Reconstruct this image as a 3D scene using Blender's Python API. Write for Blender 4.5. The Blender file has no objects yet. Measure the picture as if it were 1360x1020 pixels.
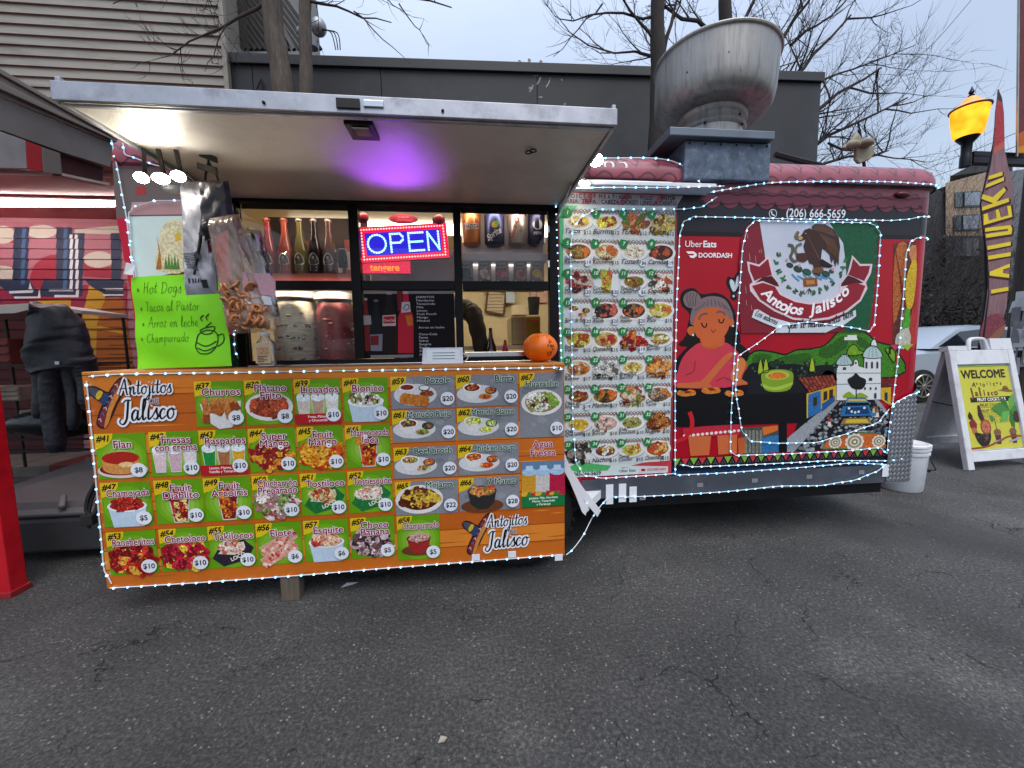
import bpy, bmesh, math, random
from mathutils import Vector, Matrix
V = Vector
sc = bpy.context.scene
COL = sc.collection
R = math.radians
rnd = random.Random(7)

# ---------------------------------------------------------------- camera, world, sun, exposure
FPX, PITCH, YAW, ROLL, CAMH = 520.0, R(5.41), R(6.02), R(-.875), 1.2
_fw = V((math.sin(YAW) * math.cos(PITCH), math.cos(YAW) * math.cos(PITCH), -math.sin(PITCH)))
_r0 = V((math.cos(YAW), -math.sin(YAW), 0)); _u0 = _r0.cross(_fw)
_rt = _r0 * math.cos(ROLL) + _u0 * math.sin(ROLL)
_up = _u0 * math.cos(ROLL) - _r0 * math.sin(ROLL)
CAM = V((0, 0, CAMH))
cam = bpy.data.cameras.new('camera'); cam_o = bpy.data.objects.new('camera', cam); COL.objects.link(cam_o)
cam.sensor_width = 36; cam.sensor_fit = 'HORIZONTAL'; cam.lens = FPX / 1360 * 36
cam.clip_start = .02; cam.clip_end = 2000
mw = Matrix((( _rt.x, _up.x, -_fw.x, 0), (_rt.y, _up.y, -_fw.y, 0), (_rt.z, _up.z, -_fw.z, CAMH), (0, 0, 0, 1)))
cam_o.matrix_world = mw
sc.camera = cam_o

SUN_EL, SUN_AZ = 64, 165          # azimuth in degrees, clockwise from +Y
w = bpy.data.worlds.new("World"); sc.world = w; w.use_nodes = True
nt = w.node_tree; nt.nodes.clear()
out = nt.nodes.new('ShaderNodeOutputWorld'); bg = nt.nodes.new('ShaderNodeBackground'); bg2 = nt.nodes.new('ShaderNodeBackground')
sky = nt.nodes.new('ShaderNodeTexSky'); sky.sky_type = 'NISHITA'; sky.sun_disc = False
sky.sun_elevation = R(SUN_EL); sky.sun_rotation = R(SUN_AZ); sky.air_density = 1.5; sky.dust_density = 3
nt.links.new(sky.outputs[0], bg.inputs[0]); bg.inputs[1].default_value = .05
tc = nt.nodes.new('ShaderNodeTexCoord'); nz = nt.nodes.new('ShaderNodeTexNoise'); nz.inputs['Scale'].default_value = 2.2
nz.inputs['Detail'].default_value = 5
rp = nt.nodes.new('ShaderNodeValToRGB'); rp.color_ramp.elements[0].color = (.36, .41, .52, 1); rp.color_ramp.elements[1].color = (.45, .505, .62, 1)
rp.color_ramp.elements[0].position = .3; rp.color_ramp.elements[1].position = .7
nt.links.new(tc.outputs['Generated'], nz.inputs['Vector']); nt.links.new(nz.outputs[0], rp.inputs[0]); sx_ = nt.nodes.new('ShaderNodeSeparateXYZ'); nt.links.new(tc.outputs['Generated'], sx_.inputs[0])
zr_ = nt.nodes.new('ShaderNodeMapRange'); zr_.inputs['From Min'].default_value = .45; zr_.inputs['From Max'].default_value = 1.0; zr_.inputs['To Min'].default_value = 1.0; zr_.inputs['To Max'].default_value = 2.6   # overcast: brightest overhead
nt.links.new(sx_.outputs[2], zr_.inputs[0]); vm_ = nt.nodes.new('ShaderNodeVectorMath'); vm_.operation = 'SCALE'; nt.links.new(rp.outputs[0], vm_.inputs[0]); nt.links.new(zr_.outputs[0], vm_.inputs['Scale']); nt.links.new(vm_.outputs[0], bg2.inputs[0])
bg2.inputs[1].default_value = .57
ad = nt.nodes.new('ShaderNodeAddShader'); nt.links.new(bg.outputs[0], ad.inputs[0]); nt.links.new(bg2.outputs[0], ad.inputs[1])
nt.links.new(ad.outputs[0], out.inputs[0])
sun = bpy.data.lights.new('sun', 'SUN'); sun.energy = 1.2; sun.angle = R(50); sun.color = (1, .97, .92)
sun_o = bpy.data.objects.new('sun', sun); COL.objects.link(sun_o)
sd = V((math.sin(R(SUN_AZ)) * math.cos(R(SUN_EL)), math.cos(R(SUN_AZ)) * math.cos(R(SUN_EL)), math.sin(R(SUN_EL))))
sun_o.rotation_euler = sd.to_track_quat('Z', 'Y').to_euler()
sc.view_settings.view_transform = 'Standard'; sc.view_settings.look = 'None'; sc.view_settings.gamma = 1
sc.view_settings.exposure = 0.74
sc.cycles.max_bounces = 6; sc.cycles.transparent_max_bounces = 12; sc.cycles.caustics_reflective = False; sc.cycles.caustics_refractive = False

# ---------------------------------------------------------------- helpers
def ray(px, py): return _fw * FPX + _rt * (px - 680) - _up * (py - 510)
def A(px, py, Y):
    d = ray(px, py); return CAM + d * (Y / d.y)
def AZ(px, py, Z=0):
    d = ray(px, py); return CAM + d * ((Z - CAMH) / d.z)
def AX(px, py, X):
    d = ray(px, py); return CAM + d * (X / d.x)

def lin(h):
    if not isinstance(h, str): return tuple(h)[:3]
    h = h.lstrip('#'); r = []; h = ''.join(c * 2 for c in h) if len(h) == 3 else h
    for i in (0, 2, 4):
        c = int(h[i:i + 2], 16) / 255
        r.append(c / 12.92 if c <= .04045 else ((c + .055) / 1.055) ** 2.4)
    return tuple(r)

def smooth(pts, n=6, closed=False):
    pts = [V(p) for p in pts]; N = len(pts); o = []
    rng = range(N) if closed else range(N - 1)
    for i in rng:
        if closed: a, b, c, d = pts[i - 1], pts[i], pts[(i + 1) % N], pts[(i + 2) % N]
        else: a, b, c, d = pts[max(i - 1, 0)], pts[i], pts[i + 1], pts[min(i + 2, N - 1)]
        for k in range(n):
            t = k / n
            o.append(.5 * ((2 * b) + (c - a) * t + (2 * a - 5 * b + 4 * c - d) * t * t + (3 * b - a - 3 * c + d) * t ** 3))
    if not closed: o.append(pts[-1])
    return o

# ---- materials
MATS = {}
def mat(name, col, rough=.55, metal=0.0, var=.15, scale=6.0, bump=0.0, bscale=60.0, spec=.5, emit=0.0, stretch=None, dirt=None, dirt_amt=.5, dirt_scale=3.0):
    if name in MATS: return MATS[name]
    col = lin(col)
    m = bpy.data.materials.new(name); m.use_nodes = True; t = m.node_tree; b = t.nodes['Principled BSDF']
    b.inputs['Roughness'].default_value = rough; b.inputs['Metallic'].default_value = metal
    b.inputs['Specular IOR Level'].default_value = spec
    c = t.nodes.new('ShaderNodeTexCoord'); mp = t.nodes.new('ShaderNodeMapping'); t.links.new(c.outputs['Object'], mp.inputs[0])
    if stretch: mp.inputs['Scale'].default_value = stretch
    n = t.nodes.new('ShaderNodeTexNoise'); n.inputs['Scale'].default_value = scale; n.inputs['Detail'].default_value = 6; n.inputs['Roughness'].default_value = .6
    t.links.new(mp.outputs[0], n.inputs['Vector'])
    r = t.nodes.new('ShaderNodeValToRGB'); r.color_ramp.elements[0].position = .3; r.color_ramp.elements[1].position = .7
    r.color_ramp.elements[0].color = tuple(max(0, x * (1 - var)) for x in col) + (1,)
    r.color_ramp.elements[1].color = tuple(min(1, x * (1 + var)) for x in col) + (1,)
    t.links.new(n.outputs[0], r.inputs[0]); last = r.outputs[0]
    if dirt is not None:
        n2 = t.nodes.new('ShaderNodeTexNoise'); n2.inputs['Scale'].default_value = dirt_scale; n2.inputs['Detail'].default_value = 8; n2.inputs['Roughness'].default_value = .7
        t.links.new(mp.outputs[0], n2.inputs['Vector'])
        r2 = t.nodes.new('ShaderNodeValToRGB'); r2.color_ramp.elements[0].position = .5; r2.color_ramp.elements[1].position = .72
        r2.color_ramp.elements[0].color = (0, 0, 0, 1); r2.color_ramp.elements[1].color = (dirt_amt,) * 3 + (1,)
        t.links.new(n2.outputs[0], r2.inputs[0])
        mx = t.nodes.new('ShaderNodeMix'); mx.data_type = 'RGBA'; t.links.new(r2.outputs[0], mx.inputs[0]); t.links.new(last, mx.inputs[6])
        mx.inputs[7].default_value = lin(dirt) + (1,); last = mx.outputs[2]
    t.links.new(last, b.inputs['Base Color'])
    if emit: t.links.new(last, b.inputs['Emission Color']); b.inputs['Emission Strength'].default_value = emit
    if bump:
        nb = t.nodes.new('ShaderNodeTexNoise'); nb.inputs['Scale'].default_value = bscale; nb.inputs['Detail'].default_value = 5
        t.links.new(mp.outputs[0], nb.inputs['Vector'])
        bp = t.nodes.new('ShaderNodeBump'); bp.inputs['Strength'].default_value = bump; bp.inputs['Distance'].default_value = .01
        t.links.new(nb.outputs[0], bp.inputs['Height']); t.links.new(bp.outputs[0], b.inputs['Normal'])
    MATS[name] = m
    return m

def emis(name, col, strength):
    if name in MATS: return MATS[name]
    m = bpy.data.materials.new(name); m.use_nodes = True; t = m.node_tree; t.nodes.clear()
    o = t.nodes.new('ShaderNodeOutputMaterial'); e = t.nodes.new('ShaderNodeEmission'); e.inputs[0].default_value = lin(col) + (1,); e.inputs[1].default_value = strength
    t.links.new(e.outputs[0], o.inputs[0]); MATS[name] = m; return m

def clear(name, col, opacity, rough=.1, gloss=.12, bump=0.0, bscale=25):
    """thin film or pane: transparent, with a share of coloured diffuse and a share of gloss"""
    if name in MATS: return MATS[name]
    m = bpy.data.materials.new(name); m.use_nodes = True; t = m.node_tree; t.nodes.clear()
    o = t.nodes.new('ShaderNodeOutputMaterial'); tr = t.nodes.new('ShaderNodeBsdfTransparent'); g = t.nodes.new('ShaderNodeBsdfGlossy'); d = t.nodes.new('ShaderNodeBsdfDiffuse')
    g.inputs['Roughness'].default_value = rough; d.inputs[0].default_value = lin(col) + (1,)
    m1 = t.nodes.new('ShaderNodeMixShader'); m2 = t.nodes.new('ShaderNodeMixShader'); f = t.nodes.new('ShaderNodeFresnel'); f.inputs[0].default_value = 1.45
    mm = t.nodes.new('ShaderNodeMath'); mm.operation = 'MULTIPLY_ADD'; mm.inputs[1].default_value = 1.0; mm.inputs[2].default_value = gloss - .04
    t.links.new(f.outputs[0], mm.inputs[0])
    m1.inputs[0].default_value = opacity; t.links.new(tr.outputs[0], m1.inputs[1]); t.links.new(d.outputs[0], m1.inputs[2])
    t.links.new(mm.outputs[0], m2.inputs[0]); t.links.new(m1.outputs[0], m2.inputs[1]); t.links.new(g.outputs[0], m2.inputs[2])
    if bump:
        c = t.nodes.new('ShaderNodeTexCoord'); nb = t.nodes.new('ShaderNodeTexNoise'); nb.inputs['Scale'].default_value = bscale
        bp = t.nodes.new('ShaderNodeBump'); bp.inputs['Strength'].default_value = bump; bp.inputs['Distance'].default_value = .02
        t.links.new(c.outputs['Object'], nb.inputs['Vector']); t.links.new(nb.outputs[0], bp.inputs['Height'])
        for x in (g, d, f): t.links.new(bp.outputs[0], x.inputs['Normal'])
    t.links.new(m2.outputs[0], o.inputs[0]); MATS[name] = m; return m

def print_mat(name, rough=.35, emit=0.0, bump=0.0):
    if name in MATS: return MATS[name]
    m = bpy.data.materials.new(name); m.use_nodes = True; t = m.node_tree; b = t.nodes['Principled BSDF']; b.inputs['Roughness'].default_value = rough; b.inputs['Specular IOR Level'].default_value = .25
    a = t.nodes.new('ShaderNodeAttribute'); a.attribute_name = 'Col'
    c = t.nodes.new('ShaderNodeTexCoord'); n = t.nodes.new('ShaderNodeTexNoise'); n.inputs['Scale'].default_value = 110; n.inputs['Detail'].default_value = 3
    t.links.new(c.outputs['Object'], n.inputs['Vector'])
    n2 = t.nodes.new('ShaderNodeTexNoise'); n2.inputs['Scale'].default_value = 5; n2.inputs['Detail'].default_value = 5
    t.links.new(c.outputs['Object'], n2.inputs['Vector'])
    k = t.nodes.new('ShaderNodeMapRange'); k.inputs['From Min'].default_value = .3; k.inputs['From Max'].default_value = .7; k.inputs['To Min'].default_value = -1.0; k.inputs['To Max'].default_value = 1.0
    t.links.new(n.outputs[0], k.inputs['Value'])
    k2 = t.nodes.new('ShaderNodeMapRange'); k2.inputs['From Min'].default_value = .3; k2.inputs['From Max'].default_value = .7; k2.inputs['To Min'].default_value = .92; k2.inputs['To Max'].default_value = 1.05
    t.links.new(n2.outputs[0], k2.inputs['Value'])
    f = t.nodes.new('ShaderNodeMath'); f.operation = 'MULTIPLY_ADD'; t.links.new(k.outputs[0], f.inputs[0]); t.links.new(a.outputs['Alpha'], f.inputs[1]); t.links.new(k2.outputs[0], f.inputs[2])
    mx = t.nodes.new('ShaderNodeVectorMath'); mx.operation = 'SCALE'; t.links.new(a.outputs['Color'], mx.inputs[0]); t.links.new(f.outputs[0], mx.inputs['Scale'])
    t.links.new(mx.outputs[0], b.inputs['Base Color'])
    if emit: t.links.new(mx.outputs[0], b.inputs['Emission Color']); b.inputs['Emission Strength'].default_value = emit
    MATS[name] = m; return m

# ---- objects
ORG = {}
def org(o): return ORG.get(o.name, V((0, 0, 0))) if o else V((0, 0, 0))
def tag(o, label=None, cat=None, group=None, kind=None):
    if label: o['label'] = label
    if cat: o['category'] = cat
    if group: o['group'] = group
    if kind: o['kind'] = kind
    return o
def thing(name, loc, label, cat, group=None):
    o = bpy.data.objects.new(name, None); o.empty_display_size = .1; COL.objects.link(o); o.location = loc; ORG[o.name] = V(loc)
    return tag(o, label, cat, group)
def copy_thing(o, delta, label=None, name=None):
    c = o.copy(); COL.objects.link(c); c.location = o.location + V(delta); ORG[c.name] = ORG.get(o.name, V((0, 0, 0))) + V(delta)
    if label: c['label'] = label
    def rec(src, dst):
        for ch in [x for x in bpy.data.objects if x.parent == src]:
            d = ch.copy(); COL.objects.link(d); d.parent = dst; ORG[d.name] = ORG[c.name]; rec(ch, d)
    rec(o, c)
    return c

class MB:
    def __init__(s): s.v = []; s.f = []; s.m = []; s.s = []
    def add(s, vs, fs, m=0, sm=False):
        b = len(s.v); s.v += [V(x) for x in vs]
        for f in fs: s.f.append([i + b for i in f]); s.m.append(m); s.s.append(sm)
        return s
    def quad(s, a, b, c, d, m=0): return s.add([a, b, c, d], [(0, 1, 2, 3)], m)
    def box(s, x0, x1, y0, y1, z0, z1, m=0):
        vs = [(x, y, z) for z in (z0, z1) for y in (y0, y1) for x in (x0, x1)]
        return s.add(vs, [(0, 2, 3, 1), (4, 5, 7, 6), (0, 1, 5, 4), (2, 6, 7, 3), (0, 4, 6, 2), (1, 3, 7, 5)], m)
    def bar(s, a, b, w, h, m=0, up=V((0, 0, 1))):
        a, b = V(a), V(b); d = (b - a).normalized(); x = d.cross(V(up))
        if x.length < 1e-4: x = d.cross(V((0, 1, 0)))
        x.normalize(); y = x.cross(d)
        vs = [p + x * (w / 2 * i) + y * (h / 2 * j) for p in (a, b) for j in (-1, 1) for i in (-1, 1)]
        return s.add(vs, [(0, 2, 3, 1), (4, 5, 7, 6), (0, 1, 5, 4), (2, 6, 7, 3), (0, 4, 6, 2), (1, 3, 7, 5)], m)
    def prism(s, pts, vec, m=0, sm=False):
        n = len(pts); vec = V(vec); vs = [V(p) for p in pts] + [V(p) + vec for p in pts]
        s.add(vs, [tuple(range(n))[::-1], tuple(range(n, 2 * n))], m)
        b = len(s.v) - 2 * n
        for i in range(n):
            j = (i + 1) % n; s.f.append([b + i, b + j, b + n + j, b + n + i]); s.m.append(m); s.s.append(sm)
        return s
    def tube(s, pts, r, n=8, m=0, sm=True, closed=False, caps=True):
        pts = [V(p) for p in pts]; N = len(pts); rs = r if isinstance(r, (list, tuple)) else [r] * N
        prev = None; rings = []
        for i, p in enumerate(pts):
            if closed: d = pts[(i + 1) % N] - pts[i - 1]
            else: d = pts[min(i + 1, N - 1)] - pts[max(i - 1, 0)]
            if d.length < 1e-9: d = V((0, 0, 1))
            d.normalize()
            if prev is None:
                x = d.orthogonal().normalized()
            else:
                x = prev - d * prev.dot(d)
                x = x.normalized() if x.length > 1e-6 else d.orthogonal().normalized()
            prev = x; y = d.cross(x)
            rings.append([p + (x * math.cos(2 * math.pi * k / n) + y * math.sin(2 * math.pi * k / n)) * rs[i] for k in range(n)])
        b = len(s.v)
        for q in rings: s.v += q
        for i in range(N if closed else N - 1):
            for k in range(n):
                a0 = b + i * n; a1 = b + ((i + 1) % N) * n
                s.f.append([a0 + k, a0 + (k + 1) % n, a1 + (k + 1) % n, a1 + k]); s.m.append(m); s.s.append(sm)
        if caps and not closed:
            s.f.append([b + k for k in range(n)][::-1]); s.m.append(m); s.s.append(False)
            s.f.append([b + (N - 1) * n + k for k in range(n)]); s.m.append(m); s.s.append(False)
        return s
    def lathe(s, prof, c=(0, 0, 0), n=24, m=0, sm=True, M=None, sx=1, sy=1):
        c = V(c); b = len(s.v); M = M or Matrix.Identity(3)
        for r, z in prof:
            for k in range(n):
                a = 2 * math.pi * k / n; s.v.append(c + M @ V((r * math.cos(a) * sx, r * math.sin(a) * sy, z)))
        for i in range(len(prof) - 1):
            for k in range(n):
                s.f.append([b + i * n + k, b + i * n + (k + 1) % n, b + (i + 1) * n + (k + 1) % n, b + (i + 1) * n + k]); s.m.append(m); s.s.append(sm)
        for i, fl in ((0, True), (len(prof) - 1, False)):
            if prof[i][0] > 1e-5:
                q = [b + i * n + k for k in range(n)]; s.f.append(q[::-1] if fl else q); s.m.append(m); s.s.append(False)
        return s
    def ball(s, c, rx, ry=None, rz=None, n=12, k=8, m=0):
        ry = ry or rx; rz = rz or rx
        return s.lathe([(max(math.cos(R(-90 + 180 * i / k)), 1e-4), math.sin(R(-90 + 180 * i / k)) * rz) for i in range(k + 1)], c, n, m, True, None, rx, ry)
    def grid(s, fn, nu, nv, m=0, sm=True):
        vs = [fn(i / nu, j / nv) for j in range(nv + 1) for i in range(nu + 1)]
        return s.add(vs, [(j * (nu + 1) + i, j * (nu + 1) + i + 1, (j + 1) * (nu + 1) + i + 1, (j + 1) * (nu + 1) + i) for j in range(nv) for i in range(nu)], m, sm)
    def xf(s, M): s.v = [M @ x for x in s.v]; return s
    def each(s, name, mats, parent=None, bevel=0):
        '''one object for every separate piece'''
        p = list(range(len(s.v)))
        def fd(i):
            while p[i] != i: p[i] = p[p[i]]; i = p[i]
            return i
        for f in s.f:
            for i in f[1:]: p[fd(i)] = fd(f[0])
        G = {}
        for k, f in enumerate(s.f): G.setdefault(fd(f[0]), []).append(k)
        o = []
        for ks in G.values():
            m = MB(); ix = {}
            for k in ks:
                for i in s.f[k]:
                    if i not in ix: ix[i] = len(m.v); m.v.append(s.v[i])
                m.f.append([ix[i] for i in s.f[k]]); m.m.append(s.m[k]); m.s.append(s.s[k])
            o.append(m.build(name, mats, parent, bevel))
        return o
    def build(s, name, mats, parent=None, bevel=0, label=None, flip=True):
        o0 = org(parent)
        me = bpy.data.meshes.new(name); me.from_pydata([x - o0 for x in s.v], [], s.f)
        mats = mats if isinstance(mats, (list, tuple)) else [mats]
        for q in mats: me.materials.append(q)
        me.polygons.foreach_set('material_index', s.m); me.polygons.foreach_set('use_smooth', s.s)
        if flip:
            bm = bmesh.new(); bm.from_mesh(me); bmesh.ops.recalc_face_normals(bm, faces=bm.faces); bm.to_mesh(me); bm.free()
        me.update()
        if any(s.s): me.set_sharp_from_angle(angle=R(40))
        o = bpy.data.objects.new(name, me); COL.objects.link(o); o.parent = parent; ORG[o.name] = o0
        if bevel:
            b = o.modifiers.new('bevel', 'BEVEL'); b.width = bevel; b.segments = 2; b.limit_method = 'ANGLE'; b.angle_limit = R(40); b.harden_normals = False
        if label: o['label'] = label
        return o

# ---- printed pictures and lettering: flat coloured faces laid on a real surface
_G = {}
def _raw(s, off):
    c = bpy.data.curves.new('t', 'FONT'); c.body = s; c.resolution_u = 3; c.offset = off
    o = bpy.data.objects.new('t', c); COL.objects.link(o); bpy.context.view_layer.update()
    m = o.evaluated_get(bpy.context.evaluated_depsgraph_get()).to_mesh()
    vs = [(v.co.x, v.co.y) for v in m.vertices]; fs = [tuple(p.vertices) for p in m.polygons]
    o.to_mesh_clear(); bpy.data.objects.remove(o); bpy.data.curves.remove(c)
    return vs, fs
_bar = _raw('|', 0)[0]; _bw = max(x for x, y in _bar) - min(x for x, y in _bar); _bl = min(x for x, y in _bar)
_H = max(y for x, y in _raw('H', 0)[0])
def glyph(ch, off=0.0):
    k = (ch, off)
    if k in _G: return _G[k]
    if (ch, 'adv') not in _G:
        q = _raw(ch + '|', 0)[0]; _G[(ch, 'adv')] = max(x for x, y in q) - _bw - _bl
    vs, fs = ([], []) if ch == ' ' else _raw(ch, off)
    if vs and off:                      # letters whose offset outline folds over: stack shifted copies instead
        v0, f0 = _raw(ch, 0); g = lambda q, i: (min(p[i] for p in q), max(p[i] for p in q))
        if off > .03 or ch in 'MWwvyVAKkx4' or any(abs(g(vs, i)[j] - g(v0, i)[j]) > abs(off) * 2.2 for i in (0, 1) for j in (0, 1)):
            vs, fs = [], []
            for n in range(8 if off > .03 else 4):
                a = 2 * math.pi * n / (8 if off > .03 else 4); b = len(vs); vs += [(x + off * .8 * math.cos(a), y + off * .8 * math.sin(a), n) for x, y in v0]; fs += [tuple(i + b for i in f) for f in f0]
    vs = [p if len(p) == 3 else (p[0], p[1], 0) for p in vs]
    _G[k] = (vs, fs, _G[(ch, 'adv')]); return _G[k]

class Print:
    """fn(u, v, d) gives the point d metres in front of the surface; faces are given in surface metres (or through px by photo pixel)"""
    def __init__(s, fn, px=None): s.fn = fn; s.pxf = px; s.v = []; s.f = []; s.c = []; s.k = 0
    def poly(s, pts, col, d, mot=0.0):
        s.k += 1; d += (s.k % 60) * 3e-6
        b = len(s.v); s.v += [s.fn(p[0], p[1], d) for p in pts]; s.f.append(list(range(b, b + len(pts)))); s.c.append(lin(col) + (mot,))
    def px(s, pts, col, d, mot=0.0, sm=0): 
        if sm: pts = [(p[0], p[1]) for p in smooth([(x, y, 0) for x, y in pts], sm, True)]
        s.poly([s.pxf(x, y) for x, y in pts], col, d, mot)
    def rect(s, u0, v0, u1, v1, col, d, mot=0.0): s.poly([(u0, v0), (u1, v0), (u1, v1), (u0, v1)], col, d, mot)
    def ell(s, cu, cv, ru, rv, col, d, n=18, rot=0.0, mot=0.0, a0=0, a1=360):
        c, q = math.cos(rot), math.sin(rot); P = []
        full = a1 - a0 >= 360
        for i in range(n + (0 if full else 1)):
            a = R(a0 + (a1 - a0) * i / n); x, y = ru * math.cos(a), rv * math.sin(a); P.append((cu + x * c - y * q, cv + x * q + y * c))
        s.poly(P, col, d, mot)
    def blob(s, cu, cv, r, col, d, n=7, jit=.35, sx=1.0, rot=0.0, mot=.25):
        c, q = math.cos(rot), math.sin(rot); P = []
        for i in range(n):
            a = 2 * math.pi * i / n; k = r * (1 + rnd.uniform(-jit, jit)); x, y = k * math.cos(a) * sx, k * math.sin(a); P.append((cu + x * c - y * q, cv + x * q + y * c))
        s.poly(P, col, d, mot)
    def stroke(s, pts, w, col, d, closed=False, taper=False, mot=0.0):
        pts = [V((p[0], p[1], 0)) for p in pts]; N = len(pts); L = []; Rr = []
        for i, p in enumerate(pts):
            if closed: t = pts[(i + 1) % N] - pts[i - 1]
            else: t = pts[min(i + 1, N - 1)] - pts[max(i - 1, 0)]
            if t.length < 1e-9: t = V((1, 0, 0))
            t.normalize(); n = V((-t.y, t.x, 0)); ww = w[i] if isinstance(w, list) else w
            L.append(p + n * ww / 2); Rr.append(p - n * ww / 2)
        b = len(s.v); s.k += 1; d += (s.k % 60) * 3e-6
        for i in range(N): s.v += [s.fn(L[i].x, L[i].y, d + i * 2e-6), s.fn(Rr[i].x, Rr[i].y, d + i * 2e-6)]
        for i in range(N if closed else N - 1):
            j = (i + 1) % N; s.f.append([b + 2 * i, b + 2 * j, b + 2 * j + 1, b + 2 * i + 1]); s.c.append(lin(col) + (mot,))
    def pstroke(s, pts, w, col, d, sm=0, closed=False):
        if sm: pts = [(p[0], p[1]) for p in smooth([(x, y, 0) for x, y in pts], sm, closed)]
        s.stroke([s.pxf(x, y) for x, y in pts], w, col, d, closed)
    def outl(s, pts, fill, line, w, d, sm=5, mot=0.0):
        """a filled shape traced in photo pixels with an outline"""
        P = [(p[0], p[1]) for p in smooth([(x, y, 0) for x, y in pts], sm, True)] if sm else pts
        s.poly([s.pxf(x, y) for x, y in P], fill, d, mot); s.stroke([s.pxf(x, y) for x, y in P], w, line, d + .0004, True)
    def width(s, txt, h, sx=1.0): return sum(glyph(c)[2] for c in txt) * h / _H * sx
    def text(s, txt, u, v, h, col, d, align='C', bold=0.0, shear=0.0, rot=0.0, sx=1.0, fit=None):
        k = h / _H; W = s.width(txt, h, sx)
        if fit and W > fit: sx *= fit / W; W = fit
        x = {'C': -W / 2, 'L': 0, 'R': -W}[align]; c, q = math.cos(rot), math.sin(rot)
        for ci, ch in enumerate(txt):
            vs, fs, adv = glyph(ch, bold); b = len(s.v); dd = d + (ci % 4) * 6e-5
            for X, Y, n in vs:
                a = x + (X * sx + Y * shear) * k; y = Y * k; s.v.append(s.fn(u + a * c - y * q, v + a * q + y * c, dd + n * 2.5e-5))
            for f in fs: s.f.append([i + b for i in f]); s.c.append(lin(col) + (0.0,))
            x += adv * k * sx
    def textarc(s, txt, cu, cv, rad, a0, a1, h, col, d, bold=0.0, shear=0.0, inside=True, sx=1.0):
        """letters set along an arc from angle a0 to a1 (degrees) around (cu, cv); inside: tops point to the centre"""
        k = h / _H; adv = [glyph(c)[2] for c in txt]; T = sum(adv); pos = 0
        for ch, ad_ in zip(txt, adv):
            a = R(a0 + (a1 - a0) * (pos + ad_ / 2) / T); pos += ad_
            vs, fs, _ = glyph(ch, bold); b = len(s.v)
            ux, uy = math.cos(a), math.sin(a)
            up = (-ux, -uy) if inside else (ux, uy); rt = (up[1], -up[0])
            for X, Y, n in vs:
                x = ((X - ad_ / 2) * sx + Y * shear) * k; y = Y * k
                s.v.append(s.fn(cu + ux * rad + rt[0] * x + up[0] * y, cv + uy * rad + rt[1] * x + up[1] * y, d + n * 2.5e-5))
            for f in fs: s.f.append([i + b for i in f]); s.c.append(lin(col) + (0.0,))
    def build(s, name, m, parent=None, label=None):
        o0 = org(parent); me = bpy.data.meshes.new(name); me.from_pydata([x - o0 for x in s.v], [], s.f); me.materials.append(m)
        ca = me.color_attributes.new('Col', 'FLOAT_COLOR', 'CORNER'); arr = []
        for f, c in zip(s.f, s.c): arr += list(c) * len(f)
        ca.data.foreach_set('color', arr); me.update()
        o = bpy.data.objects.new(name, me); COL.objects.link(o); o.parent = parent; ORG[o.name] = o0
        if label: o['label'] = label
        return o

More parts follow.
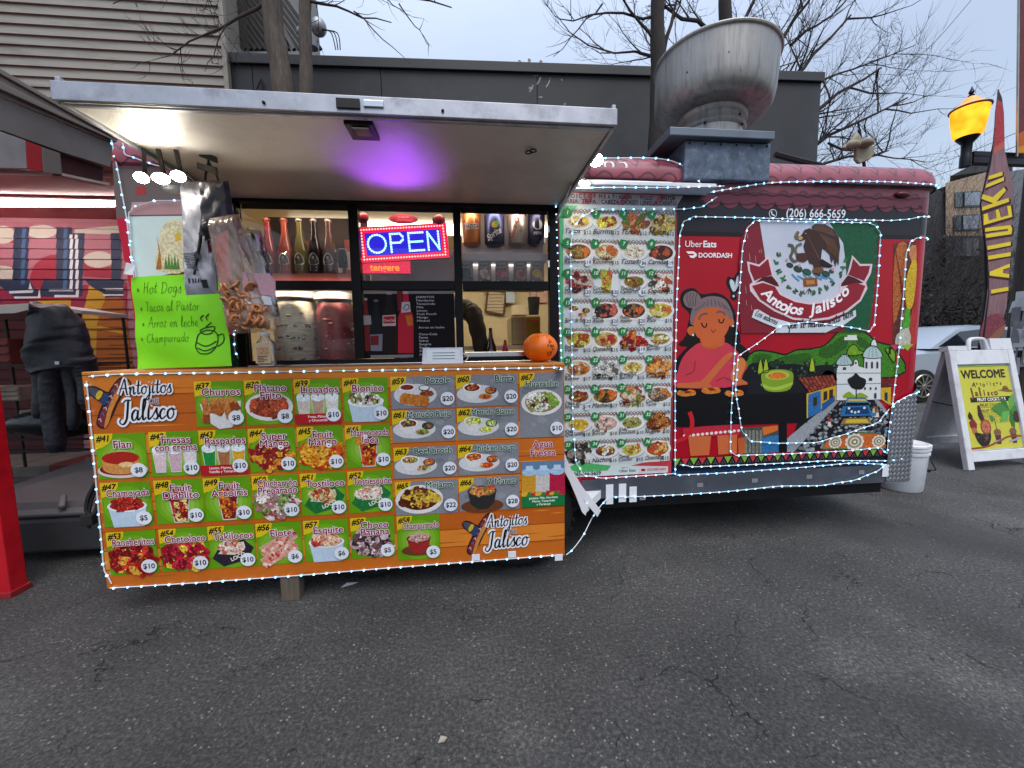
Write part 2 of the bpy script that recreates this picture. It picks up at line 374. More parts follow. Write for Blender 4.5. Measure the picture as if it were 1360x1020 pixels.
# single-stroke pen letters (x-height 1)
PEN = {
 'A': (1.1, [[(0, 0), (.5, 1.8), (.62, 2.0), (.78, 1.0), (.98, .05), (1.1, .1)], [(.05, .75), (.5, .85), (.95, .75)]]),
 'n': (.85, [[(0, .75), (.13, 1), (.17, .5), (.15, 0)], [(.16, .3), (.38, .95), (.56, .95), (.58, .3), (.66, 0), (.85, .25)]]),
 't': (.5, [[(.22, 1.75), (.17, .8), (.18, .15), (.3, 0), (.5, .25)], [(-.08, 1.12), (.2, 1.18), (.5, 1.12)]]),
 'o': (.72, [[(.42, 1), (.12, .8), (.04, .35), (.22, 0), (.48, .1), (.6, .55), (.42, 1), (.62, .85), (.78, .9)]]),
 'j': (.4, [[(.2, 1), (.22, .2), (.15, -.6), (-.08, -.8), (-.1, -.5), (.4, .2)], [(.22, 1.36), (.26, 1.45)]]),
 'i': (.4, [[(.12, 1), (.1, .3), (.2, 0), (.4, .25)], [(.16, 1.36), (.2, 1.45)]]),
 's': (.55, [[(-.05, .2), (.25, .85), (.34, 1.1), (.36, .7), (.5, .3), (.35, 0), (.08, .08)]]),
 'J': (.95, [[(.25, 1.7), (.5, 2.0), (.9, 1.95)], [(.68, 1.95), (.66, 1.0), (.6, .1), (.3, -.35), (.0, -.1), (.12, .2)]]),
 'a': (.82, [[(.52, .9), (.3, 1), (.06, .6), (.1, .1), (.3, .02), (.5, .4), (.56, .95), (.54, .3), (.64, 0), (.82, .25)]]),
 'l': (.42, [[(-.02, .25), (.25, 1.2), (.32, 1.9), (.18, 2.0), (.1, 1.2), (.12, .2), (.24, 0), (.42, .25)]]),
 'c': (.6, [[(.5, .82), (.32, 1), (.08, .7), (.06, .25), (.25, 0), (.6, .3)]]),
 'H': (1.0, [[(.1, 1.9), (.1, 0)], [(.7, 1.9), (.72, 0)], [(.1, .9), (.72, 1.0)]]),
 'D': (1.0, [[(.1, 1.8), (.12, 0)], [(-.05, 1.75), (.5, 1.8), (.85, 1.1), (.6, .2), (0, 0)]]),
 'g': (.7, [[(.52, .9), (.25, 1), (.05, .5), (.25, .05), (.5, .4), (.54, .95), (.5, -.4), (.25, -.75), (.05, -.5)]]),
 'T': (.8, [[(0, 1.8), (.85, 1.85)], [(.45, 1.8), (.4, 0)]]),
 'P': (.85, [[(.12, 1.8), (.1, 0)], [(.0, 1.75), (.55, 1.8), (.75, 1.4), (.5, .95), (.12, .9)]]),
 'e': (.6, [[(.08, .5), (.5, .6), (.35, 1), (.1, .75), (.1, .2), (.3, 0), (.6, .2)]]),
 'r': (.5, [[(.1, 1), (.12, 0)], [(.12, .5), (.3, .95), (.5, .9)]]),
 'z': (.6, [[(.05, 1), (.5, 1), (.05, .02), (.58, .05)]]),
 'h': (.7, [[(.12, 1.9), (.1, 0)], [(.12, .5), (.35, .95), (.5, .7), (.52, 0)]]),
 'C': (.9, [[(.8, 1.5), (.5, 1.85), (.1, 1.2), (.15, .3), (.5, 0), (.85, .3)]]),
 'm': (1.0, [[(.08, 1), (.1, 0)], [(.1, .5), (.3, .95), (.42, .7), (.44, 0)], [(.44, .5), (.65, .95), (.8, .7), (.82, 0)]]),
 'p': (.7, [[(.1, 1), (.08, -.8)], [(.1, .6), (.35, 1), (.55, .6), (.35, .05), (.1, .2)]]),
 'u': (.7, [[(.08, 1), (.1, .2), (.3, 0), (.5, .3), (.54, 1), (.54, .2), (.65, 0)]]),
 'd': (.7, [[(.5, .85), (.25, 1), (.05, .5), (.25, .02), (.5, .35)], [(.55, 1.9), (.54, 0)]]),
 'b': (.7, [[(.12, 1.9), (.1, 0)], [(.1, .5), (.35, 1), (.58, .5), (.35, 0), (.1, .1)]]),
 'q': (.7, [[(.5, .9), (.25, 1), (.05, .5), (.25, .02), (.5, .4), (.54, .95), (.52, -.8)]]),
 '*': (.6, [[(.05, .5), (.55, .75)], [(.3, .95), (.25, .3)], [(.1, .9), (.5, .35)]]),
 'L': (.7, [[(.15, 1.8), (.1, .1), (.65, .05)]]), ' ': (.5, []), 'á': (.82, [[(.52, .9), (.3, 1), (.06, .6), (.1, .1), (.3, .02), (.5, .4), (.56, .95), (.54, .3), (.64, 0), (.82, .25)], [(.3, 1.3), (.5, 1.5)]]),
 '$': (.6, [[(.5, .9), (.25, 1), (.1, .7), (.45, .4), (.3, 0), (.02, .1)], [(.3, 1.2), (.25, -.2)]]),
}
def pen(pr, txt, u, v, xh, col, d, w=.16, shear=.12, rot=0.0, contrast=1.0, gap=.06, wob=0.0):
    """calligraphy: strokes thicker where the pen moves down"""
    x = 0; c, q = math.cos(rot), math.sin(rot)
    for ch in txt:
        adv, st = PEN[ch]; dy = rnd.uniform(-wob, wob)
        for sset in st:
            P = smooth([(a, b, 0) for a, b in sset], 5) if len(sset) > 2 else [V((a, b, 0)) for a, b in sset]
            W = []; out_ = []
            for i, p in enumerate(P):
                t = P[min(i + 1, len(P) - 1)] - P[max(i - 1, 0)]; t = t.normalized() if t.length > 1e-9 else V((1, 0, 0))
                W.append(xh * w * (1 + contrast * max(0, -t.y)) ); X = (x + p.x + (p.y) * shear) * xh; Y = (p.y + dy) * xh
                out_.append((u + X * c - Y * q, v + X * q + Y * c))
            pr.stroke(out_, W, col, d)
        x += adv + gap
    return x * xh
def pen_w(txt, xh, gap=.06): return sum(PEN[c][0] + gap for c in txt) * xh

# ================================================================ FOOD TRAILER
YT = 2.15; XL, XR, RC = -1.65, 2.82, .12
XF = XR - RC; ARC = RC * math.pi / 2
def trail(u, z, d):
    if u <= XF: return V((u, YT - d, z))
    if u <= XF + ARC:
        a = (u - XF) / RC; return V((XF + (RC + d) * math.sin(a), YT + RC - (RC + d) * math.cos(a), z))
    return V((XR + d, YT + RC + u - XF - ARC, z))
def tpx(x, y):
    p = A(x, y, YT); u = p.x
    if u > XF: u = XF + (u - XF) * 1.9
    return (u, p.z)
def tpt(x, y, d=.012):
    u, z = tpx(x, y); return trail(u, z, d)

M_red = mat('trailer_red', '#a80d22', .35, var=.06)
M_alu = mat('aluminium', '#b4b6ba', .34, .9, var=.1, bump=.05, dirt='#6a665f', dirt_amt=.4, dirt_scale=7)
M_alu2 = mat('aluminium_weathered', '#7c8592', .5, .6, var=.35, scale=14, dirt='#c3c9d2', dirt_amt=.55, dirt_scale=18)
M_blk = mat('black_frame', '#08070a', .4, var=.2, spec=.2)
M_rub = mat('rubber', '#121213', .85, var=.25, bump=.2)
M_rail = mat('rail_paint', '#3f444d', .45, var=.12, dirt='#6d7076', dirt_amt=.4)
M_under = mat('underbody', '#0c0d10', .8, var=.2)
M_white = mat('white_paint', '#dcdde2', .45, var=.07, dirt='#8d8b86', dirt_amt=.25)
M_cream = mat('cream_panel', '#d8cba6', .5, var=.08, dirt='#a08e6a', dirt_amt=.3)
M_frp = mat('awning_liner', '#e2dfd8', .38, var=.05, scale=3, bump=.2, bscale=140, dirt='#a99c86', dirt_amt=.5, dirt_scale=2)
M_wht_pl = mat('white_plastic', '#dfe2e8', .4, var=.05)
M_cable = mat('clear_cable', '#d9dfe6', .35, var=.05)
M_chrome = mat('chrome', '#c8ccd2', .18, 1.0, var=.05)
M_steel = mat('steel', '#a7a49a', .3, .85, var=.15)
P_print = print_mat('print_gloss', .32)
P_mat = print_mat('print_matt', .6)

def scale_mat(name, c0, c1, amp, k, row):
    """wrap printed with overlapping round scales: wavy dark rows"""
    m = bpy.data.materials.new(name); m.use_nodes = True; t = m.node_tree; b = t.nodes['Principled BSDF']; b.inputs['Roughness'].default_value = .38
    c = t.nodes.new('ShaderNodeTexCoord'); sp = t.nodes.new('ShaderNodeSeparateXYZ'); t.links.new(c.outputs['Object'], sp.inputs[0])
    def mth(op, a, bb=None, cc=None):
        n = t.nodes.new('ShaderNodeMath'); n.operation = op
        for i, q in enumerate((a, bb, cc)):
            if q is None: continue
            if isinstance(q, (int, float)): n.inputs[i].default_value = q
            else: t.links.new(q, n.inputs[i])
        return n.outputs[0]
    xx = mth('ADD', sp.outputs[0], sp.outputs[1])
    wv = mth('ABSOLUTE', mth('SINE', mth('MULTIPLY', xx, k)))
    yy = mth('SUBTRACT', mth('MULTIPLY_ADD', sp.outputs[1], -.35, sp.outputs[2]), mth('MULTIPLY', wv, amp))
    fr = mth('FRACT', mth('DIVIDE', yy, row))
    ln = mth('LESS_THAN', fr, .17)
    nz = t.nodes.new('ShaderNodeTexNoise'); nz.inputs['Scale'].default_value = 9; nz.inputs['Detail'].default_value = 8; t.links.new(c.outputs['Object'], nz.inputs['Vector'])
    r = t.nodes.new('ShaderNodeValToRGB'); r.color_ramp.elements[0].position = .3; r.color_ramp.elements[1].position = .75
    a0 = lin(c0); r.color_ramp.elements[0].color = tuple(x * .8 for x in a0) + (1,); r.color_ramp.elements[1].color = tuple(min(1, x * 1.3 + .01) for x in a0) + (1,)
    t.links.new(nz.outputs[0], r.inputs[0])
    mx = t.nodes.new('ShaderNodeMix'); mx.data_type = 'RGBA'; t.links.new(mth('MULTIPLY', ln, .75), mx.inputs[0]); t.links.new(r.outputs[0], mx.inputs[6]); mx.inputs[7].default_value = lin(c1) + (1,)
    t.links.new(mx.outputs[2], b.inputs['Base Color']); return m
M_scale = scale_mat('pink_scale_wrap', '#8f4351', '#451a24', .045, 26, .075)

TR = thing('food_trailer', (.6, 3.05, 0), 'red Mexican food trailer with painted mural, lifted awning and big roof exhaust fan', 'food trailer')
# --- walls
us = [.49, 1.0, 1.6, 2.2, XF] + [XF + ARC * i / 8 for i in range(1, 9)] + [XF + ARC + 1.73]
b = MB()
b.grid(lambda u, v: trail(us[min(int(round(u * (len(us) - 1))), len(us) - 1)], .32 + v * 1.78, 0), len(us) - 1, 1)
b.box(XL, -1.15, YT, YT + .04, .32, 2.1); b.box(-1.15, .49, YT, YT + .04, .32, 1.108); b.box(-1.15, .49, YT, YT + .04, 1.965, 2.1)
b.box(XL, XL + .04, YT + .042, 4.0, .32, 2.1); b.box(XL, XR, 4.0, 4.04, .32, 2.1)
b.build('body', M_red, TR)
b = MB(); b.box(XL + .01, XR - .1, YT + .12, 4.04, 2.2, 2.235); b.build('roof', mat('roof_grey', '#6a6c70', .7, var=.25, dirt='#3f3d3b', dirt_amt=.5), TR)
b = MB(); x0, x1, y0, y1, z0, z1 = -1.6, 2.75, 2.2, 3.96, .36, 2.08
b.quad((x0, y1, z0), (x1, y1, z0), (x1, y1, z1), (x0, y1, z1)); b.quad((x0, y0, z0), (x0, y1, z0), (x0, y1, z1), (x0, y0, z1)); b.quad((x1, y0, z0), (x1, y1, z0), (x1, y1, z1), (x1, y0, z1))
b.quad((x0, y0, z1), (x1, y0, z1), (x1, y1, z1), (x0, y1, z1)); b.quad((x0, y0, z0), (x1, y0, z0), (x1, y1, z0), (x0, y1, z0))
b.box(-1.55, 1.4, 3.955, 3.959, 1.28, 1.29); b.build('interior_lining', M_cream, TR)
b = MB(); b.box(-1.58, .46, 2.2, 2.62, 1.02, 1.06); b.build('inside_counter', M_steel, TR)
# ceiling light inside
b = MB(); b.box(-1.2, 1.2, 2.9, 3.1, 2.05, 2.075); b.build('ceiling_light', emis('tube_white', '#fff1d6', 6), TR)
# --- roof cap
prof = [(0, 2.045), (.004, 2.09), (.022, 2.1), (.026, 2.115), (.024, 2.15), (.01, 2.19), (-.03, 2.225), (-.12, 2.245), (-.3, 2.25)]
uc = [XL + .002 + (XF - XL) * i / 24 for i in range(25)] + [XF + ARC * i / 8 for i in range(1, 9)] + [XF + ARC + 1.73]
b = MB(); b.grid(lambda u, v: trail(uc[int(round(u * (len(uc) - 1)))], prof[int(round(v * (len(prof) - 1)))][1], prof[int(round(v * (len(prof) - 1)))][0]), len(uc) - 1, len(prof) - 1)
b.build('roof_cap', M_scale, TR)
b = MB(); b.tube([trail(u, 2.1, .026) for u in uc[24:]], .006, 6); b.tube([trail(u, 2.1, .026) for u in uc[20:25]], .006, 6); b.build('roof_trim', M_rub, TR)
b = MB(); b.ball(tpt(1197, 259, .01), .05, .02, .018, 14, 8); b.build('marker_lamp', mat('marker_red', '#5a1118', .3), TR)
# --- gutter with white tray right of the awning
b = MB(); p0, p1 = A(745, 262, 2.08), A(945, 246, 2.08)
b.prism([(.47, 2.15, 2.075), (.47, 2.15, 2.026), (.47, 2.05, 2.03), (.47, 2.05, 2.05)], (.86, 0, 0)); b.build('gutter', M_white, TR, .003)
b = MB(); b.prism([(.47, 2.148, 2.095), (.47, 2.148, 2.074), (.47, 2.07, 2.05), (.47, 2.07, 2.06)], (.62, 0, 0)); b.build('drip_rail', M_alu, TR, .002)
# letters O D on the cap
pr = Print(lambda u, v, d: V((u, 2.128 - d - (0 if v < 2.16 else (v - 2.16) * -.5), v)))
xD, xO = tpx(825, 222)[0], tpx(807, 222)[0]
for ch, x in (('F', 3 * xO - 2 * xD), ('O', 2 * xO - xD), ('O', xO), ('D', xD)):
    pr.rect(x - .034, 2.122, x + .034, 2.2, '#5d4044', .001); pr.text(ch, x, 2.132, .058, '#eef0f4', .002, bold=.03, sx=.9)
pr.build('roof_lettering', P_mat, TR)
# --- lower rail, underbody, tyres, fender
b = MB()
ur = [.62] + [1.2, 1.8, 2.4, XF] + [XF + ARC * i / 6 for i in range(1, 7)] + [XF + ARC + 1.6]
b.grid(lambda u, v: trail(ur[int(round(u * (len(ur) - 1)))], .315 + v * .115, .014), len(ur) - 1, 1)
b.grid(lambda u, v: trail(ur[int(round(u * (len(ur) - 1)))], .315, .014 - v * .06), len(ur) - 1, 1)
b.build('lower_rail', M_rail, TR, flip=False)
b = MB(); b.box(-1.6, 2.7, 2.26, 3.9, .2, .335); b.box(-2.3, -1.6, 2.9, 3.0, .22, .3); b.build('chassis', M_under, TR)
for x in (-.547, .236):
    b = MB(); M = Matrix.Rotation(R(90), 3, 'X')
    b.lathe([(.0, -.09), (.17, -.09), (.19, -.1), (.27, -.1), (.305, -.07), (.31, 0), (.305, .07), (.27, .1), (0, .1)], (x, 2.1, .308), 36, 0, True, M)
    for k in range(36):
        a = 2 * math.pi * k / 36; q = V((x + .309 * math.cos(a), 2.1, .308 + .309 * math.sin(a))); b.box(q.x - .008, q.x + .008, 2.02, 2.18, q.z - .008, q.z + .008)
    t = b.build('tyre', M_rub, TR)
    b = MB(); b.lathe([(.0, .112), (.05, .112), (.06, .104), (.15, .104), (.17, .115), (.175, .1)], (x, 2.1, .308), 28, 0, True, M); b.build('rim', M_wht_pl, t)
# fender: flat white arch over both wheels, its end seen right of the board
arc = smooth([(-1.0, 0, .26), (-.93, 0, .5), (-.75, 0, .66), (-.3, 0, .7), (.2, 0, .68), (.45, 0, .56), (.57, 0, .4), (.66, 0, .28)], 6)
b = MB(); n = len(arc)
for i in range(n - 1):
    a, c = arc[i], arc[i + 1]; b.quad((a.x, 1.98, a.z), (c.x, 1.98, c.z), (c.x, 2.148, c.z), (a.x, 2.148, a.z))
b.prism([(p.x, 1.975, p.z) for p in arc] + [(p.x + .02 * (1 if p.x > 0 else -1), 1.975, p.z + .035) for p in arc[::-1]], (0, .01, 0))
z_ = A(799, 651, 2.14).z; P2 = A(799, 651, 2.145); P1 = A(766, 653, 2.145); k_ = A(778, 671, 1).z - 1.2; P3 = A(778, 671, (z_ - 1.2) / k_)
b.prism([(P1.x, 2.145, z_), (P2.x, 2.145, z_), (P3.x, P3.y, z_)], (0, 0, -.045))
b.prism([A(x, y, P3.y - .004) for x, y in ((748, 598), (758, 622), (765, 640), (772, 658), (779, 671), (778, 685), (773, 680), (765, 659), (757, 640), (748, 622))], (0, .006, 0))
b.build('fender', M_white, TR)
# --- diamond plate corner guard
def plate_mat():
    m = bpy.data.materials.new('diamond_plate'); m.use_nodes = True; t = m.node_tree; bs = t.nodes['Principled BSDF']
    bs.inputs['Base Color'].default_value = (.30, .31, .34, 1); bs.inputs['Metallic'].default_value = .8; bs.inputs['Roughness'].default_value = .42; return m
b = MB(); u0 = 2.58
def ptop(u): return .80 + (u - u0) * .55
ug = [u0, 2.62, 2.66, XF] + [XF + ARC * i / 8 for i in range(1, 9)] + [XF + ARC + .25]
b.grid(lambda u, v: trail(ug[int(round(u * (len(ug) - 1)))], .31 + v * (ptop(ug[int(round(u * (len(ug) - 1)))]) - .31), .018), len(ug) - 1, 1)
k = 0; z = .325
while z < 1.0:
    u = u0 + .012 + (k % 2) * .014
    while u < XF + ARC + .1:
        if z < ptop(u) - .015:
            s_ = 1 if (k % 2) else -1; P = []
            for a_, w_, h_ in ((-1, 0, 0), (0, .35, 1), (1, 0, 0), (0, -.35, 1)):
                P.append((u + (a_ * .0095) * 1 + (w_ * .009) * s_ * .7, z + a_ * .0095 * s_ - w_ * .009 * .7, .0195))
            c_ = trail(u, z, .0216); q = [trail(*p) for p in P]; b.add([*q, c_], [(0, 1, 4), (1, 2, 4), (2, 3, 4), (3, 0, 4)], 0)
        u += .028
    z += .0145; k += 1
b.build('corner_guard', plate_mat(), TR, flip=False)
# reflectors stuck on the rail
for x, y in ((852, 660), (928, 643), (1000, 637), (1072, 632), (1141, 626)):
    pr = Print(trail, tpx); u, v = tpx(x, y); pr.rect(u - .018, v - .012, u + .018, v + .012, '#8f9197', .016)
    for q in range(3): pr.stroke([(u - .014 + q * .01, v - .009), (u - .006 + q * .01, v + .009)], .003, '#5f6167', .0165)
    pr.build('reflector_tape', P_print, TR)
# white tape pieces holding the cable
b = MB()
for x, y, h in ((808, 655, 28), (825, 653, 26), (839, 655, 22), (1172, 624, 18)):
    p = tpt(x, y, .02); b.box(p.x - .022, p.x + .022, p.y, p.y + .003, p.z - h * .0021, p.z + h * .0021)
b.each('tape', M_wht_pl, TR)

# --- exhaust fan on the roof
fa, fb, fc_ = A(910, 186, 2.1), A(1022, 241, 2.1), A(890, 174, 2.06); fd_ = A(1029, 188, 2.06); zl0 = fa.z + .002
b = MB(); b.box(fa.x, fb.x, 2.10, 2.70, fb.z, fa.z); EX = b.build('exhaust_fan', mat('fan_box_paint', '#4d596b', .5, .3, var=.4, scale=16, dirt='#9aa5b4', dirt_amt=.5, dirt_scale=20), TR, .006)
b = MB(); b.box(fc_.x, fd_.x, 2.06, 2.76, zl0, zl0 + .042); b.build('curb_lid', mat('curb_lid', '#666e78', .45, .6, var=.2, dirt='#3b4149', dirt_amt=.4), EX, .004)
b = MB(); fx_ = (fa.x + fb.x) / 2
for k in range(6): b.box(fa.x + .02 + k * (fb.x - fa.x - .05) / 5, fa.x + .03 + k * (fb.x - fa.x - .05) / 5, 2.096, 2.0995, fa.z - .02, fa.z - .01)
b.each('screw', M_rub, EX)
M_spun = mat('spun_aluminium', '#94928f', .45, .6, var=.13, scale=3, stretch=(14, 14, 1.2), bump=.06, bscale=8, dirt='#55565a', dirt_amt=.75, dirt_scale=2.2)
T = Matrix.Translation((1.525, 2.45, zl0 + .04)) @ Matrix.Rotation(R(2.5), 4, 'Y') @ Matrix.Diagonal((.92, .92, .93, 1))
b = MB(); b.lathe([(.2, -.02), (.2, .17), (.212, .18), (.218, .195), (.21, .21), (.208, .24), (.222, .255), (.224, .28)], n=48); b.xf(T); b.build('neck', M_spun, EX)
b = MB(); b.lathe([(.224, .276), (.295, .284), (.338, .303), (.36, .34), (.37, .4), (.373, .5), (.375, .61), (.386, .615), (.389, .623), (.386, .631), (.371, .631), (.363, .5), (.35, .42), (.32, .35), (.27, .325), (.01, .32)], n=64); b.xf(T); b.build('bowl', M_spun, EX)
b = MB(); b.tube([T @ V((.366 * math.cos(R(262)), .366 * math.sin(R(262)), z_)) for z_ in (.36, .42, .48, .57)], .0025, 5); b.build('seam', M_spun, EX)
b = MB()
for a_, zz in ((215, .42), (250, .46), (290, .22), (300, .17), (230, .17)):
    r_ = .366 if zz > .3 else .212; q = T @ V((r_ * math.cos(R(a_)), r_ * math.sin(R(a_)), zz)); b.ball(q, .007, n=8, k=5)
b.each('rivet', M_rub, EX)
# --- awning
b = MB(); b.add([(-1.15, 1.33, 1.925), (.485, 1.33, 1.922), (.485, 2.14, 1.945), (-1.15, 2.14, 1.945), (-1.15, 1.33, 1.968), (.485, 1.33, 1.964), (.485, 2.14, 1.985), (-1.15, 2.14, 1.985)],
    [(0, 1, 2, 3), (4, 5, 6, 7), (0, 1, 5, 4), (1, 2, 6, 5), (2, 3, 7, 6), (3, 0, 4, 7)])
AW = b.build('awning', M_frp, TR)
b = MB(); b.box(-1.165, .5, 1.315, 1.328, 1.92, 1.972); b.box(-1.165, -1.152, 1.33, 2.13, 1.918, 1.992); b.box(.487, .5, 1.33, 2.13, 1.918, 1.992)
b.box(-1.15, .485, 1.33, 1.345, 1.915, 1.921); b.build('frame', mat('awning_frame', '#a9abb3', .42, .6, var=.12, scale=20, dirt='#5d5c5f', dirt_amt=.6, dirt_scale=9), AW, .002)
b = MB(); p = A(480, 168, 1.4); b.box(p.x - .045, p.x + .045, 1.36, 1.46, 1.912, 1.925); b.box(p.x - .05, p.x + .02, 1.308, 1.314, 1.93, 1.96); b.each('latch', mat('latch_black', '#15110f', .4, .3), AW, .002)
b = MB(); b.box(p.x - .025, p.x + .03, 1.37, 1.42, 1.905, 1.911); b.box(p.x + .03, p.x + .09, 1.309, 1.314, 1.938, 1.958); b.each('latch_plate', M_chrome, AW, .002)
b = MB()
for x, y in ((350, 136), (588, 147)): q = A(x, y, 1.312); b.ball(q, .005, n=8, k=5)
b.each('screw', M_rub, AW)
b = MB()
for s_ in (-1.13, .47): b.tube([(s_, 2.13, 1.86), (s_, 1.8, 1.925)], .006, 8)
b.each('gas_strut', M_alu, TR)
b = MB()
for x, y in ((702, 200), (708, 198)): q = AZ(x, y, 1.922); b.tube([q + V((.012 * math.cos(t_), .012 * math.sin(t_), -.006)) for t_ in [i * .6 for i in range(11)]], .0025, 5)
b.each('hook_ring', M_rub, AW)
# --- window frame
b = MB(); y0, y1 = 2.115, 2.165
b.box(-1.165, -1.12, y0, y1, 1.11, 1.955); b.box(-.595, -.547, y0, y1, 1.15, 1.925); b.box(-.071, -.032, y0, y1, 1.15, 1.925); b.box(.435, .485, y0, y1, 1.11, 1.955)
b.box(-1.12, .435, y0, y1, 1.927, 1.955); b.box(-1.12, .435, y0, y1, 1.11, 1.148)
for a_, c_ in ((-1.12, -.597), (-.545, -.073), (-.03, .433)): b.box(a_, c_, y0 + .002, y1 - .002, 1.503, 1.55)
WF = b.build('window_frame', M_blk, TR, .003)
M_glass = clear('window_glass', '#8a8f98', .015, .03, .03)
for a_, c_, z0, z1 in ((-1.12, -.597, 1.55, 1.927), (-.545, -.073, 1.55, 1.927), (-.03, .433, 1.55, 1.927), (-1.12, -.597, 1.15, 1.503), (-.545, -.073, 1.15, 1.503)):
    b = MB(); b.box(a_ + .001, c_ - .001, 2.138, 2.141, z0 + .001, z1 - .001); b.build('pane', M_glass, WF)
b = MB(); b.box(-1.1, .43, 2.07, 2.112, 1.121, 1.128); b.box(-.03, .433, 2.12, 2.19, 1.149, 1.175); b.build('sill', M_chrome, WF, .002)
b = MB()
for z in (1.62, 1.8): b.box(.425, .434, 2.106, 2.113, z, z + .035)
b.each('catch', M_chrome, WF, .001)
# --- shelves inside the windows
M_shelf = mat('shelf_red_brown', '#7a3a30', .4, var=.15)
b = MB(); b.box(-1.13, -.6, 2.2, 2.42, 1.552, 1.6); b.build('shelf', M_shelf, TR, .002)
b = MB(); b.box(-1.13, -.58, 2.45, 2.46, 1.6, 1.96); b.build('dark_backing', mat('backing_dark', '#2a1f1e', .6, var=.6, scale=14), TR)  # added dark panel standing in for the dim interior behind the bottles
b = MB(); b.box(-.545, -.05, 2.33, 2.34, 1.52, 1.75); b.build('sign_back', mat('sign_back_mauve', '#7d6d78', .5, var=.2), TR)
b = MB(); b.box(-1.12, .435, 2.1655, 2.168, 1.91, 1.95); b.build('fill_strip_lip', M_blk, TR)  # added lip, only hides the glowing strip behind it
b = MB(); b.box(-1.1, .42, 2.172, 2.186, 1.93, 1.942); b.build('fill_strip', emis('fill_strip', '#ffe8d0', 20), TR)  # added glowing strip, fills in light on the goods behind the panes
b = MB(); b.box(-.02, .43, 2.288, 2.305, 1.666, 1.6705); b.build('fill_strip', emis('shelf_fill', '#fff0e0', 2), TR)  # added glowing strip to brighten the juice boxes
b = MB(); b.box(-1.1, -.6, 2.19, 2.23, 1.54, 1.5495); b.build('fill_strip', emis('fill_strip', '', 6), TR)  # added strip out of sight behind the rail, brightens the drink jars
M_pan = mat('shelf_white', '#b5adb5', .5, var=.06)
b = MB(); b.box(-.03, .44, 2.31, 2.32, 1.52, 1.95); b.box(-.03, .44, 2.2, 2.309, 1.672, 1.715); b.box(-.03, .44, 2.2, 2.309, 1.53, 1.553); b.build('shelf', M_pan, TR, .002)

# ================================================================ mural printed on the trailer side
def zz(ox, oy, s): return lambda pts: [(ox + x / s, oy + y / s) for x, y in pts]
z3, z4, z5, z6, z2 = zz(880, 260, 3.676), zz(880, 430, 3.676), zz(980, 280, 6.0), zz(1030, 440, 5.1), zz(720, 430, 4.08)
pr = Print(trail, tpx)
uA = tpx(897, 400)[0]; uE = XF + ARC + .3
def vz(x, y): return tpx(x, y)[1]
zr = vz(1000, 309); zh = vz(1000, 283)
pr.rect(uA, .43, 1.9, zr, '#a50a20', .001); pr.rect(1.9, .43, XF, zr, '#a50a20', .001)
for i in range(28):
    a0, a1 = XF + (uE - XF) * i / 28, XF + (uE - XF) * (i + 1) / 28
    pr.rect(a0, .43, a1, zr, '#a8102a', .0018); pr.rect(a0, zr, a1, 2.05, '#26232b', .0018); pr.rect(a0, 1.96, a1, 2.05, '#6d2f3c', .0026)
pr.rect(uA - .03, zr, XF, 2.05, '#26232b', .001)
pr.rect(uA, zr - .025, XF, zr, '#1c0f14', .0012)
# wavy plum valance under the cap
pr.rect(1.3, 2.0, XF, 2.05, '#6d3140', .0022)
for k in range(13): pr.ell(1.37 + k * .109, 2.004, .052, .045, '#6d3140', .0026 + (k % 2) * .0003, 18, a0=180, a1=360)
for z_, c_ in ((2.03, '#431c27'), (1.992, '#431c27')): pr.stroke([(1.3 + i * .0098, z_ + .011 * abs(math.sin(i * .283)) * (1 if z_ > 2 else -1)) for i in range(int((XF - 1.3) / .0098))], .007, c_, .0034)
# phone number
u, v = tpx(1083, 289); pr.ell(tpx(1026, 284)[0], tpx(1026, 284)[1], .025, .025, '#d9dde4', .003); pr.ell(tpx(1026, 284)[0], tpx(1026, 284)[1], .021, .021, '#26232b', .0034)
a_, c_ = tpx(1026, 284); pr.stroke([(p.x, p.y) for p in smooth([(a_ - .008, c_ + .013, 0), (a_ - .008, c_, 0), (a_ + .01, c_ - .012, 0)], 4)], .007, '#d9dde4', .0038)
pr.text('(206) 666-5659', u, v, .046, '#e3e6ec', .003, bold=.012, fit=.44, sx=.9)
# delivery marks
a_, c_ = tpx(909, 328); pr.text('Uber', a_, c_, .034, '#f2eef0', .003, 'L', bold=.004); pr.text('Eats', a_ + .108, c_, .034, '#f2eef0', .003, 'L', bold=.025)
a_, c_ = tpx(927, 342); pr.text('DOORDASH', a_, c_, .025, '#f2eef0', .003, 'L', bold=.035, fit=.21)
pr.px(z3([(113, 272), (150, 272), (165, 283), (165, 295), (150, 305), (135, 303), (126, 292), (150, 292), (150, 284), (122, 284)]), '#f2eef0', .003)
# heart
pr.px(z3([(310, 430), (318, 395), (345, 400), (365, 370), (398, 378), (398, 420), (372, 460), (358, 480), (362, 500), (345, 512), (330, 500), (330, 470)]), '#160d12', .0015, sm=4)
pr.px(z3([(326, 425), (332, 408), (348, 420), (352, 440), (362, 395), (382, 388), (386, 412), (366, 445), (350, 468), (338, 460)]), '#c3cfd6', .0022, sm=4); pr.px(z3([(338, 488), (348, 484), (352, 492), (344, 498)]), '#c3cfd6', .0022)
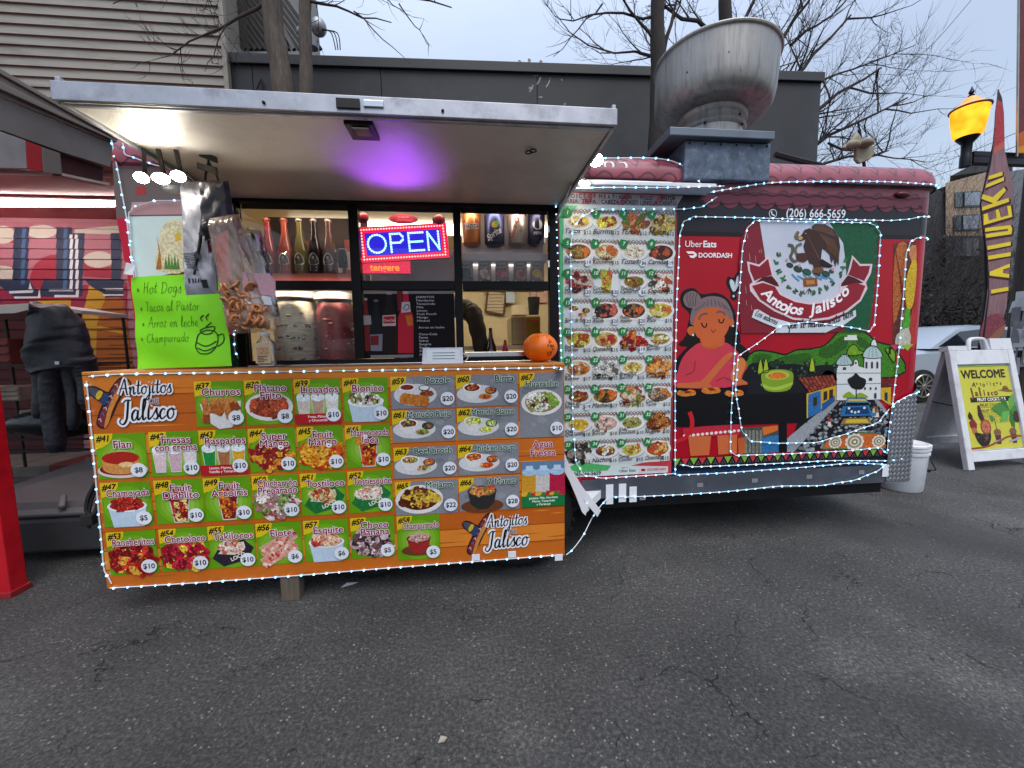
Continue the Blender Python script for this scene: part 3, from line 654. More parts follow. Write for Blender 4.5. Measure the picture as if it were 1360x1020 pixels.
# woman
bk = '#120c10'
pr.px(z3([(85, 500), (100, 465), (150, 450), (190, 480), (260, 474), (315, 500), (350, 560), (360, 620), (362, 735), (90, 735), (112, 690), (118, 650), (130, 580), (95, 540)]), bk, .0013, sm=4)
pr.px(z4([(60, 330), (60, 200), (85, 150), (130, 100), (110, 60), (350, 30), (345, 70), (430, 150), (440, 300)]), bk, .0013, sm=3)
pr.px(z3([(100, 505), (115, 475), (150, 466), (182, 490), (182, 525), (155, 548), (115, 540)]), '#7c696b', .002, sm=4)
for k in range(4): pr.pstroke(z3([(120 + k * 15, 472 + abs(k - 1) * 3), (118 + k * 14, 505), (130 + k * 10, 540)]), .004, '#51444a', .0026, 4)
pr.px(z3([(135, 620), (145, 550), (185, 505), (240, 490), (300, 505), (335, 560), (342, 620), (300, 640), (180, 640)]), '#7c696b', .002, sm=4)
for k in range(9):
    a_ = 150 + k * 22; pr.pstroke(z3([(a_, 575 - 40 * math.sin((k + 1) / 10 * 3.1)), (a_ * .72 + 66, 560 - 55 * math.sin((k + .6) / 10 * 3.1))]), .004, '#51444a', .0026)
pr.px(z3([(118, 660), (128, 640), (150, 640), (155, 670), (135, 682)]), '#c2622f', .0022, sm=3)
pr.px(z3([(325, 610), (342, 600), (348, 622), (332, 640)]), '#c2622f', .0022, sm=3)
pr.px(z3([(150, 640), (158, 590), (190, 555), (240, 545), (290, 555), (318, 590), (325, 630), (310, 670), (290, 700), (290, 735), (195, 735), (192, 705), (165, 685)]), '#c65f31', .003, sm=4)
pr.px(z4([(190, 60), (292, 55), (296, 100), (250, 125), (205, 118), (185, 90)]), '#bd572c', .0027, sm=3)
pr.pstroke(z3([(175, 605), (185, 585), (205, 575), (218, 580)]), .011, '#6a5253', .0036, 4); pr.pstroke(z3([(262, 572), (275, 565), (295, 570), (305, 583)]), .011, '#6a5253', .0036, 4)
pr.pstroke(z3([(188, 620), (196, 638), (210, 640), (214, 622)]), .0075, bk, .0036, 4); pr.pstroke(z3([(272, 602), (278, 618), (292, 618), (298, 600)]), .0075, bk, .0036, 4)
pr.pstroke(z3([(236, 652), (246, 668), (258, 652)]), .006, '#9c2f2a', .0036, 4); pr.ell(*tpx(920, 445), .006, .006, '#eeeeee', .0036, 8); pr.ell(*tpx(973, 433), .006, .006, '#eeeeee', .0036, 8)
pr.px(z4([(70, 312), (74, 230), (100, 160), (150, 110), (190, 92), (225, 120), (270, 118), (300, 90), (345, 115), (385, 165), (410, 200), (412, 296)]), '#c33a4a', .0022, sm=3)
pr.px(z4([(170, 300), (225, 240), (290, 165), (330, 140), (345, 150), (300, 200), (250, 260), (215, 300)]), '#c4643a', .003, sm=3)
pr.px(z4([(330, 250), (355, 190), (385, 165), (405, 190), (395, 230), (370, 270), (340, 280)]), '#cf7a3a', .003, sm=3)
pr.px(z4([(75, 312), (80, 288), (120, 290), (200, 280), (235, 300), (225, 312)]), '#c4643a', .0026, sm=2); pr.px(z4([(350, 260), (412, 255), (412, 297), (345, 297)]), '#c4643a', .0026)
pr.pstroke(z4([(110, 250), (150, 230), (158, 180)]), .004, '#8c2634', .0034, 4); pr.pstroke(z4([(260, 280), (300, 262), (330, 280)]), .004, '#8c2634', .0034, 4)
# hills, bushes
g1, g2, g3 = '#3d7a1c', '#2a5a1a', '#6c9a1f'
pr.outl(z4([(412, 175), (430, 145), (470, 130), (540, 138), (600, 150), (650, 128), (720, 122), (790, 105), (840, 55), (870, 28), (905, 20), (960, 30), (1000, 50), (1040, 85), (1090, 100), (1135, 120), (1135, 260), (420, 260)]), g1, bk, .009, .0016, 4, .5)
for P in ([(560, 170), (640, 150), (720, 145), (700, 190), (600, 200)], [(450, 150), (520, 150), (510, 190), (440, 200)], [(760, 130), (830, 95), (880, 60), (900, 110), (800, 170)], [(940, 60), (990, 80), (1020, 120), (960, 110)]): pr.px(z4(P), g2, .0026, .4, 3)
for P in ([(905, 120), (935, 100), (960, 130), (990, 140), (940, 155), (900, 150)], [(1085, 120), (1130, 130), (1130, 190), (1105, 160)]): pr.outl(z4(P), g3, bk, .005, .003, 3, .3)
pr.px(z4([(885, 65), (900, 65), (900, 55), (945, 55), (945, 65), (950, 80), (885, 80)]), '#d9dbd5', .0034)
pr.px(z4([(412, 215), (450, 190), (530, 200), (640, 195), (720, 205), (800, 200), (870, 210), (860, 290), (420, 290)]), '#15191a', .003, sm=3)
rr = random.Random(3)
for k in range(46):
    x, y = rr.uniform(430, 850), rr.uniform(185, 260); u, v = tpx(*z4([(x, y)])[0]); q = rr.uniform(.008, .018); pr.ell(u, v, q, q * 1.1, '#0d100f', .0034, 10); pr.ell(u, v, q * .7, q * .75, rr.choice(('#3a4a3e', '#2c3a33', '#4a5a50', '#233027')), .004, 10)
for x, y in ((475, 215), (502, 210), (727, 205)): pr.outl(z4([(x - 14, y + 22), (x, y - 45), (x + 14, y + 20), (x, y + 28)]), '#9fb52a', bk, .004, .0044, 2)
# table, pot, cloth
pr.px(z4([(55, 320), (700, 300), (705, 482), (55, 505)]), '#0e0d12', .0036)
pr.px(z4([(410, 300), (420, 275), (640, 265), (705, 335), (410, 345)]), '#191a20', .004)
for x, y in ((112, 336), (232, 324), (345, 337)):
    pr.px(z4([(x - 45, y + 4), (x - 30, y - 12), (x - 5, y - 6), (x + 20, y - 16), (x + 45, y - 8), (x + 46, y + 10), (x + 20, y + 16), (x - 20, y + 18)]), '#c8742c', .0042, .4, 3); pr.px(z4([(x - 10, y - 4), (x + 10, y - 10), (x + 25, y - 4), (x + 5, y + 4)]), '#7a2c14', .0046, .4, 2)
pr.outl(z4([(476, 258), (490, 232), (560, 220), (620, 228), (638, 255), (622, 318), (560, 334), (495, 322)]), '#7d9c2a', bk, .004, .0044, 3)
u, v = tpx(*z4([(557, 252)])[0]); pr.ell(u, v, .079, .028, '#a3bd45', .005); pr.ell(u, v - .001, .06, .02, '#d4752a', .0054, mot=.4)
pr.px(z4([(480, 290), (540, 310), (630, 285), (625, 300), (555, 325), (490, 312)]), '#a3bd45', .0048, sm=3)
pr.px(z4([(565, 480), (605, 478), (605, 625), (565, 628)]), '#0e0d12', .0042)
pr.px(z4([(95, 512), (200, 500), (375, 490), (380, 530), (365, 545), (100, 550)]), '#b8283a', .0036)
pr.px(z4([(122, 548), (235, 548), (225, 640), (135, 645)]), '#c8663a', .0036); pr.px(z4([(265, 546), (362, 540), (360, 632), (270, 638)]), '#c8663a', .0036)
for k in range(13):
    u, v = tpx(*z4([(105 + k * 22, 547 - k * 2.2)])[0]); pr.ell(u, v, .011, .009, '#ead9d6', .0042, 8)
pr.pstroke(z4([(130, 430), (142, 470), (138, 510), (110, 555), (62, 575)]), .026, '#c01f28', .0046, 5); 
pr.px(z4([(380, 510), (565, 495), (565, 625), (380, 640)]), '#4a4a46', .0022, .4)
for k in range(5): pr.px(z4([(400 + k * 18, 520), (412 + k * 18, 519), (412 + k * 18, 630), (400 + k * 18, 632)]), '#77776c', .0028, .3)
pr.px(z4([(485, 505), (560, 495), (560, 520), (490, 545)]), '#cf6a2a', .003); pr.px(z4([(480, 560), (565, 540), (565, 625), (480, 630)]), '#2a6a9a', .003, .3); pr.px(z4([(365, 560), (400, 550), (400, 630), (370, 640)]), '#b8582c', .003)
# street with cobbles, houses, church
pr.px(z4([(705, 335), (860, 370), (1040, 370), (1100, 440), (1100, 605), (610, 625)]), '#17171b', .0022)
pr.px(z4([(835, 375), (865, 372), (640, 625), (600, 625), (605, 560), (700, 480)]), '#8f9499', .0028, .2); pr.px(z4([(1030, 372), (1050, 370), (1105, 440), (1105, 470)]), '#8f9499', .0028, .2)
for k in range(420):
    x, y = rr.uniform(650, 1098), rr.uniform(378, 615)
    if x < 868 - (y - 375) * .92 or x > 1040 + (y - 375) * .9: continue
    u, v = tpx(*z4([(x, y)])[0]); q = .004 + (y - 375) / 240 * .008; pr.blob(u, v, q, rr.choice(('#6b6e74', '#8a8d92', '#4c4f55', '#9b9ea2')), .003, 7, .2, 1.5, rr.uniform(-.3, .3), .2)
pr.outl(z4([(846, 375), (846, 215), (850, 200), (870, 150), (900, 148), (918, 180), (915, 210), (930, 200), (932, 180), (942, 172), (952, 182), (954, 205), (980, 215), (982, 150), (990, 125), (1020, 105), (1050, 120), (1064, 150), (1064, 370)]), '#d5d8d8', bk, .004, .0034, 0)
pr.outl(z4([(848, 200), (855, 172), (885, 150), (912, 170), (920, 198)]), '#a9c0bf', bk, .004, .0042, 3); pr.outl(z4([(980, 165), (985, 130), (1022, 105), (1058, 130), (1064, 165)]), '#a9c0bf', bk, .004, .0042, 3)
pr.outl(z4([(1015, 110), (1018, 85), (1030, 75), (1040, 88), (1042, 110)]), '#d5d8d8', bk, .004, .0042, 2); pr.pstroke(z4([(1029, 78), (1030, 62)]), .003, '#4a8a5a', .0046); pr.pstroke(z4([(1022, 68), (1037, 68)]), .003, '#4a8a5a', .0046)
for x in (850, 1062): pass
pr.pstroke(z4([(846, 240), (1064, 240)]), .004, '#6f8f95', .0046); pr.pstroke(z4([(846, 295), (1064, 290)]), .004, '#6f8f95', .0046)
for x, y, w_, h_ in ((992, 200, 10, 34), (1019, 200, 10, 34), (1045, 200, 10, 34), (885, 218, 16, 14), (940, 190, 8, 10), (1012, 270, 16, 16), (985, 315, 8, 14), (1012, 315, 8, 14), (1038, 315, 8, 14), (1035, 350, 12, 28)):
    pr.px(z4([(x - w_ / 2, y + h_ / 2), (x - w_ / 2, y - h_ / 3), (x, y - h_ / 2), (x + w_ / 2, y - h_ / 3), (x + w_ / 2, y + h_ / 2)]), '#3a3d44', .0046)
for x in (866, 884, 902): pr.pstroke(z4([(x, 196), (884 + (x - 884) * .5, 155)]), .002, '#6f8f95', .0048)
for x in (1000, 1022, 1044): pr.pstroke(z4([(x, 162), (1022 + (x - 1022) * .5, 110)]), .002, '#6f8f95', .0048)
pr.outl(z4([(775, 250), (800, 225), (830, 235), (845, 260), (846, 280), (800, 285)]), '#ccd0cf', bk, .004, .003, 2)
pr.outl(z4([(655, 262), (830, 250), (848, 295), (712, 335)]), '#5e241d', bk, .005, .0044, 0)
for i in range(7):
    for j in range(9):
        s_, t_ = (i + .5) / 7, (j + .5) / 9; x = (655 + 57 * s_) * (1 - t_) + (830 + 18 * s_) * t_; y = (262 + 73 * s_) * (1 - t_) + (250 + 45 * s_) * t_
        u, v = tpx(*z4([(x, y)])[0]); pr.blob(u, v, .008, rr.choice(('#8a3a2c', '#74302a', '#a04c38')), .005, 6, .15, 1.1, .5, .2)
pr.px(z4([(702, 340), (845, 298), (845, 372), (700, 460)]), '#c9a02a', .0034, .2); pr.px(z4([(710, 345), (770, 325), (770, 430), (705, 460)]), '#2a68a0', .004, .3); pr.px(z4([(775, 390), (838, 350), (838, 378), (775, 430)]), '#24558c', .004, .2)
for x, y in ((742, 380), (792, 352), (820, 343)): pr.px(z4([(x - 9, y + 24), (x - 9, y - 20), (x + 9, y - 25), (x + 9, y + 15)]), '#3a2418', .0046)
pr.pstroke(z4([(702, 345), (703, 460)]), .008, '#c9b23a', .005)
pr.px(z4([(1066, 285), (1110, 255), (1112, 310), (1070, 310)]), '#5e241d', .0044, .3); pr.px(z4([(1062, 312), (1112, 310), (1112, 400), (1062, 368)]), '#c9a02a', .004, .2); pr.px(z4([(1080, 335), (1095, 335), (1095, 380), (1080, 370)]), '#20344a', .0046)
pr.px(z4([(905, 290), (900, 270), (925, 255), (940, 240), (960, 258), (988, 272), (985, 300), (965, 320), (925, 315)]), '#15161a', .005, sm=3); pr.pstroke(z4([(942, 300), (942, 360)]), .006, '#15161a', .005)
pr.px(z4([(880, 360), (905, 330), (935, 350), (960, 335), (1000, 360)]), '#86a02c', .0048, sm=3)
pr.outl(z4([(885, 385), (900, 362), (985, 362), (1005, 385)]), '#5a8fb0', bk, .004, .0052, 0); pr.px(z4([(905, 368), (985, 368), (990, 376), (900, 376)]), '#c9b45a', .006)
pr.outl(z4([(862, 452), (875, 400), (1005, 396), (1022, 448)]), '#2c6a9c', bk, .004, .0056, 0); pr.px(z4([(885, 440), (893, 408), (995, 405), (1005, 438)]), '#123a68', .0064)
for x, y in ((918, 428), (935, 432), (952, 428), (905, 412), (980, 410)): pr.ell(*tpx(*z4([(x, y)])[0]), .009, .008, '#d6d8d6', .0068, 8)
pr.outl(z4([(862, 492), (880, 460), (1000, 458), (1020, 488)]), '#8a7048', bk, .003, .0056, 0); pr.px(z4([(885, 484), (895, 466), (990, 464), (1003, 482)]), '#c9b02e', .0064)
for x, y, c_ in ((810, 470, '#a0303a'), (1026, 425, '#d0b08a'), (1043, 425, '#8a6a52')):
    pr.px(z4([(x - 9, y + 30), (x - 6, y), (x + 6, y), (x + 9, y + 30)]), '#d8d0c8', .006); pr.px(z4([(x - 7, y + 8), (x - 5, y - 12), (x + 5, y - 12), (x + 7, y + 8)]), c_, .0064); pr.ell(*tpx(*z4([(x, y - 20)])[0]), .007, .008, '#7a4a32', .0066, 8)
pr.ell(*tpx(*z4([(1025, 440)])[0]), .02, .018, '#3a76a0', .0062, 10)
pr.outl(z4([(775, 610), (800, 560), (860, 545), (960, 530), (1050, 535), (1085, 590), (1085, 605)]), '#c0622a', '#2f6a3a', .007, .006, 0, .3)
for x, y, q in ((838, 578, 32), (932, 575, 46), (1050, 572, 34)):
    u, v = tpx(*z4([(x, y)])[0]); w_ = q / 3.676 * .0041
    for k in range(11): pr.ell(u + w_ * math.cos(k * .571), v + w_ * .8 * math.sin(k * .571), w_ * .3, w_ * .28, '#e2d3c2', .0066, 8)
    pr.ell(u, v, w_ * .95, w_ * .78, '#8f8a72', .007, 16); pr.ell(u, v, w_ * .66, w_ * .54, '#d8cdb4', .0074, 16); pr.ell(u, v, w_ * .45, w_ * .36, '#7d745c', .0078, 14); pr.ell(u, v, w_ * .2, w_ * .16, '#e8e0cc', .0082, 10)
# bunting
zb0, zb1 = vz(897, 609.5), vz(900, 619)
zt_, zl_ = vz(1000, 604), vz(1000, 612.5)
pr.rect(uA, .43, XF, zt_ + .003, '#141217', .0066)
nB = 26
for k in range(nB):
    u0_, u1_ = uA + (2.57 - uA) * k / nB, uA + (2.57 - uA) * (k + 1) / nB
    c_ = ('#7fae3a', '#c23a44')[k % 2]; pr.poly([(u0_ + .003, zt_), (u1_ - .003, zt_), ((u0_ + u1_) / 2, zl_ - .002)], c_, .0074); pr.poly([(u1_ - .014, zl_ - .002), (u1_, zt_ - .016), (u1_ + .014, zl_ - .002)], '#5a5a5e', .0078); pr.poly([(u1_ - .007, zl_), (u1_, zt_ - .022), (u1_ + .007, zl_)], '#141217', .0082)
pr.rect(uA, .43, 2.57, .455, '#0f2a44', .0074)
# right strip: vegetables panel and small bunting on the corner
pr.px([(1186, 325), (1200, 319), (1216, 322), (1210, 460), (1185, 463)], '#5a2a1c', .0016)
pr.px([(1188, 335), (1204, 325), (1200, 380), (1186, 430)], '#a85a26', .0024, .5, 3); pr.px([(1203, 370), (1212, 345), (1217, 352), (1213, 400), (1206, 412), (1202, 400)], '#c9a51e', .003, .3, 3); pr.px([(1206, 330), (1216, 326), (1216, 350), (1210, 348)], '#c07a4a', .0026, .3, 2)
pr.px([(1200, 412), (1208, 412), (1207, 438), (1198, 436)], '#4a9a2a', .003, .4, 2); pr.px([(1190, 445), (1206, 435), (1208, 460), (1190, 462)], '#b8b4a4', .003, .3, 2); pr.px([(1209, 420), (1214, 405), (1214, 455), (1208, 460)], '#b02a2a', .003, .3, 2)
for q in range(7): pr.pstroke([(1188 + q * 2, 330 + q * 9), (1192 + q * 1.5, 350 + q * 13)], .004, '#7a1f18', .0034)
pr.px([(1180, 461), (1214, 456), (1213, 466), (1179, 471)], '#141217', .0036)
for q, c_ in enumerate(('#b03a48', '#8fae3a')): x = 1188 + q * 16; pr.px([(x - 7, 458), (x + 7, 457), (x, 466)], c_, .0044)
pr.px([(1188, 500), (1190, 470), (1213, 466), (1212, 500)], '#b01028', .002)
pr.build('mural_print', P_print, TR)

# --- flag window panel, set slightly proud
pr = Print(lambda u, v, d: trail(u, v, d + .006), tpx)
F = z5([(130, 80), (600, 82), (1095, 92), (1118, 130), (1118, 200), (1075, 700), (1040, 930), (1015, 962), (165, 975), (20, 975), (10, 800), (0, 420), (20, 230), (60, 130)])
b = MB(); b.prism([trail(*tpx(x, y), .0) for x, y in F], (0, -.0055, 0)); FL = b.build('flag_window', M_red, TR)
pr.px(F, '#7c1f2e', .0006)
pr.px(z5([(165, 84), (600, 84), (720, 86), (735, 120), (830, 260), (850, 420), (860, 600), (700, 800), (520, 840), (330, 800), (235, 620), (205, 330)]), '#c3c8d6', .001)
pr.px(z5([(715, 88), (1092, 96), (1114, 135), (1114, 200), (1070, 700), (1036, 930), (1012, 955), (840, 962), (840, 800), (800, 600), (760, 300), (700, 180)]), '#145233', .0007, .25)
for k in range(14): x, y = rr.uniform(30, 200), rr.uniform(120, 780); pr.pstroke(z5([(x, y), (x + 6, y + rr.uniform(20, 70))]), .003, '#b98a8c', .0014)
for k in range(10): x, y = rr.uniform(860, 1080), rr.uniform(130, 900); pr.ell(*tpx(*z5([(x, y)])[0]), .004, .005, '#2f6f4c', .0014, 7)
# scroll banner
wl, rd = '#dfc6cb', '#8f1c2c'
bl = z5([(65, 405), (160, 430), (240, 362), (262, 420), (275, 520), (320, 580), (330, 650), (450, 710), (560, 730), (700, 715), (800, 650), (800, 590), (860, 510), (895, 380), (900, 355), (965, 425), (1062, 425), (1050, 500), (1010, 575), (1022, 620), (970, 720), (860, 810), (720, 865), (590, 880), (430, 868), (280, 800), (160, 720), (90, 640), (85, 590), (110, 570), (75, 480)])
pr.px(bl, wl, .0018)
def shr(P, k):
    cx = sum(p[0] for p in P) / len(P); cy = sum(p[1] for p in P) / len(P); return [(cx + (x - cx) * k, cy + (y - cy) * k) for x, y in P]
pr.px(z5([(85, 425), (162, 447), (232, 385), (245, 440), (262, 515), (190, 530), (125, 560), (90, 480)]), '#86192a', .0026)
pr.px(z5([(1042, 440), (960, 442), (908, 385), (890, 460), (868, 510), (930, 535), (995, 560), (1030, 495)]), '#86192a', .0026)
pr.px(z5([(262, 520), (308, 575), (320, 605), (290, 600), (190, 560), (130, 575), (190, 530)]), '#4a0c18', .0024); pr.px(z5([(866, 515), (815, 580), (810, 605), (880, 590), (990, 575), (930, 540)]), '#4a0c18', .0024)
pr.px(z5([(105, 600), (190, 575), (285, 605), (325, 670), (445, 728), (560, 748), (705, 732), (805, 668), (870, 590), (930, 575), (1005, 600), (960, 705), (850, 792), (715, 846), (590, 862), (435, 850), (290, 785), (170, 705)]), rd, .0032)
# lettering on the arc
c0 = tpx(*z5([(545, 300)])[0]); e0 = tpx(*z5([(185, 665)])[0]); e1 = tpx(*z5([(560, 832)])[0])
rad = ((e1[0] - c0[0]) ** 2 + (e1[1] - c0[1]) ** 2) ** .5 - .004
pr.textarc('Antojos', c0[0], c0[1], rad, -137, -92, .058, '#f3eef0', .004, .03, .2, True, 1.15)
pr.textarc('Jalisco', c0[0], c0[1], rad, -84, -40, .058, '#f3eef0', .004, .03, .2, True, 1.15)
# motto ribbon
pr.px(z5([(120, 790), (150, 785), (260, 850), (400, 890), (560, 905), (700, 895), (830, 840), (925, 790), (930, 840), (840, 905), (740, 945), (690, 970), (290, 972), (300, 935), (200, 895), (100, 850)]), '#cfd4da', .0042)
pts = [tpx(*z5([p])[0]) for p in ((120, 838), (300, 918), (380, 945), (560, 948), (700, 925), (915, 838))]
for tx, (p0, p1), h_ in (('Los sabores', (pts[0], pts[1]), .016), ('que te haran', (pts[2], pts[4]), .018), ('sentir bien', (pts[4], pts[5]), .016)):
    a_ = math.atan2(p1[1] - p0[1], p1[0] - p0[0]); L_ = math.hypot(p1[0] - p0[0], p1[1] - p0[1]); xh = L_ * .95 / pen_w(tx, 1.0)
    pen(pr, tx, p0[0] + .003, p0[1] + .004, xh, '#14141a', .0052, .13, .25, a_, .8)
# wreath, cactus, eagle, snake
for side in (0, 1):
    L_ = [(315, 350), (300, 420), (318, 480), (350, 545), (400, 600), (450, 640), (500, 660)] if not side else [(850, 390), (830, 450), (800, 510), (750, 575), (700, 620), (650, 640), (600, 655)]
    for i, (x, y) in enumerate(L_):
        for k in range(4):
            a_ = rr.uniform(0, 6.28); q = z5([(x + rr.uniform(-14, 14), y + rr.uniform(-16, 16))])[0]; u, v = tpx(*q); pr.ell(u, v, .014, .006, rr.choice(('#2f6a3a', '#3f7f3f', '#55603c', '#234a34')), .0022 + k * .0002, 8, a_)
for x, y, r_, c_ in ((405, 435, 26, '#2b3a3a'), (470, 465, 34, '#2a3f3a'), (540, 490, 34, '#1f5a3a'), (620, 500, 30, '#31403f'), (690, 505, 32, '#2d4a44'), (735, 485, 20, '#3a4a44')):
    u, v = tpx(*z5([(x, y)])[0]); w_ = r_ / 6 * .0042; pr.ell(u, v, w_ * 1.25, w_ * .8, '#151a1a', .0026, 14, -.3); pr.ell(u, v, w_ * 1.1, w_ * .66, c_, .003, 14, -.3, .3)
for x, y in ((380, 395), (425, 390), (480, 440), (745, 470)): u, v = tpx(*z5([(x, y)])[0]); pr.ell(u, v, .008, .01, '#c98a8a', .0034, 8)
for k in range(7): x = 420 + k * 45; pr.pstroke(z5([(x, 505 + (k % 2) * 14), (x + 30, 535), (x + 60, 560 - (k % 3) * 10)]), .009, '#4f8fb8', .0028, 3)
pr.px(z5([(510, 540), (620, 535), (625, 600), (515, 606)]), '#8a4a28', .0036, .4); pr.px(z5([(530, 555), (600, 552), (602, 586), (535, 590)]), '#b07a3a', .004, .4)
for x in (520, 550, 575, 600): pr.pstroke(z5([(558, 620), (x, 668)]), .004, '#222', .0032)
pr.pstroke(z5([(390, 275), (425, 285), (425, 330), (410, 370), (440, 405), (475, 385)]), .017, '#5a5548', .0036, 5); pr.pstroke(z5([(500, 265), (460, 285), (450, 330), (480, 360), (515, 350)]), .015, '#6a6452', .0036, 5); pr.px(z5([(440, 205), (460, 165), (482, 175), (470, 200), (490, 225), (455, 235)]), '#6f6850', .0036, .3, 2)
pr.px(z5([(465, 225), (500, 190), (520, 155), (560, 142), (590, 158), (575, 130), (600, 110), (680, 110), (750, 150), (790, 210), (802, 290), (795, 350), (790, 440), (775, 400), (765, 450), (750, 380), (735, 420), (720, 350), (690, 320), (660, 300), (650, 380), (655, 440), (640, 480), (600, 490), (590, 430), (560, 420), (545, 380), (525, 330), (512, 280), (530, 230), (500, 240), (480, 245)]), '#3d2620', .0042, .35)
pr.px(z5([(580, 135), (605, 118), (675, 118), (740, 158), (770, 210), (700, 190), (640, 170), (590, 160)]), '#5a3c30', .0048, .3)
pr.px(z5([(655, 385), (745, 440), (730, 455), (660, 450), (640, 420)]), '#241511', .0046)
for k in range(9): pr.pstroke(z5([(630 + k * 14, 180 + k * 6), (690 + k * 12, 260 + k * 8), (705 + k * 10, 320 + k * 8)]), .004, '#6a4838', .005, 4)
for k in range(8): pr.pstroke(z5([(540 + k * 12, 200 + k * 22), (560 + k * 11, 240 + k * 22)]), .004, '#6a4a3c', .005)
pr.px(z5([(455, 350), (520, 340), (545, 380), (520, 410), (470, 400)]), '#4a2a20', .005, .3, 3); pr.px(z5([(588, 460), (660, 455), (665, 490), (590, 500)]), '#6a4a2c', .005, .3, 2)
pr.px(z5([(466, 224), (490, 205), (505, 215), (498, 232), (478, 238)]), '#c7a06a', .0054); pr.ell(*tpx(*z5([(528, 185)])[0]), .003, .003, '#e8d8a0', .0056, 6)
pr.build('flag_print', P_print, FL)

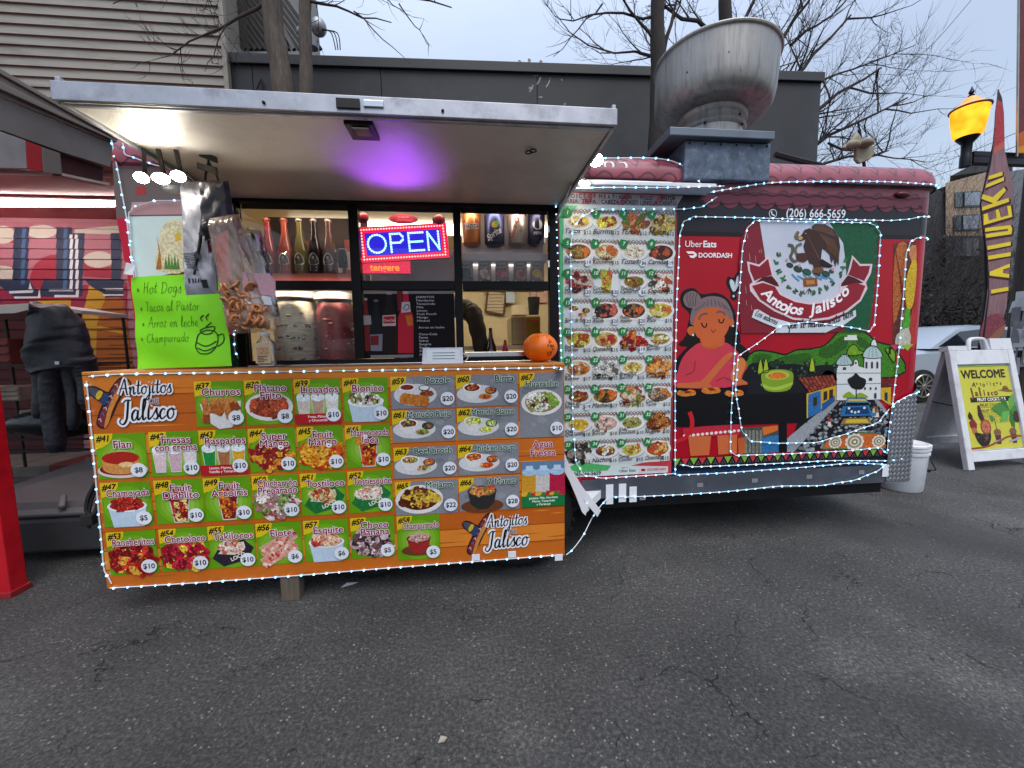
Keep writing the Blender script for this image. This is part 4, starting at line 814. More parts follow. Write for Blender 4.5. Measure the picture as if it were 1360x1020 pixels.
# ================================================================ picture menu sheet (36 dishes)
def dish(pr, kind, cu, cv, s, pal, d, n=26, seed=1):
    r = random.Random(seed); st = random.getstate()
    def bl(x, y, q, c, dd, m=.3): pr.blob(cu + x * s, cv + y * s, q * s, c, d + dd, 7, .3, r.uniform(.8, 1.7), r.uniform(0, 3), m)
    def fill(x0, y0, rx, ry, k, q0, q1, dd=.0008, cols=None):
        for i in range(k):
            a, t = r.uniform(0, 6.28), math.sqrt(r.random()); bl(x0 + rx * t * math.cos(a), y0 + ry * t * math.sin(a), r.uniform(q0, q1), r.choice(cols or pal), dd + i * 3e-5, .5)
        for i in range(k):
            a, t = r.uniform(0, 6.28), math.sqrt(r.random()); c = lin(r.choice(cols or pal)); m = r.choice((.35, .5, 1.7, 2.2)); bl(x0 + rx * t * math.cos(a), y0 + ry * t * math.sin(a), r.uniform(.018, .05), tuple(min(.85, q * m + .01) for q in c), dd + k * 3e-5 + i * 1e-5, .3)
    E = lambda x, y, rx, ry, c, dd, m=.08, rot=0: pr.ell(cu + x * s, cv + y * s, rx * s, ry * s, c, d + dd, 22, rot, m)
    Pp = lambda pts, c, dd, m=.1: pr.poly([(cu + x * s, cv + y * s) for x, y in pts], c, d + dd, m)
    if kind == 'plate':
        E(.02, -.06, .95, .5, '#8d8d90', 0); E(0, 0, .95, .52, '#d9d8d6', .0003); E(0, .01, .72, .38, '#bdbab5', .0005); E(0, .02, .68, .36, pal[0], .0006, .4); fill(0, .05, .58, .3, n, .07, .17)
    elif kind == 'oval':
        E(0, 0, .98, .62, '#dcdad6', .0003); E(0, .02, .8, .48, pal[0], .0006, .4); fill(-.1, .04, .6, .36, n, .08, .2); fill(.45, .1, .25, .25, 6, .1, .18, .002, [pal[-1]])
    elif kind == 'bowl':
        E(0, -.35, .98, .33, '#c9c9cc', .0002); E(0, -.33, .8, .24, '#aeaeb2', .0003)
        Pp([(-.62, .15), (.62, .15), (.55, -.15), (.35, -.42), (-.35, -.42), (-.55, -.15)], '#d5d4d2', .0005); E(0, .15, .63, .27, '#ecebea', .0008); E(0, .14, .54, .22, pal[0], .001, .4); fill(0, .15, .42, .15, n, .06, .14, .0012)
    elif kind == 'side':
        E(-.1, -.1, .95, .42, '#cfcfd2', .0002); 
        Pp([(-.75, .2), (.05, .2), (0, -.1), (-.2, -.3), (-.5, -.3), (-.7, -.1)], '#dad8d6', .0005); E(-.35, .2, .41, .2, '#efeeec', .0008); E(-.35, .19, .35, .16, pal[0], .001, .4); fill(-.35, .2, .27, .11, n // 2, .05, .1, .0012)
        E(.5, .05, .27, .17, '#2a2a2a', .0006); E(.5, .06, .23, .13, pal[-1], .0008, .4); fill(.5, .07, .17, .08, 8, .05, .09, .001, [pal[-1], pal[1]]); E(.25, -.22, .3, .13, pal[-2], .0018, .5); fill(.2, -.22, .22, .08, 6, .05, .08, .002)
    elif kind == 'tacos':
        E(0, -.05, .95, .5, '#cfcfd2', .0002); E(-.35, .3, .35, .17, '#e8e6e4', .0005); E(-.35, .3, .29, .12, '#7d2416', .0008, .4); E(.4, .25, .25, .14, '#222222', .0005); E(.4, .26, .21, .1, '#e2e2d8', .0008); E(.5, -.02, .32, .13, '#4c5a2a', .0006, .4); fill(.5, 0, .22, .08, 8, .05, .1)
        for i in range(6): E(-.5 + i * .18, -.2 - i * .03, .2, .26, ('#c47a30', '#b56a26')[i % 2], .001 + i * .0003, .3, -.4)
    elif kind == 'cup':
        Pp([(-.42, .35), (.42, .35), (.28, -.75), (-.28, -.75)], '#cfd0ce', .0002); Pp([(-.38, .32), (.38, .32), (.25, -.7), (-.25, -.7)], pal[0], .0005, .3); fill(0, -.2, .25, .42, n, .06, .15); fill(0, .42, .36, .16, 12, .1, .2, .002); E(0, .33, .42, .08, '#e6e6e4', .0004)
        Pp([(.05, .4), (.12, .4), (.25, .95), (.18, .97)], pal[-1], .003)
    elif kind == 'cups':
        for i, x in enumerate((-.6, 0, .6)):
            c = pal[i % len(pal)]; Pp([(x - .28, .35), (x + .28, .35), (x + .2, -.6), (x - .2, -.6)], '#d8dade', .0002 + i * .0004); Pp([(x - .25, .25), (x + .25, .25), (x + .18, -.56), (x - .18, -.56)], c, .0004 + i * .0004, .2); E(x, .38, .29, .2, '#e4e8ec', .0006 + i * .0004, .25)
            Pp([(x, .4), (x + .04, .4), (x + .1, .8), (x + .06, .8)], '#333333', .0022)
    elif kind == 'flan':
        E(0, -.42, .98, .34, '#d7c9c6', .0002); E(-.05, -.36, .85, .28, '#7a1a1c', .0004); E(-.05, -.3, .72, .3, '#c98a4a', .0006, .2); Pp([(-.77, .1), (.67, .1), (.67, -.3), (-.77, -.3)], '#cf8a48', .0008, .2); E(-.05, .12, .72, .27, '#a5231a', .0012, .2); E(.15, -.18, .3, .12, '#e2bb86', .0013, .2)
    elif kind == 'churro':
        Pp([(-.8, .2), (-.6, -.5), (-.1, -.9), (.4, -.85), (.8, -.3), (.85, .3)], '#d7d6d4', .0002)
        for i in range(13):
            x, a = r.uniform(-.6, .6), r.uniform(-.6, .5); y = r.uniform(-.1, .55) - abs(x) * .3; L = r.uniform(.4, .65)
            q = [(x, y), (x + L * math.sin(a), y - L * math.cos(a))]; pr.stroke([(cu + X * s, cv + Y * s) for X, Y in q], .26 * s, ('#a55a26', '#8a4518', '#b86e34')[i % 3], d + .0006 + i * .0002, mot=.4); E(q[0][0], q[0][1], .14, .14, '#c47e40', .0007 + i * .0002, .3)
    elif kind == 'corn':
        for i, (y, a) in enumerate(((.3, .55), (-.25, .5))):
            pr.stroke([(cu - .75 * s, cv + (y - .45) * s), (cu + .7 * s, cv + (y + .35) * s)], .5 * s, '#c9a08a', d + .0004 + i * .001, mot=.3)
            for k in range(40): t = r.uniform(-.72, .7); bl(t, y + t * .55 - .05 + r.uniform(-.2, .2), r.uniform(.05, .1), r.choice(pal), .0006 + i * .001 + k * 1e-5)
    elif kind == 'tub':
        Pp([(-.75, .1), (.75, .1), (.6, -.8), (-.6, -.8)], '#b7cbdc', .0003); E(0, .12, .78, .26, '#e9eaec', .0006); E(0, .14, .68, .22, pal[0], .0008, .4); fill(0, .25, .55, .26, n, .08, .18, .001)
    elif kind == 'pot':
        E(0, -.45, .9, .3, '#6a3a22', .0002); Pp([(-.6, .2), (.6, .2), (.5, -.35), (.2, -.6), (-.2, -.6), (-.5, -.35)], pal[1], .0004, .2); E(0, .2, .62, .24, pal[2], .0008); E(0, .19, .54, .18, pal[0], .001, .3)
        if len(pal) > 3: fill(0, .24, .45, .16, 18, .07, .15, .0012, pal[3:])
    elif kind == 'bag':
        Pp([(-.85, -.3), (-.5, .25), (.5, .5), (.9, .1), (.6, -.45), (-.4, -.7)], pal[-1], .0003, .3); Pp([(-.6, -.1), (-.2, .3), (.5, .4), (.55, .1), (.1, -.2)], '#d9d0c0', .0006); fill(-.05, .15, .5, .24, n, .08, .17, .0009, pal[:-1]); pr.text('LOCO', cu + .25 * s, cv - .35 * s, .16 * s, '#e8e8d0', d + .002, bold=.03, rot=.4)
    else:
        fill(0, -.05, .85, .62, n * 2, .1, .22)
    random.setstate(st)

MENU = [('Tacos', 12, 'plate', '#c9b078 #d8cf9a #8a4a2a #c8b23a'), ('Burrito', 12, 'plate', '#d9c83a #e0d860 #c0a83a #8a3a22'), ('Torta', 12, 'heap', '#b5623a #8a4222 #c98a58 #5a6a2a'), ('Mulitas', 12, 'heap', '#b89a3a #8a5a2a #c8b868 #5a3a24'),
 ('Steak|Ranchero', 19, 'oval', '#6a4a22 #8a7a3a #5a2a1a #c8702a'), ('Enchiladas|Rancheras', 15, 'oval', '#b8a878 #d0c8a0 #9a6a3a #b8602a'), ('Tostada', 6, 'plate', '#d8d0b8 #b8b098 #9a4a32 #c8c0a0'), ('Carnitas', 19, 'oval', '#3a2620 #4a3026 #2a1a16 #a8482a'),
 ('Camarones|Diabla', 20, 'heap', '#7a2a2a #a8483a #b8a898 #5a1a1a'), ('Coctel|Campechana', 20, 'cup', '#b8a83a #9aa838 #a8483a #b8642a'), ('Tostada de|Camaron', 6, 'plate', '#8a6a2a #b89a4a #6a3a1a #5a6a2a'), ('Sopitos', 15, 'heap', '#c8c4b8 #e0dcd0 #3a3430 #a8482a'),
 ('Birria de Res', 20, 'side', '#5a1a18 #6a2420 #c8803a #a89a3a'), ('Carne|Asada', 20, 'oval', '#2a2420 #3a302a #1a1614 #b8584a'), ('Pollo|Asado', 20, 'oval', '#4a3428 #7a6048 #2a1c18 #b85a2a'), ('Burrito|Plate', 15, 'oval', '#b8a83a #c8c078 #d8d0a8 #b8642a'),
 ('Enchiladas|Verdes', 15, 'oval', '#b8b03a #c8c870 #8a9a2a #9a4a1a'), ('Quesadilla', 15, 'oval', '#a88a48 #c8b070 #8a5a2a #9a2a22'), ('Chile|Colorado', 19, 'heap', '#8a1a22 #a8242a #6a1218 #c8782a'), ('Macho|Burrito', 15, 'plate', '#8a7a2a #b8b04a #9a3a22 #d8d0b0'),
 ('Chile|Relleno', 17, 'oval', '#b89a68 #d8d0b8 #8a3a22 #b8642a'), ('Huevos|Rancheros', 15, 'heap', '#b8b4ac #8a8680 #d8d6d0 #5a5450'), ('Breakfast|Burrito', 15, 'plate', '#c8b868 #d8d090 #b09a4a #9a6a38'), ('Camarones|Rancheros', 17, 'heap', '#a8542a #c8783a #8a3a1a #d89a4a'),
 ('Chile en|Nogada', 19, 'plate', '#7a4a22 #9a3a22 #b8a858 #5a3a1a'), ('Machaca', 17, 'oval', '#5a4424 #8a7a34 #3a2a1a #c86a2a'), ('Quesabirria|Tacos', 15, 'heap', '#b87a4a #8a3a2a #d0b898 #6a7a3a'), ('Combo|Tacos', 12, 'oval', '#6a5a4a #a89a88 #4a3a2c #b8703a'),
 ('Kids|Quesadilla', 10, 'plate', '#d0b03a #d8c860 #b88a2a #b86a2a'), ('Kids|Burrito', 10, 'oval', '#a89a88 #c8c0b0 #6a4a3a #d8a8a0'), ('Kids|Enchilada', 10, 'plate', '#8a8a4a #b8b88a #5a5a3a #9a8a3a'), ('Chicken|Nuggets', 10, 'heap', '#8a4a22 #a8682a #6a3216 #c88a48'),
 ('Fried|Fish', 15, 'heap', '#2a2622 #4a443c #8a8278 #1a1816'), ('Nachos', 15, 'plate', '#4a3430 #8a3a2a #c8b03a #d8d8d8'), ('Tamal|Combo', 15, 'plate', '#b8b048 #d0cc80 #8a7a2a #b0602a'), ('Chimichanga', 15, 'oval', '#a8482a #b85a32 #8a321a #c8a05a')]
pr = Print(lambda u, v, d: trail(u, v, d + .004))
mx0, mx1, mz1, mz0 = .497, 1.165, 2.02, .447
W_ = mx1 - mx0
pr.rect(mx0, mz0, mx1, mz1, '#c9d2d0', .0003)
pr.rect(mx0, 1.962, mx1, mz1, '#97909a', .0006)
for k in range(7): pr.poly([(mx0 + .02 + k * .1, 1.962), (mx0 + .06 + k * .1, 1.962), (mx0 + .1 + k * .1, mz1), (mx0 + .06 + k * .1, mz1)], ('#a89ea4', '#a8606c')[k % 2], .0009)
pr.text('C H O I C E  O F  M E A T :', mx0 + .01, 1.994, .021, '#0a0a0c', .0013, 'L', bold=.02, fit=.31)
for k, t_ in enumerate(('ASADA', 'POLLO', 'PASTOR')): pr.text(t_, mx0 + .33 + k * .12, 1.994, .021, '#0a0a0c', .0013, 'L', bold=.02, sx=.75)
for k, t_ in enumerate(('BIRRIA', 'TRIPA', 'CABEZA', 'CHORIZO', 'LENGUA', 'CARNITAS')): pr.text(t_, mx0 + .012 + k * .11, 1.967, .021, '#0a0a0c', .0013, 'L', bold=.02, fit=.1)
pr.rect(mx1 - .012, .5, mx1, 1.96, '#8a3a44', .0008)
pr.poly([(mx0, .47), (mx0, 1.955), (mx0 + .1, 1.955), (mx0 + .02, 1.8), (mx0 + .02, .6)], '#58b07a', .0006, .1)
cw, ch = (W_ - .035) / 4, .1595
def zig(u0, u1, v, amp, w, col, d, n):
    pr.stroke([(u0 + (u1 - u0) * i / n, v + (amp if i % 2 else -amp)) for i in range(n + 1)], w, col, d)
for i, (nm, price, kind, pal) in enumerate(MENU):
    c_, r_ = i % 4, i // 4; u0 = mx0 + .02 + c_ * cw; v1 = 1.945 - r_ * ch; cu = u0 + cw * .52; rr2 = random.Random(i)
    pr.rect(u0 + .004, v1 - ch * .98, u0 + cw - .004, v1 - .02, ('#d3d8d8', '#c8cdd0', '#d8d8d4')[i % 3], .0007, .05)
    zig(u0 + .045, u0 + cw - .002, v1 - .012, .005, .004, '#2f6a48', .001, 10); zig(u0 + .045, u0 + cw - .002, v1 - .0205, .005, .006, '#8a1c26', .0011, 12); zig(u0 + .045, u0 + cw - .002, v1 - .0285, .005, .004, '#2c2626', .001, 12)
    dish(pr, kind, cu + .004, v1 - .076, cw * .53, pal.split(), .0014, 22, i + 5)
    pr.blob(u0 + .022, v1 - .03, .026, '#1f7a3c', .0064, 12, .18, 1.0, 0, .2); pr.text(str(i + 1), u0 + .022, v1 - .038, .019, '#eaf2ea', .007, bold=.01, shear=.2)
    L_ = nm.split('|')
    for k, t_ in enumerate(L_): pr.text(t_, u0 + .004, v1 - .139 - (k - len(L_) + 1) * .019, .0185 if len(L_) > 1 else .025, '#0c0c10', .0068 + k * .0002, 'L', bold=.012, shear=.3, fit=cw * .74 if pr.width(t_, .0185 if len(L_) > 1 else .025) > cw * .74 else None, rot=.04)
    if price in (19, 20, 6): pr.ell(u0 + cw - .024, v1 - .133, .022, .018, '#dfe2ee', .0066)
    pr.text('$%d' % price, u0 + cw - .004, v1 - .141, .019, '#16161e', .0074, 'R', bold=.012)
pr.poly([(mx0 + .03, .505), (mx0 + .12, .535), (mx0 + .3, .505), (mx0 + .28, .478), (mx0 + .1, .475)], '#4fa860', .001, .2); pr.poly([(mx0 + .42, .5), (mx0 + .5, .515), (mx1, .52), (mx1, .448), (mx1 - .02, .448), (mx1 - .02, .485)], '#b83a42', .001, .2)
pr.text('(206)-666-5659', mx0 + .055, .455, .02, '#14202e', .0014, 'L', bold=.03, fit=.25); pr.text('Uber Eats', mx0 + .35, .463, .017, '#3a3f46', .0014, 'L', bold=.005)
pr.rect(mx0 + .47, .457, mx1 - .022, .483, '#dcc6c8', .0012); pr.text('DOORDASH', mx0 + .52, .463, .014, '#9a2a3a', .0016, 'L', bold=.02, fit=.12); pr.ell(mx0 + .495, .47, .014, .008, '#8a1c30', .0016); pr.text('order on', mx0 + .36, .487, .008, '#55585e', .0014, 'L')
pr.build('menu_sheet', print_mat('print_satin', .4), TR)

# --- left end of the trailer front: pale poster panel and pink trim
pr = Print(lambda u, v, d: V((u, YT - .003 - d, v)), lambda x, y: (A(x, y, YT).x, A(x, y, YT).z))
pr.px([(150, 215), (185, 215), (305, 262), (306, 300), (156, 300)], '#6b5f5c', .0004); pr.px([(156, 290), (172, 290), (200, 485), (192, 487)], '#c01c38', .0008)
pr.px([(176, 269), (241, 267), (246, 285), (173, 286)], '#b98f8d', .0008); pr.px([(170, 288), (245, 287), (250, 360), (182, 372)], '#cfe0da', .0008)
pr.px([(212, 320), (218, 300), (232, 292), (246, 300), (250, 358), (210, 358)], '#d9cfa8', .0012, .3, 3); pr.px([(209, 312), (214, 335), (216, 358), (208, 358), (212, 336)], '#b0702a', .0016, .3); pr.px([(233, 312), (238, 308), (242, 318), (234, 322)], '#d9b43a', .0016)
for k in range(5): pr.px([(219 + k * 4, 358), (221 + k * 4, 340 - (k % 2) * 5), (224 + k * 4, 358)], '#5a8a3a', .0016, .3)
pr.px([(182, 248), (194, 248), (196, 258), (182, 260)], '#a33a3a', .0008); pr.px([(300, 445), (322, 450), (332, 490), (300, 490)], '#14402a', .0008, .5)
pr.build('poster_panel', P_mat, TR)

# ================================================================ MENU BOARD hung on the serving counter
YB = 1.88
BX0, BX1, BZ0, BZ1 = -1.672, .456, .128, 1.104
BD = thing('menu_board', (-.6, 1.95, 0), 'large orange picture menu board with priced dishes hung under the serving counter', 'menu board')
b = MB(); b.box(BX0, BX1, YB, YB + .014, BZ0, BZ1); b.build('panel', mat('board_edge', '#b06a2a', .5), BD, .002)
b = MB(); b.box(BX0, BX1, YB - .004, 2.11, BZ1 + .001, BZ1 + .016); b.build('counter_top', mat('counter_orange', '#c07a34', .45, var=.2, scale=4, stretch=(1, 8, 8)), BD, .003)
b = MB(); p = AZ(385, 800, 0); b.box(p.x - .042, p.x + .042, p.y + .01, p.y + .07, 0, .7); b.build('support_leg', mat('old_timber', '#5d5346', .8, var=.3, scale=10, stretch=(8, 8, 1), bump=.3), BD, .003)
b = MB()
for x in (-1.4, .2): b.box(x, x + .03, 1.9, 2.14, 1.03, 1.1)
b.each('bracket', M_steel, BD)
b = MB()
for x, z0 in ((632, 741), (680, 737), (742, 741)):
    q = A(x, z0, YB - .006); b.box(q.x - .02, q.x + .02, YB - .01, YB - .006, q.z - .012, q.z + .02)
b.each('cable_clip', M_wht_pl, BD)
b = MB(); q = A(744, 491, YB - .02); b.ball(q, .02, .02, .014, 12, 6); b.build('corner_cap', M_chrome, BD)
pr = Print(lambda u, v, d: V((u, YB - .001 - d, v)), lambda x, y: (A(x, y, YB).x, A(x, y, YB).z))
n_ = 11
for k in range(n_):
    v0, v1 = BZ0 + (BZ1 - BZ0) * k / n_, BZ0 + (BZ1 - BZ0) * (k + 1) / n_
    pr.rect(BX0, v0, BX1, v1, ('#c2661f', '#cf7626', '#b85c1b', '#d67f2c')[(k * 7 + k // 3) % 4], .0004, .05); pr.rect(BX0, v0, BX1, v0 + .003, '#6e3410', .0007)
rb = random.Random(11)
for k in range(120):
    u, v, L_ = rb.uniform(BX0, BX1), rb.uniform(BZ0, BZ1), rb.uniform(.1, .5); u1 = min(BX1, u + L_); pr.poly([(u, v), ((u + u1) / 2, v + .003), (u1, v), ((u + u1) / 2, v - .003)], rb.choice(('#a85518', '#dd8a38', '#b0601f')), .001)
def tile(u0, v1, w_, h_, num, nm, price, kind, pal, style='g', note=None, ps=1.0, dx=0, dy=0, sc_=1.0):
    v0 = v1 - h_; cu = u0 + w_ / 2
    if style == 'g':
        pr.rect(u0, v0, u0 + w_, v1, '#5f960f', .002, .03); 
        for q, c_ in ((.48, '#6ca31a'), (.4, '#7aad2c'), (.3, '#8db946'), (.2, '#a6c66c')): pr.ell(cu, v0 + h_ * .45, w_ * q, h_ * q * .95, c_, .0022 + (.5 - q) * .0006, 20, mot=.03)
        fc, oc = '#8a1440', '#f4e8ec'
    else:
        pr.rect(u0, v0, u0 + w_, v1, '#7f8289', .002, .12); rq = random.Random(num)
        for k in range(10): pr.blob(rq.uniform(u0 + .02, u0 + w_ - .02), rq.uniform(v0 + .02, v1 - .02), rq.uniform(.01, .02), rq.choice(('#8b8e95', '#73767d')), .0022, 8, .3, 1.4, 0, .1)
        fc, oc = '#0f4a2c', '#eef4f0'
    pr.poly([(u0, v1), (u0 + .074, v1), (u0 + .071, v1 - .022), (u0 + .054, v1 - .045), (u0 + .027, v1 - .062), (u0, v1 - .069)], '#d8b81c', .0028, .03)
    pr.text('#%d' % num, u0 + .033, v1 - .034, .027, '#15130c', .0034, bold=.03, shear=.2, sx=.85)
    s_ = (w_ if style == 'g' else h_ * 1.5) * .46 * sc_
    dish(pr, kind, cu + dx * w_, v0 + h_ * (.4 if style == 'g' else .46) + dy * h_, s_, pal.split(), .0036, 40, num)
    hh = .0325 if style == 'g' else .0285
    for k, t_ in enumerate(nm):
        if style == 'g': uu, al, vv = cu + (.012 if len(nm) > 1 else .012), 'C', v1 - .052 - k * .034 - (0 if len(nm) > 1 else .012)
        elif h_ > .22: uu, al, vv = cu, 'C', v1 - .067
        else: uu, al, vv = u0 + w_ - .02, 'R', v1 - .033
        f_ = w_ * (.86 if style == 'g' or h_ > .22 else .7); ff = f_ if pr.width(t_, hh) > f_ else None
        wd = min(pr.width(t_, hh), f_)
        pr.text(t_, uu + (0 if al == 'C' else 0), vv, hh, oc, .0092 + k * .0008, al, bold=.085, fit=ff); pr.text(t_, uu, vv, hh, fc, .0097 + k * .0008, al, bold=.028 if style == 's' else .018, fit=ff)
    if price:
        pu, pv = u0 + w_ - .034, v0 + (.038 if style == 'g' else .044); pr.ell(pu, pv, .033, .032, '#dfe3ec', .0106, 22); t_ = '$%d' % price; pr.text(t_, pu, pv - .011, .0225, '#14141c', .011, bold=.022, fit=.053 if price > 9 else None)
    if note:
        c_ = '#b01a24' if style == 'g' else '#14703a'; pr.rect(u0, v0, u0 + w_, v0 + (.045 if style == 'g' else .06), c_, .01)
        for k, t_ in enumerate(note): pr.text(t_, cu, v0 + (.026 if style == 'g' else .044) - k * .017, .011, '#f0e2e2', .0104, bold=.02, fit=w_ * .9)
tX = lambda x: -1.672 + (x + 1.676) * .915
tZ = lambda z: .128 + (z - .16) * .886
cx = [tX(x) for x in (-1.653, -1.415, -1.19, -.961, -.729, -.495)]; rz = [tZ(z) for z in (1.221, .971, .721, .463)]; TW = .204; TH = .205; KX, KZ = .915, .886
rdp = '#8a1c20 #a82a2a #6a1418 #c8803a #d8c8b8'
T_ = [
 (2, 0, 37, ['Churros'], 8, 'churro', '#a55a26'), (3, 0, 38, ['Plátano', 'Frito'], 8, 'oval', '#8a3a22 #b04a2a #9a2a22 #c86a3a #b85030'), (4, 0, 39, ['Licuados'], 10, 'cups', '#cfc4b8 #b89a82 #d8cfc8'), (5, 0, 40, ['Bionico'], 10, 'tub', '#d8d4cc #e4e0da #3a2a22 #7a5a4a #8a9a4a'),
 (0, 1, 41, ['Flan'], 8, 'flan', '#a5231a'), (1, 1, 42, ['Fresas', 'con crema'], 10, 'cups', '#d8c0c4 #c8a8b0 #ddd0d0'), (2, 1, 43, ['Raspados'], 10, 'cups', '#1f8a3a #a86a42 #d8a02a'), (3, 1, 44, ['Super', 'Mango'], 10, 'heap', '#7a1a22 #c87a22 #9a2428 #d8962a #8a1a22'), (4, 1, 45, ['Fruit', 'Mango'], 10, 'heap', '#d8861a #e09a22 #b8281c #c8541a #e0aa3a'), (5, 1, 46, ['Mangoneada', 'loca'], 10, 'cup', '#c8541a #d8861a #9a1a1a #b82a1a #4a1a14'),
 (0, 2, 47, ['Chamoyada'], 5, 'tub', '#a8231c #b82c20 #8a1a18 #c03a26 #98201c'), (1, 2, 48, ['Fruit', 'Diablito'], 10, 'cup', '#a82a22 #d8c87a #b83a1c #8a1a1a #7a1414'), (2, 2, 49, ['Fruit', 'Arcoiris'], 10, 'cup', '#8a1c1a #c8681a #d8861a #7a1a1a #c8501a'), (3, 2, 50, ['Chicharrón', 'Preparado'], 10, 'heap', '#d8c8c0 #8a3a3a #e4dcd4 #a8787a #6a8a4a'), (4, 2, 51, ['Tostiloco'], 10, 'bag', '#c8a870 #a8482a #d8c898 #1f6a34'), (5, 2, 52, ['Tostiesquite'], 10, 'bag', '#d8b8a8 #c86a4a #e0d0c0 #1f7038'),
 (0, 3, 53, ['Rancheritos'], 10, 'heap', '#a81c1c #8a1418 #c83a2a #d8a03a #6a1014'), (1, 3, 54, ['Chetoloco'], 10, 'heap', '#9a1428 #b01c32 #7a0e20 #c02a3a #d8b83a'), (2, 3, 55, ['Takilocos'], 10, 'bag', '#d8a090 #c86a50 #e0c8b8 #2a2430'), (3, 3, 56, ['Elote'], 6, 'corn', '#d87a70 #e0a090 #b83a3a #e8c8b0'), (4, 3, 57, ['Esquite'], 6, 'tub', '#d89a80 #e0b8a0 #b83a30 #e8d0a8 #c86a50'), (5, 3, 58, ['Choco', 'Banana'], 5, 'heap', '#4a3034 #2e1c20 #b89aa0 #6a4a4c #d8c0c4')]
for c_, r_, num, nm, price, kind, pal in T_:
    note = ['Fresa, Plátano', 'y Chocomilk'] if num == 39 else ['Limón, Mango, Piña', 'Vainilla y Tamarindo'] if num == 43 else None
    tile(cx[c_], rz[r_], TW, TH, num, nm, price, kind, pal, 'g', note, sc_=1.12)
tile(tX(-.258), tZ(.457), TW, .224, 58, ['Champurrado'], 5, 'pot', '#b88a80 #9a2a26 #7a1c1c #c89a90')
G = [(-.258, 1.227, 59, 'Pozole', 20, 'tacos', '#8a3a22'), (.074, 1.229, 60, 'Birria', 20, 'side', '#6a1a1c #7a2422 #c8702a #c8803a'), (-.258, 1.046, 61, 'Menudo Rojo', 20, 'side', '#7a2a1c #8a4a3a #8a9a3a #3a5a2a'), (.074, 1.048, 62, 'Menudo Blanco', 20, 'side', '#c8c48a #d8d8b0 #c8c83a #8aa83a'), (-.258, .845, 63, 'Beef broth', 20, 'side', '#6a7a3a #8a5a3a #c8c090 #c8642a'), (.074, .847, 64, 'Chicken soup', 20, 'side', '#b8502a #c87a3a #c84a1a #c85a22'), (-.258, .655, 65, 'Mojarra', 22, 'oval', '#5a2418 #6a2c1c #4a1c14 #c89a3a #c8a83a'), (.074, .657, 66, '7 Mares', 28, 'pot', '#c8803a #2a2a2a #3a3a3a #c85a2a #d8a060 #8a6a3a')]
for u, v, num, nm, price, kind, pal in G: tile(tX(u), tZ(v - .005), .324 * KX, (.172 if v > .66 else .19) * KZ, num, [nm], price, kind, pal, 's', dx=-.12)
tile(tX(.408), tZ(1.227), .235 * KX, .36 * KZ, 67, ['Huarache'], 10, 'oval', '#8a7a4a #e0dcd4 #d8d4c8 #5a2c1c #7a9a3a', 's', sc_=.47, dy=.08)
for t_, v in (('Agua', .81), ('Fresca', .76)): pr.text(t_, tX(.53), tZ(v), .034, '#ecd9de', .003, bold=.075); pr.text(t_, tX(.53), tZ(v), .034, '#8f1f46', .0036, bold=.012)
ax0, ax1, az0, az1 = tX(.412), tX(.65), tZ(.468), tZ(.728)
pr.rect(ax0, az0, ax1, az1, '#5f7fa0', .002, .1)
for k, c_ in enumerate(('#c8902a', '#c8c0bc', '#b01c40')):
    x = ax0 + .04 + k * .07; o_ = k * .0004; pr.poly([(x - .038, az1 - .06), (x + .038, az1 - .06), (x + .041, az0 + .055), (x - .041, az0 + .055)], c_, .0026 + o_, .2); pr.ell(x, az1 - .052, .038, .02, '#9fc0dc', .0034 + o_, mot=.2); pr.rect(x - .018, az1 - .045, x + .018, az1 - .02, '#b8d0e4', .0036 + o_)
for k in range(9): pr.blob(ax0 + .015 + k * .023, az0 + .06, .017, ('#d0a83a', '#3a7a2a', '#b02a3a')[k % 3], .005)
pr.rect(ax0, az0, ax1, az0 + .056, '#14703a', .006)
for k, t_ in enumerate(('Jamaica, Piña, Horchata', 'Mango, Tamarindo', 'y Maracuyá')): pr.text(t_, (ax0 + ax1) / 2, az0 + .04 - k * .0165, .0105, '#e6efe6', .0064, bold=.02, fit=.2 if k == 0 else None)
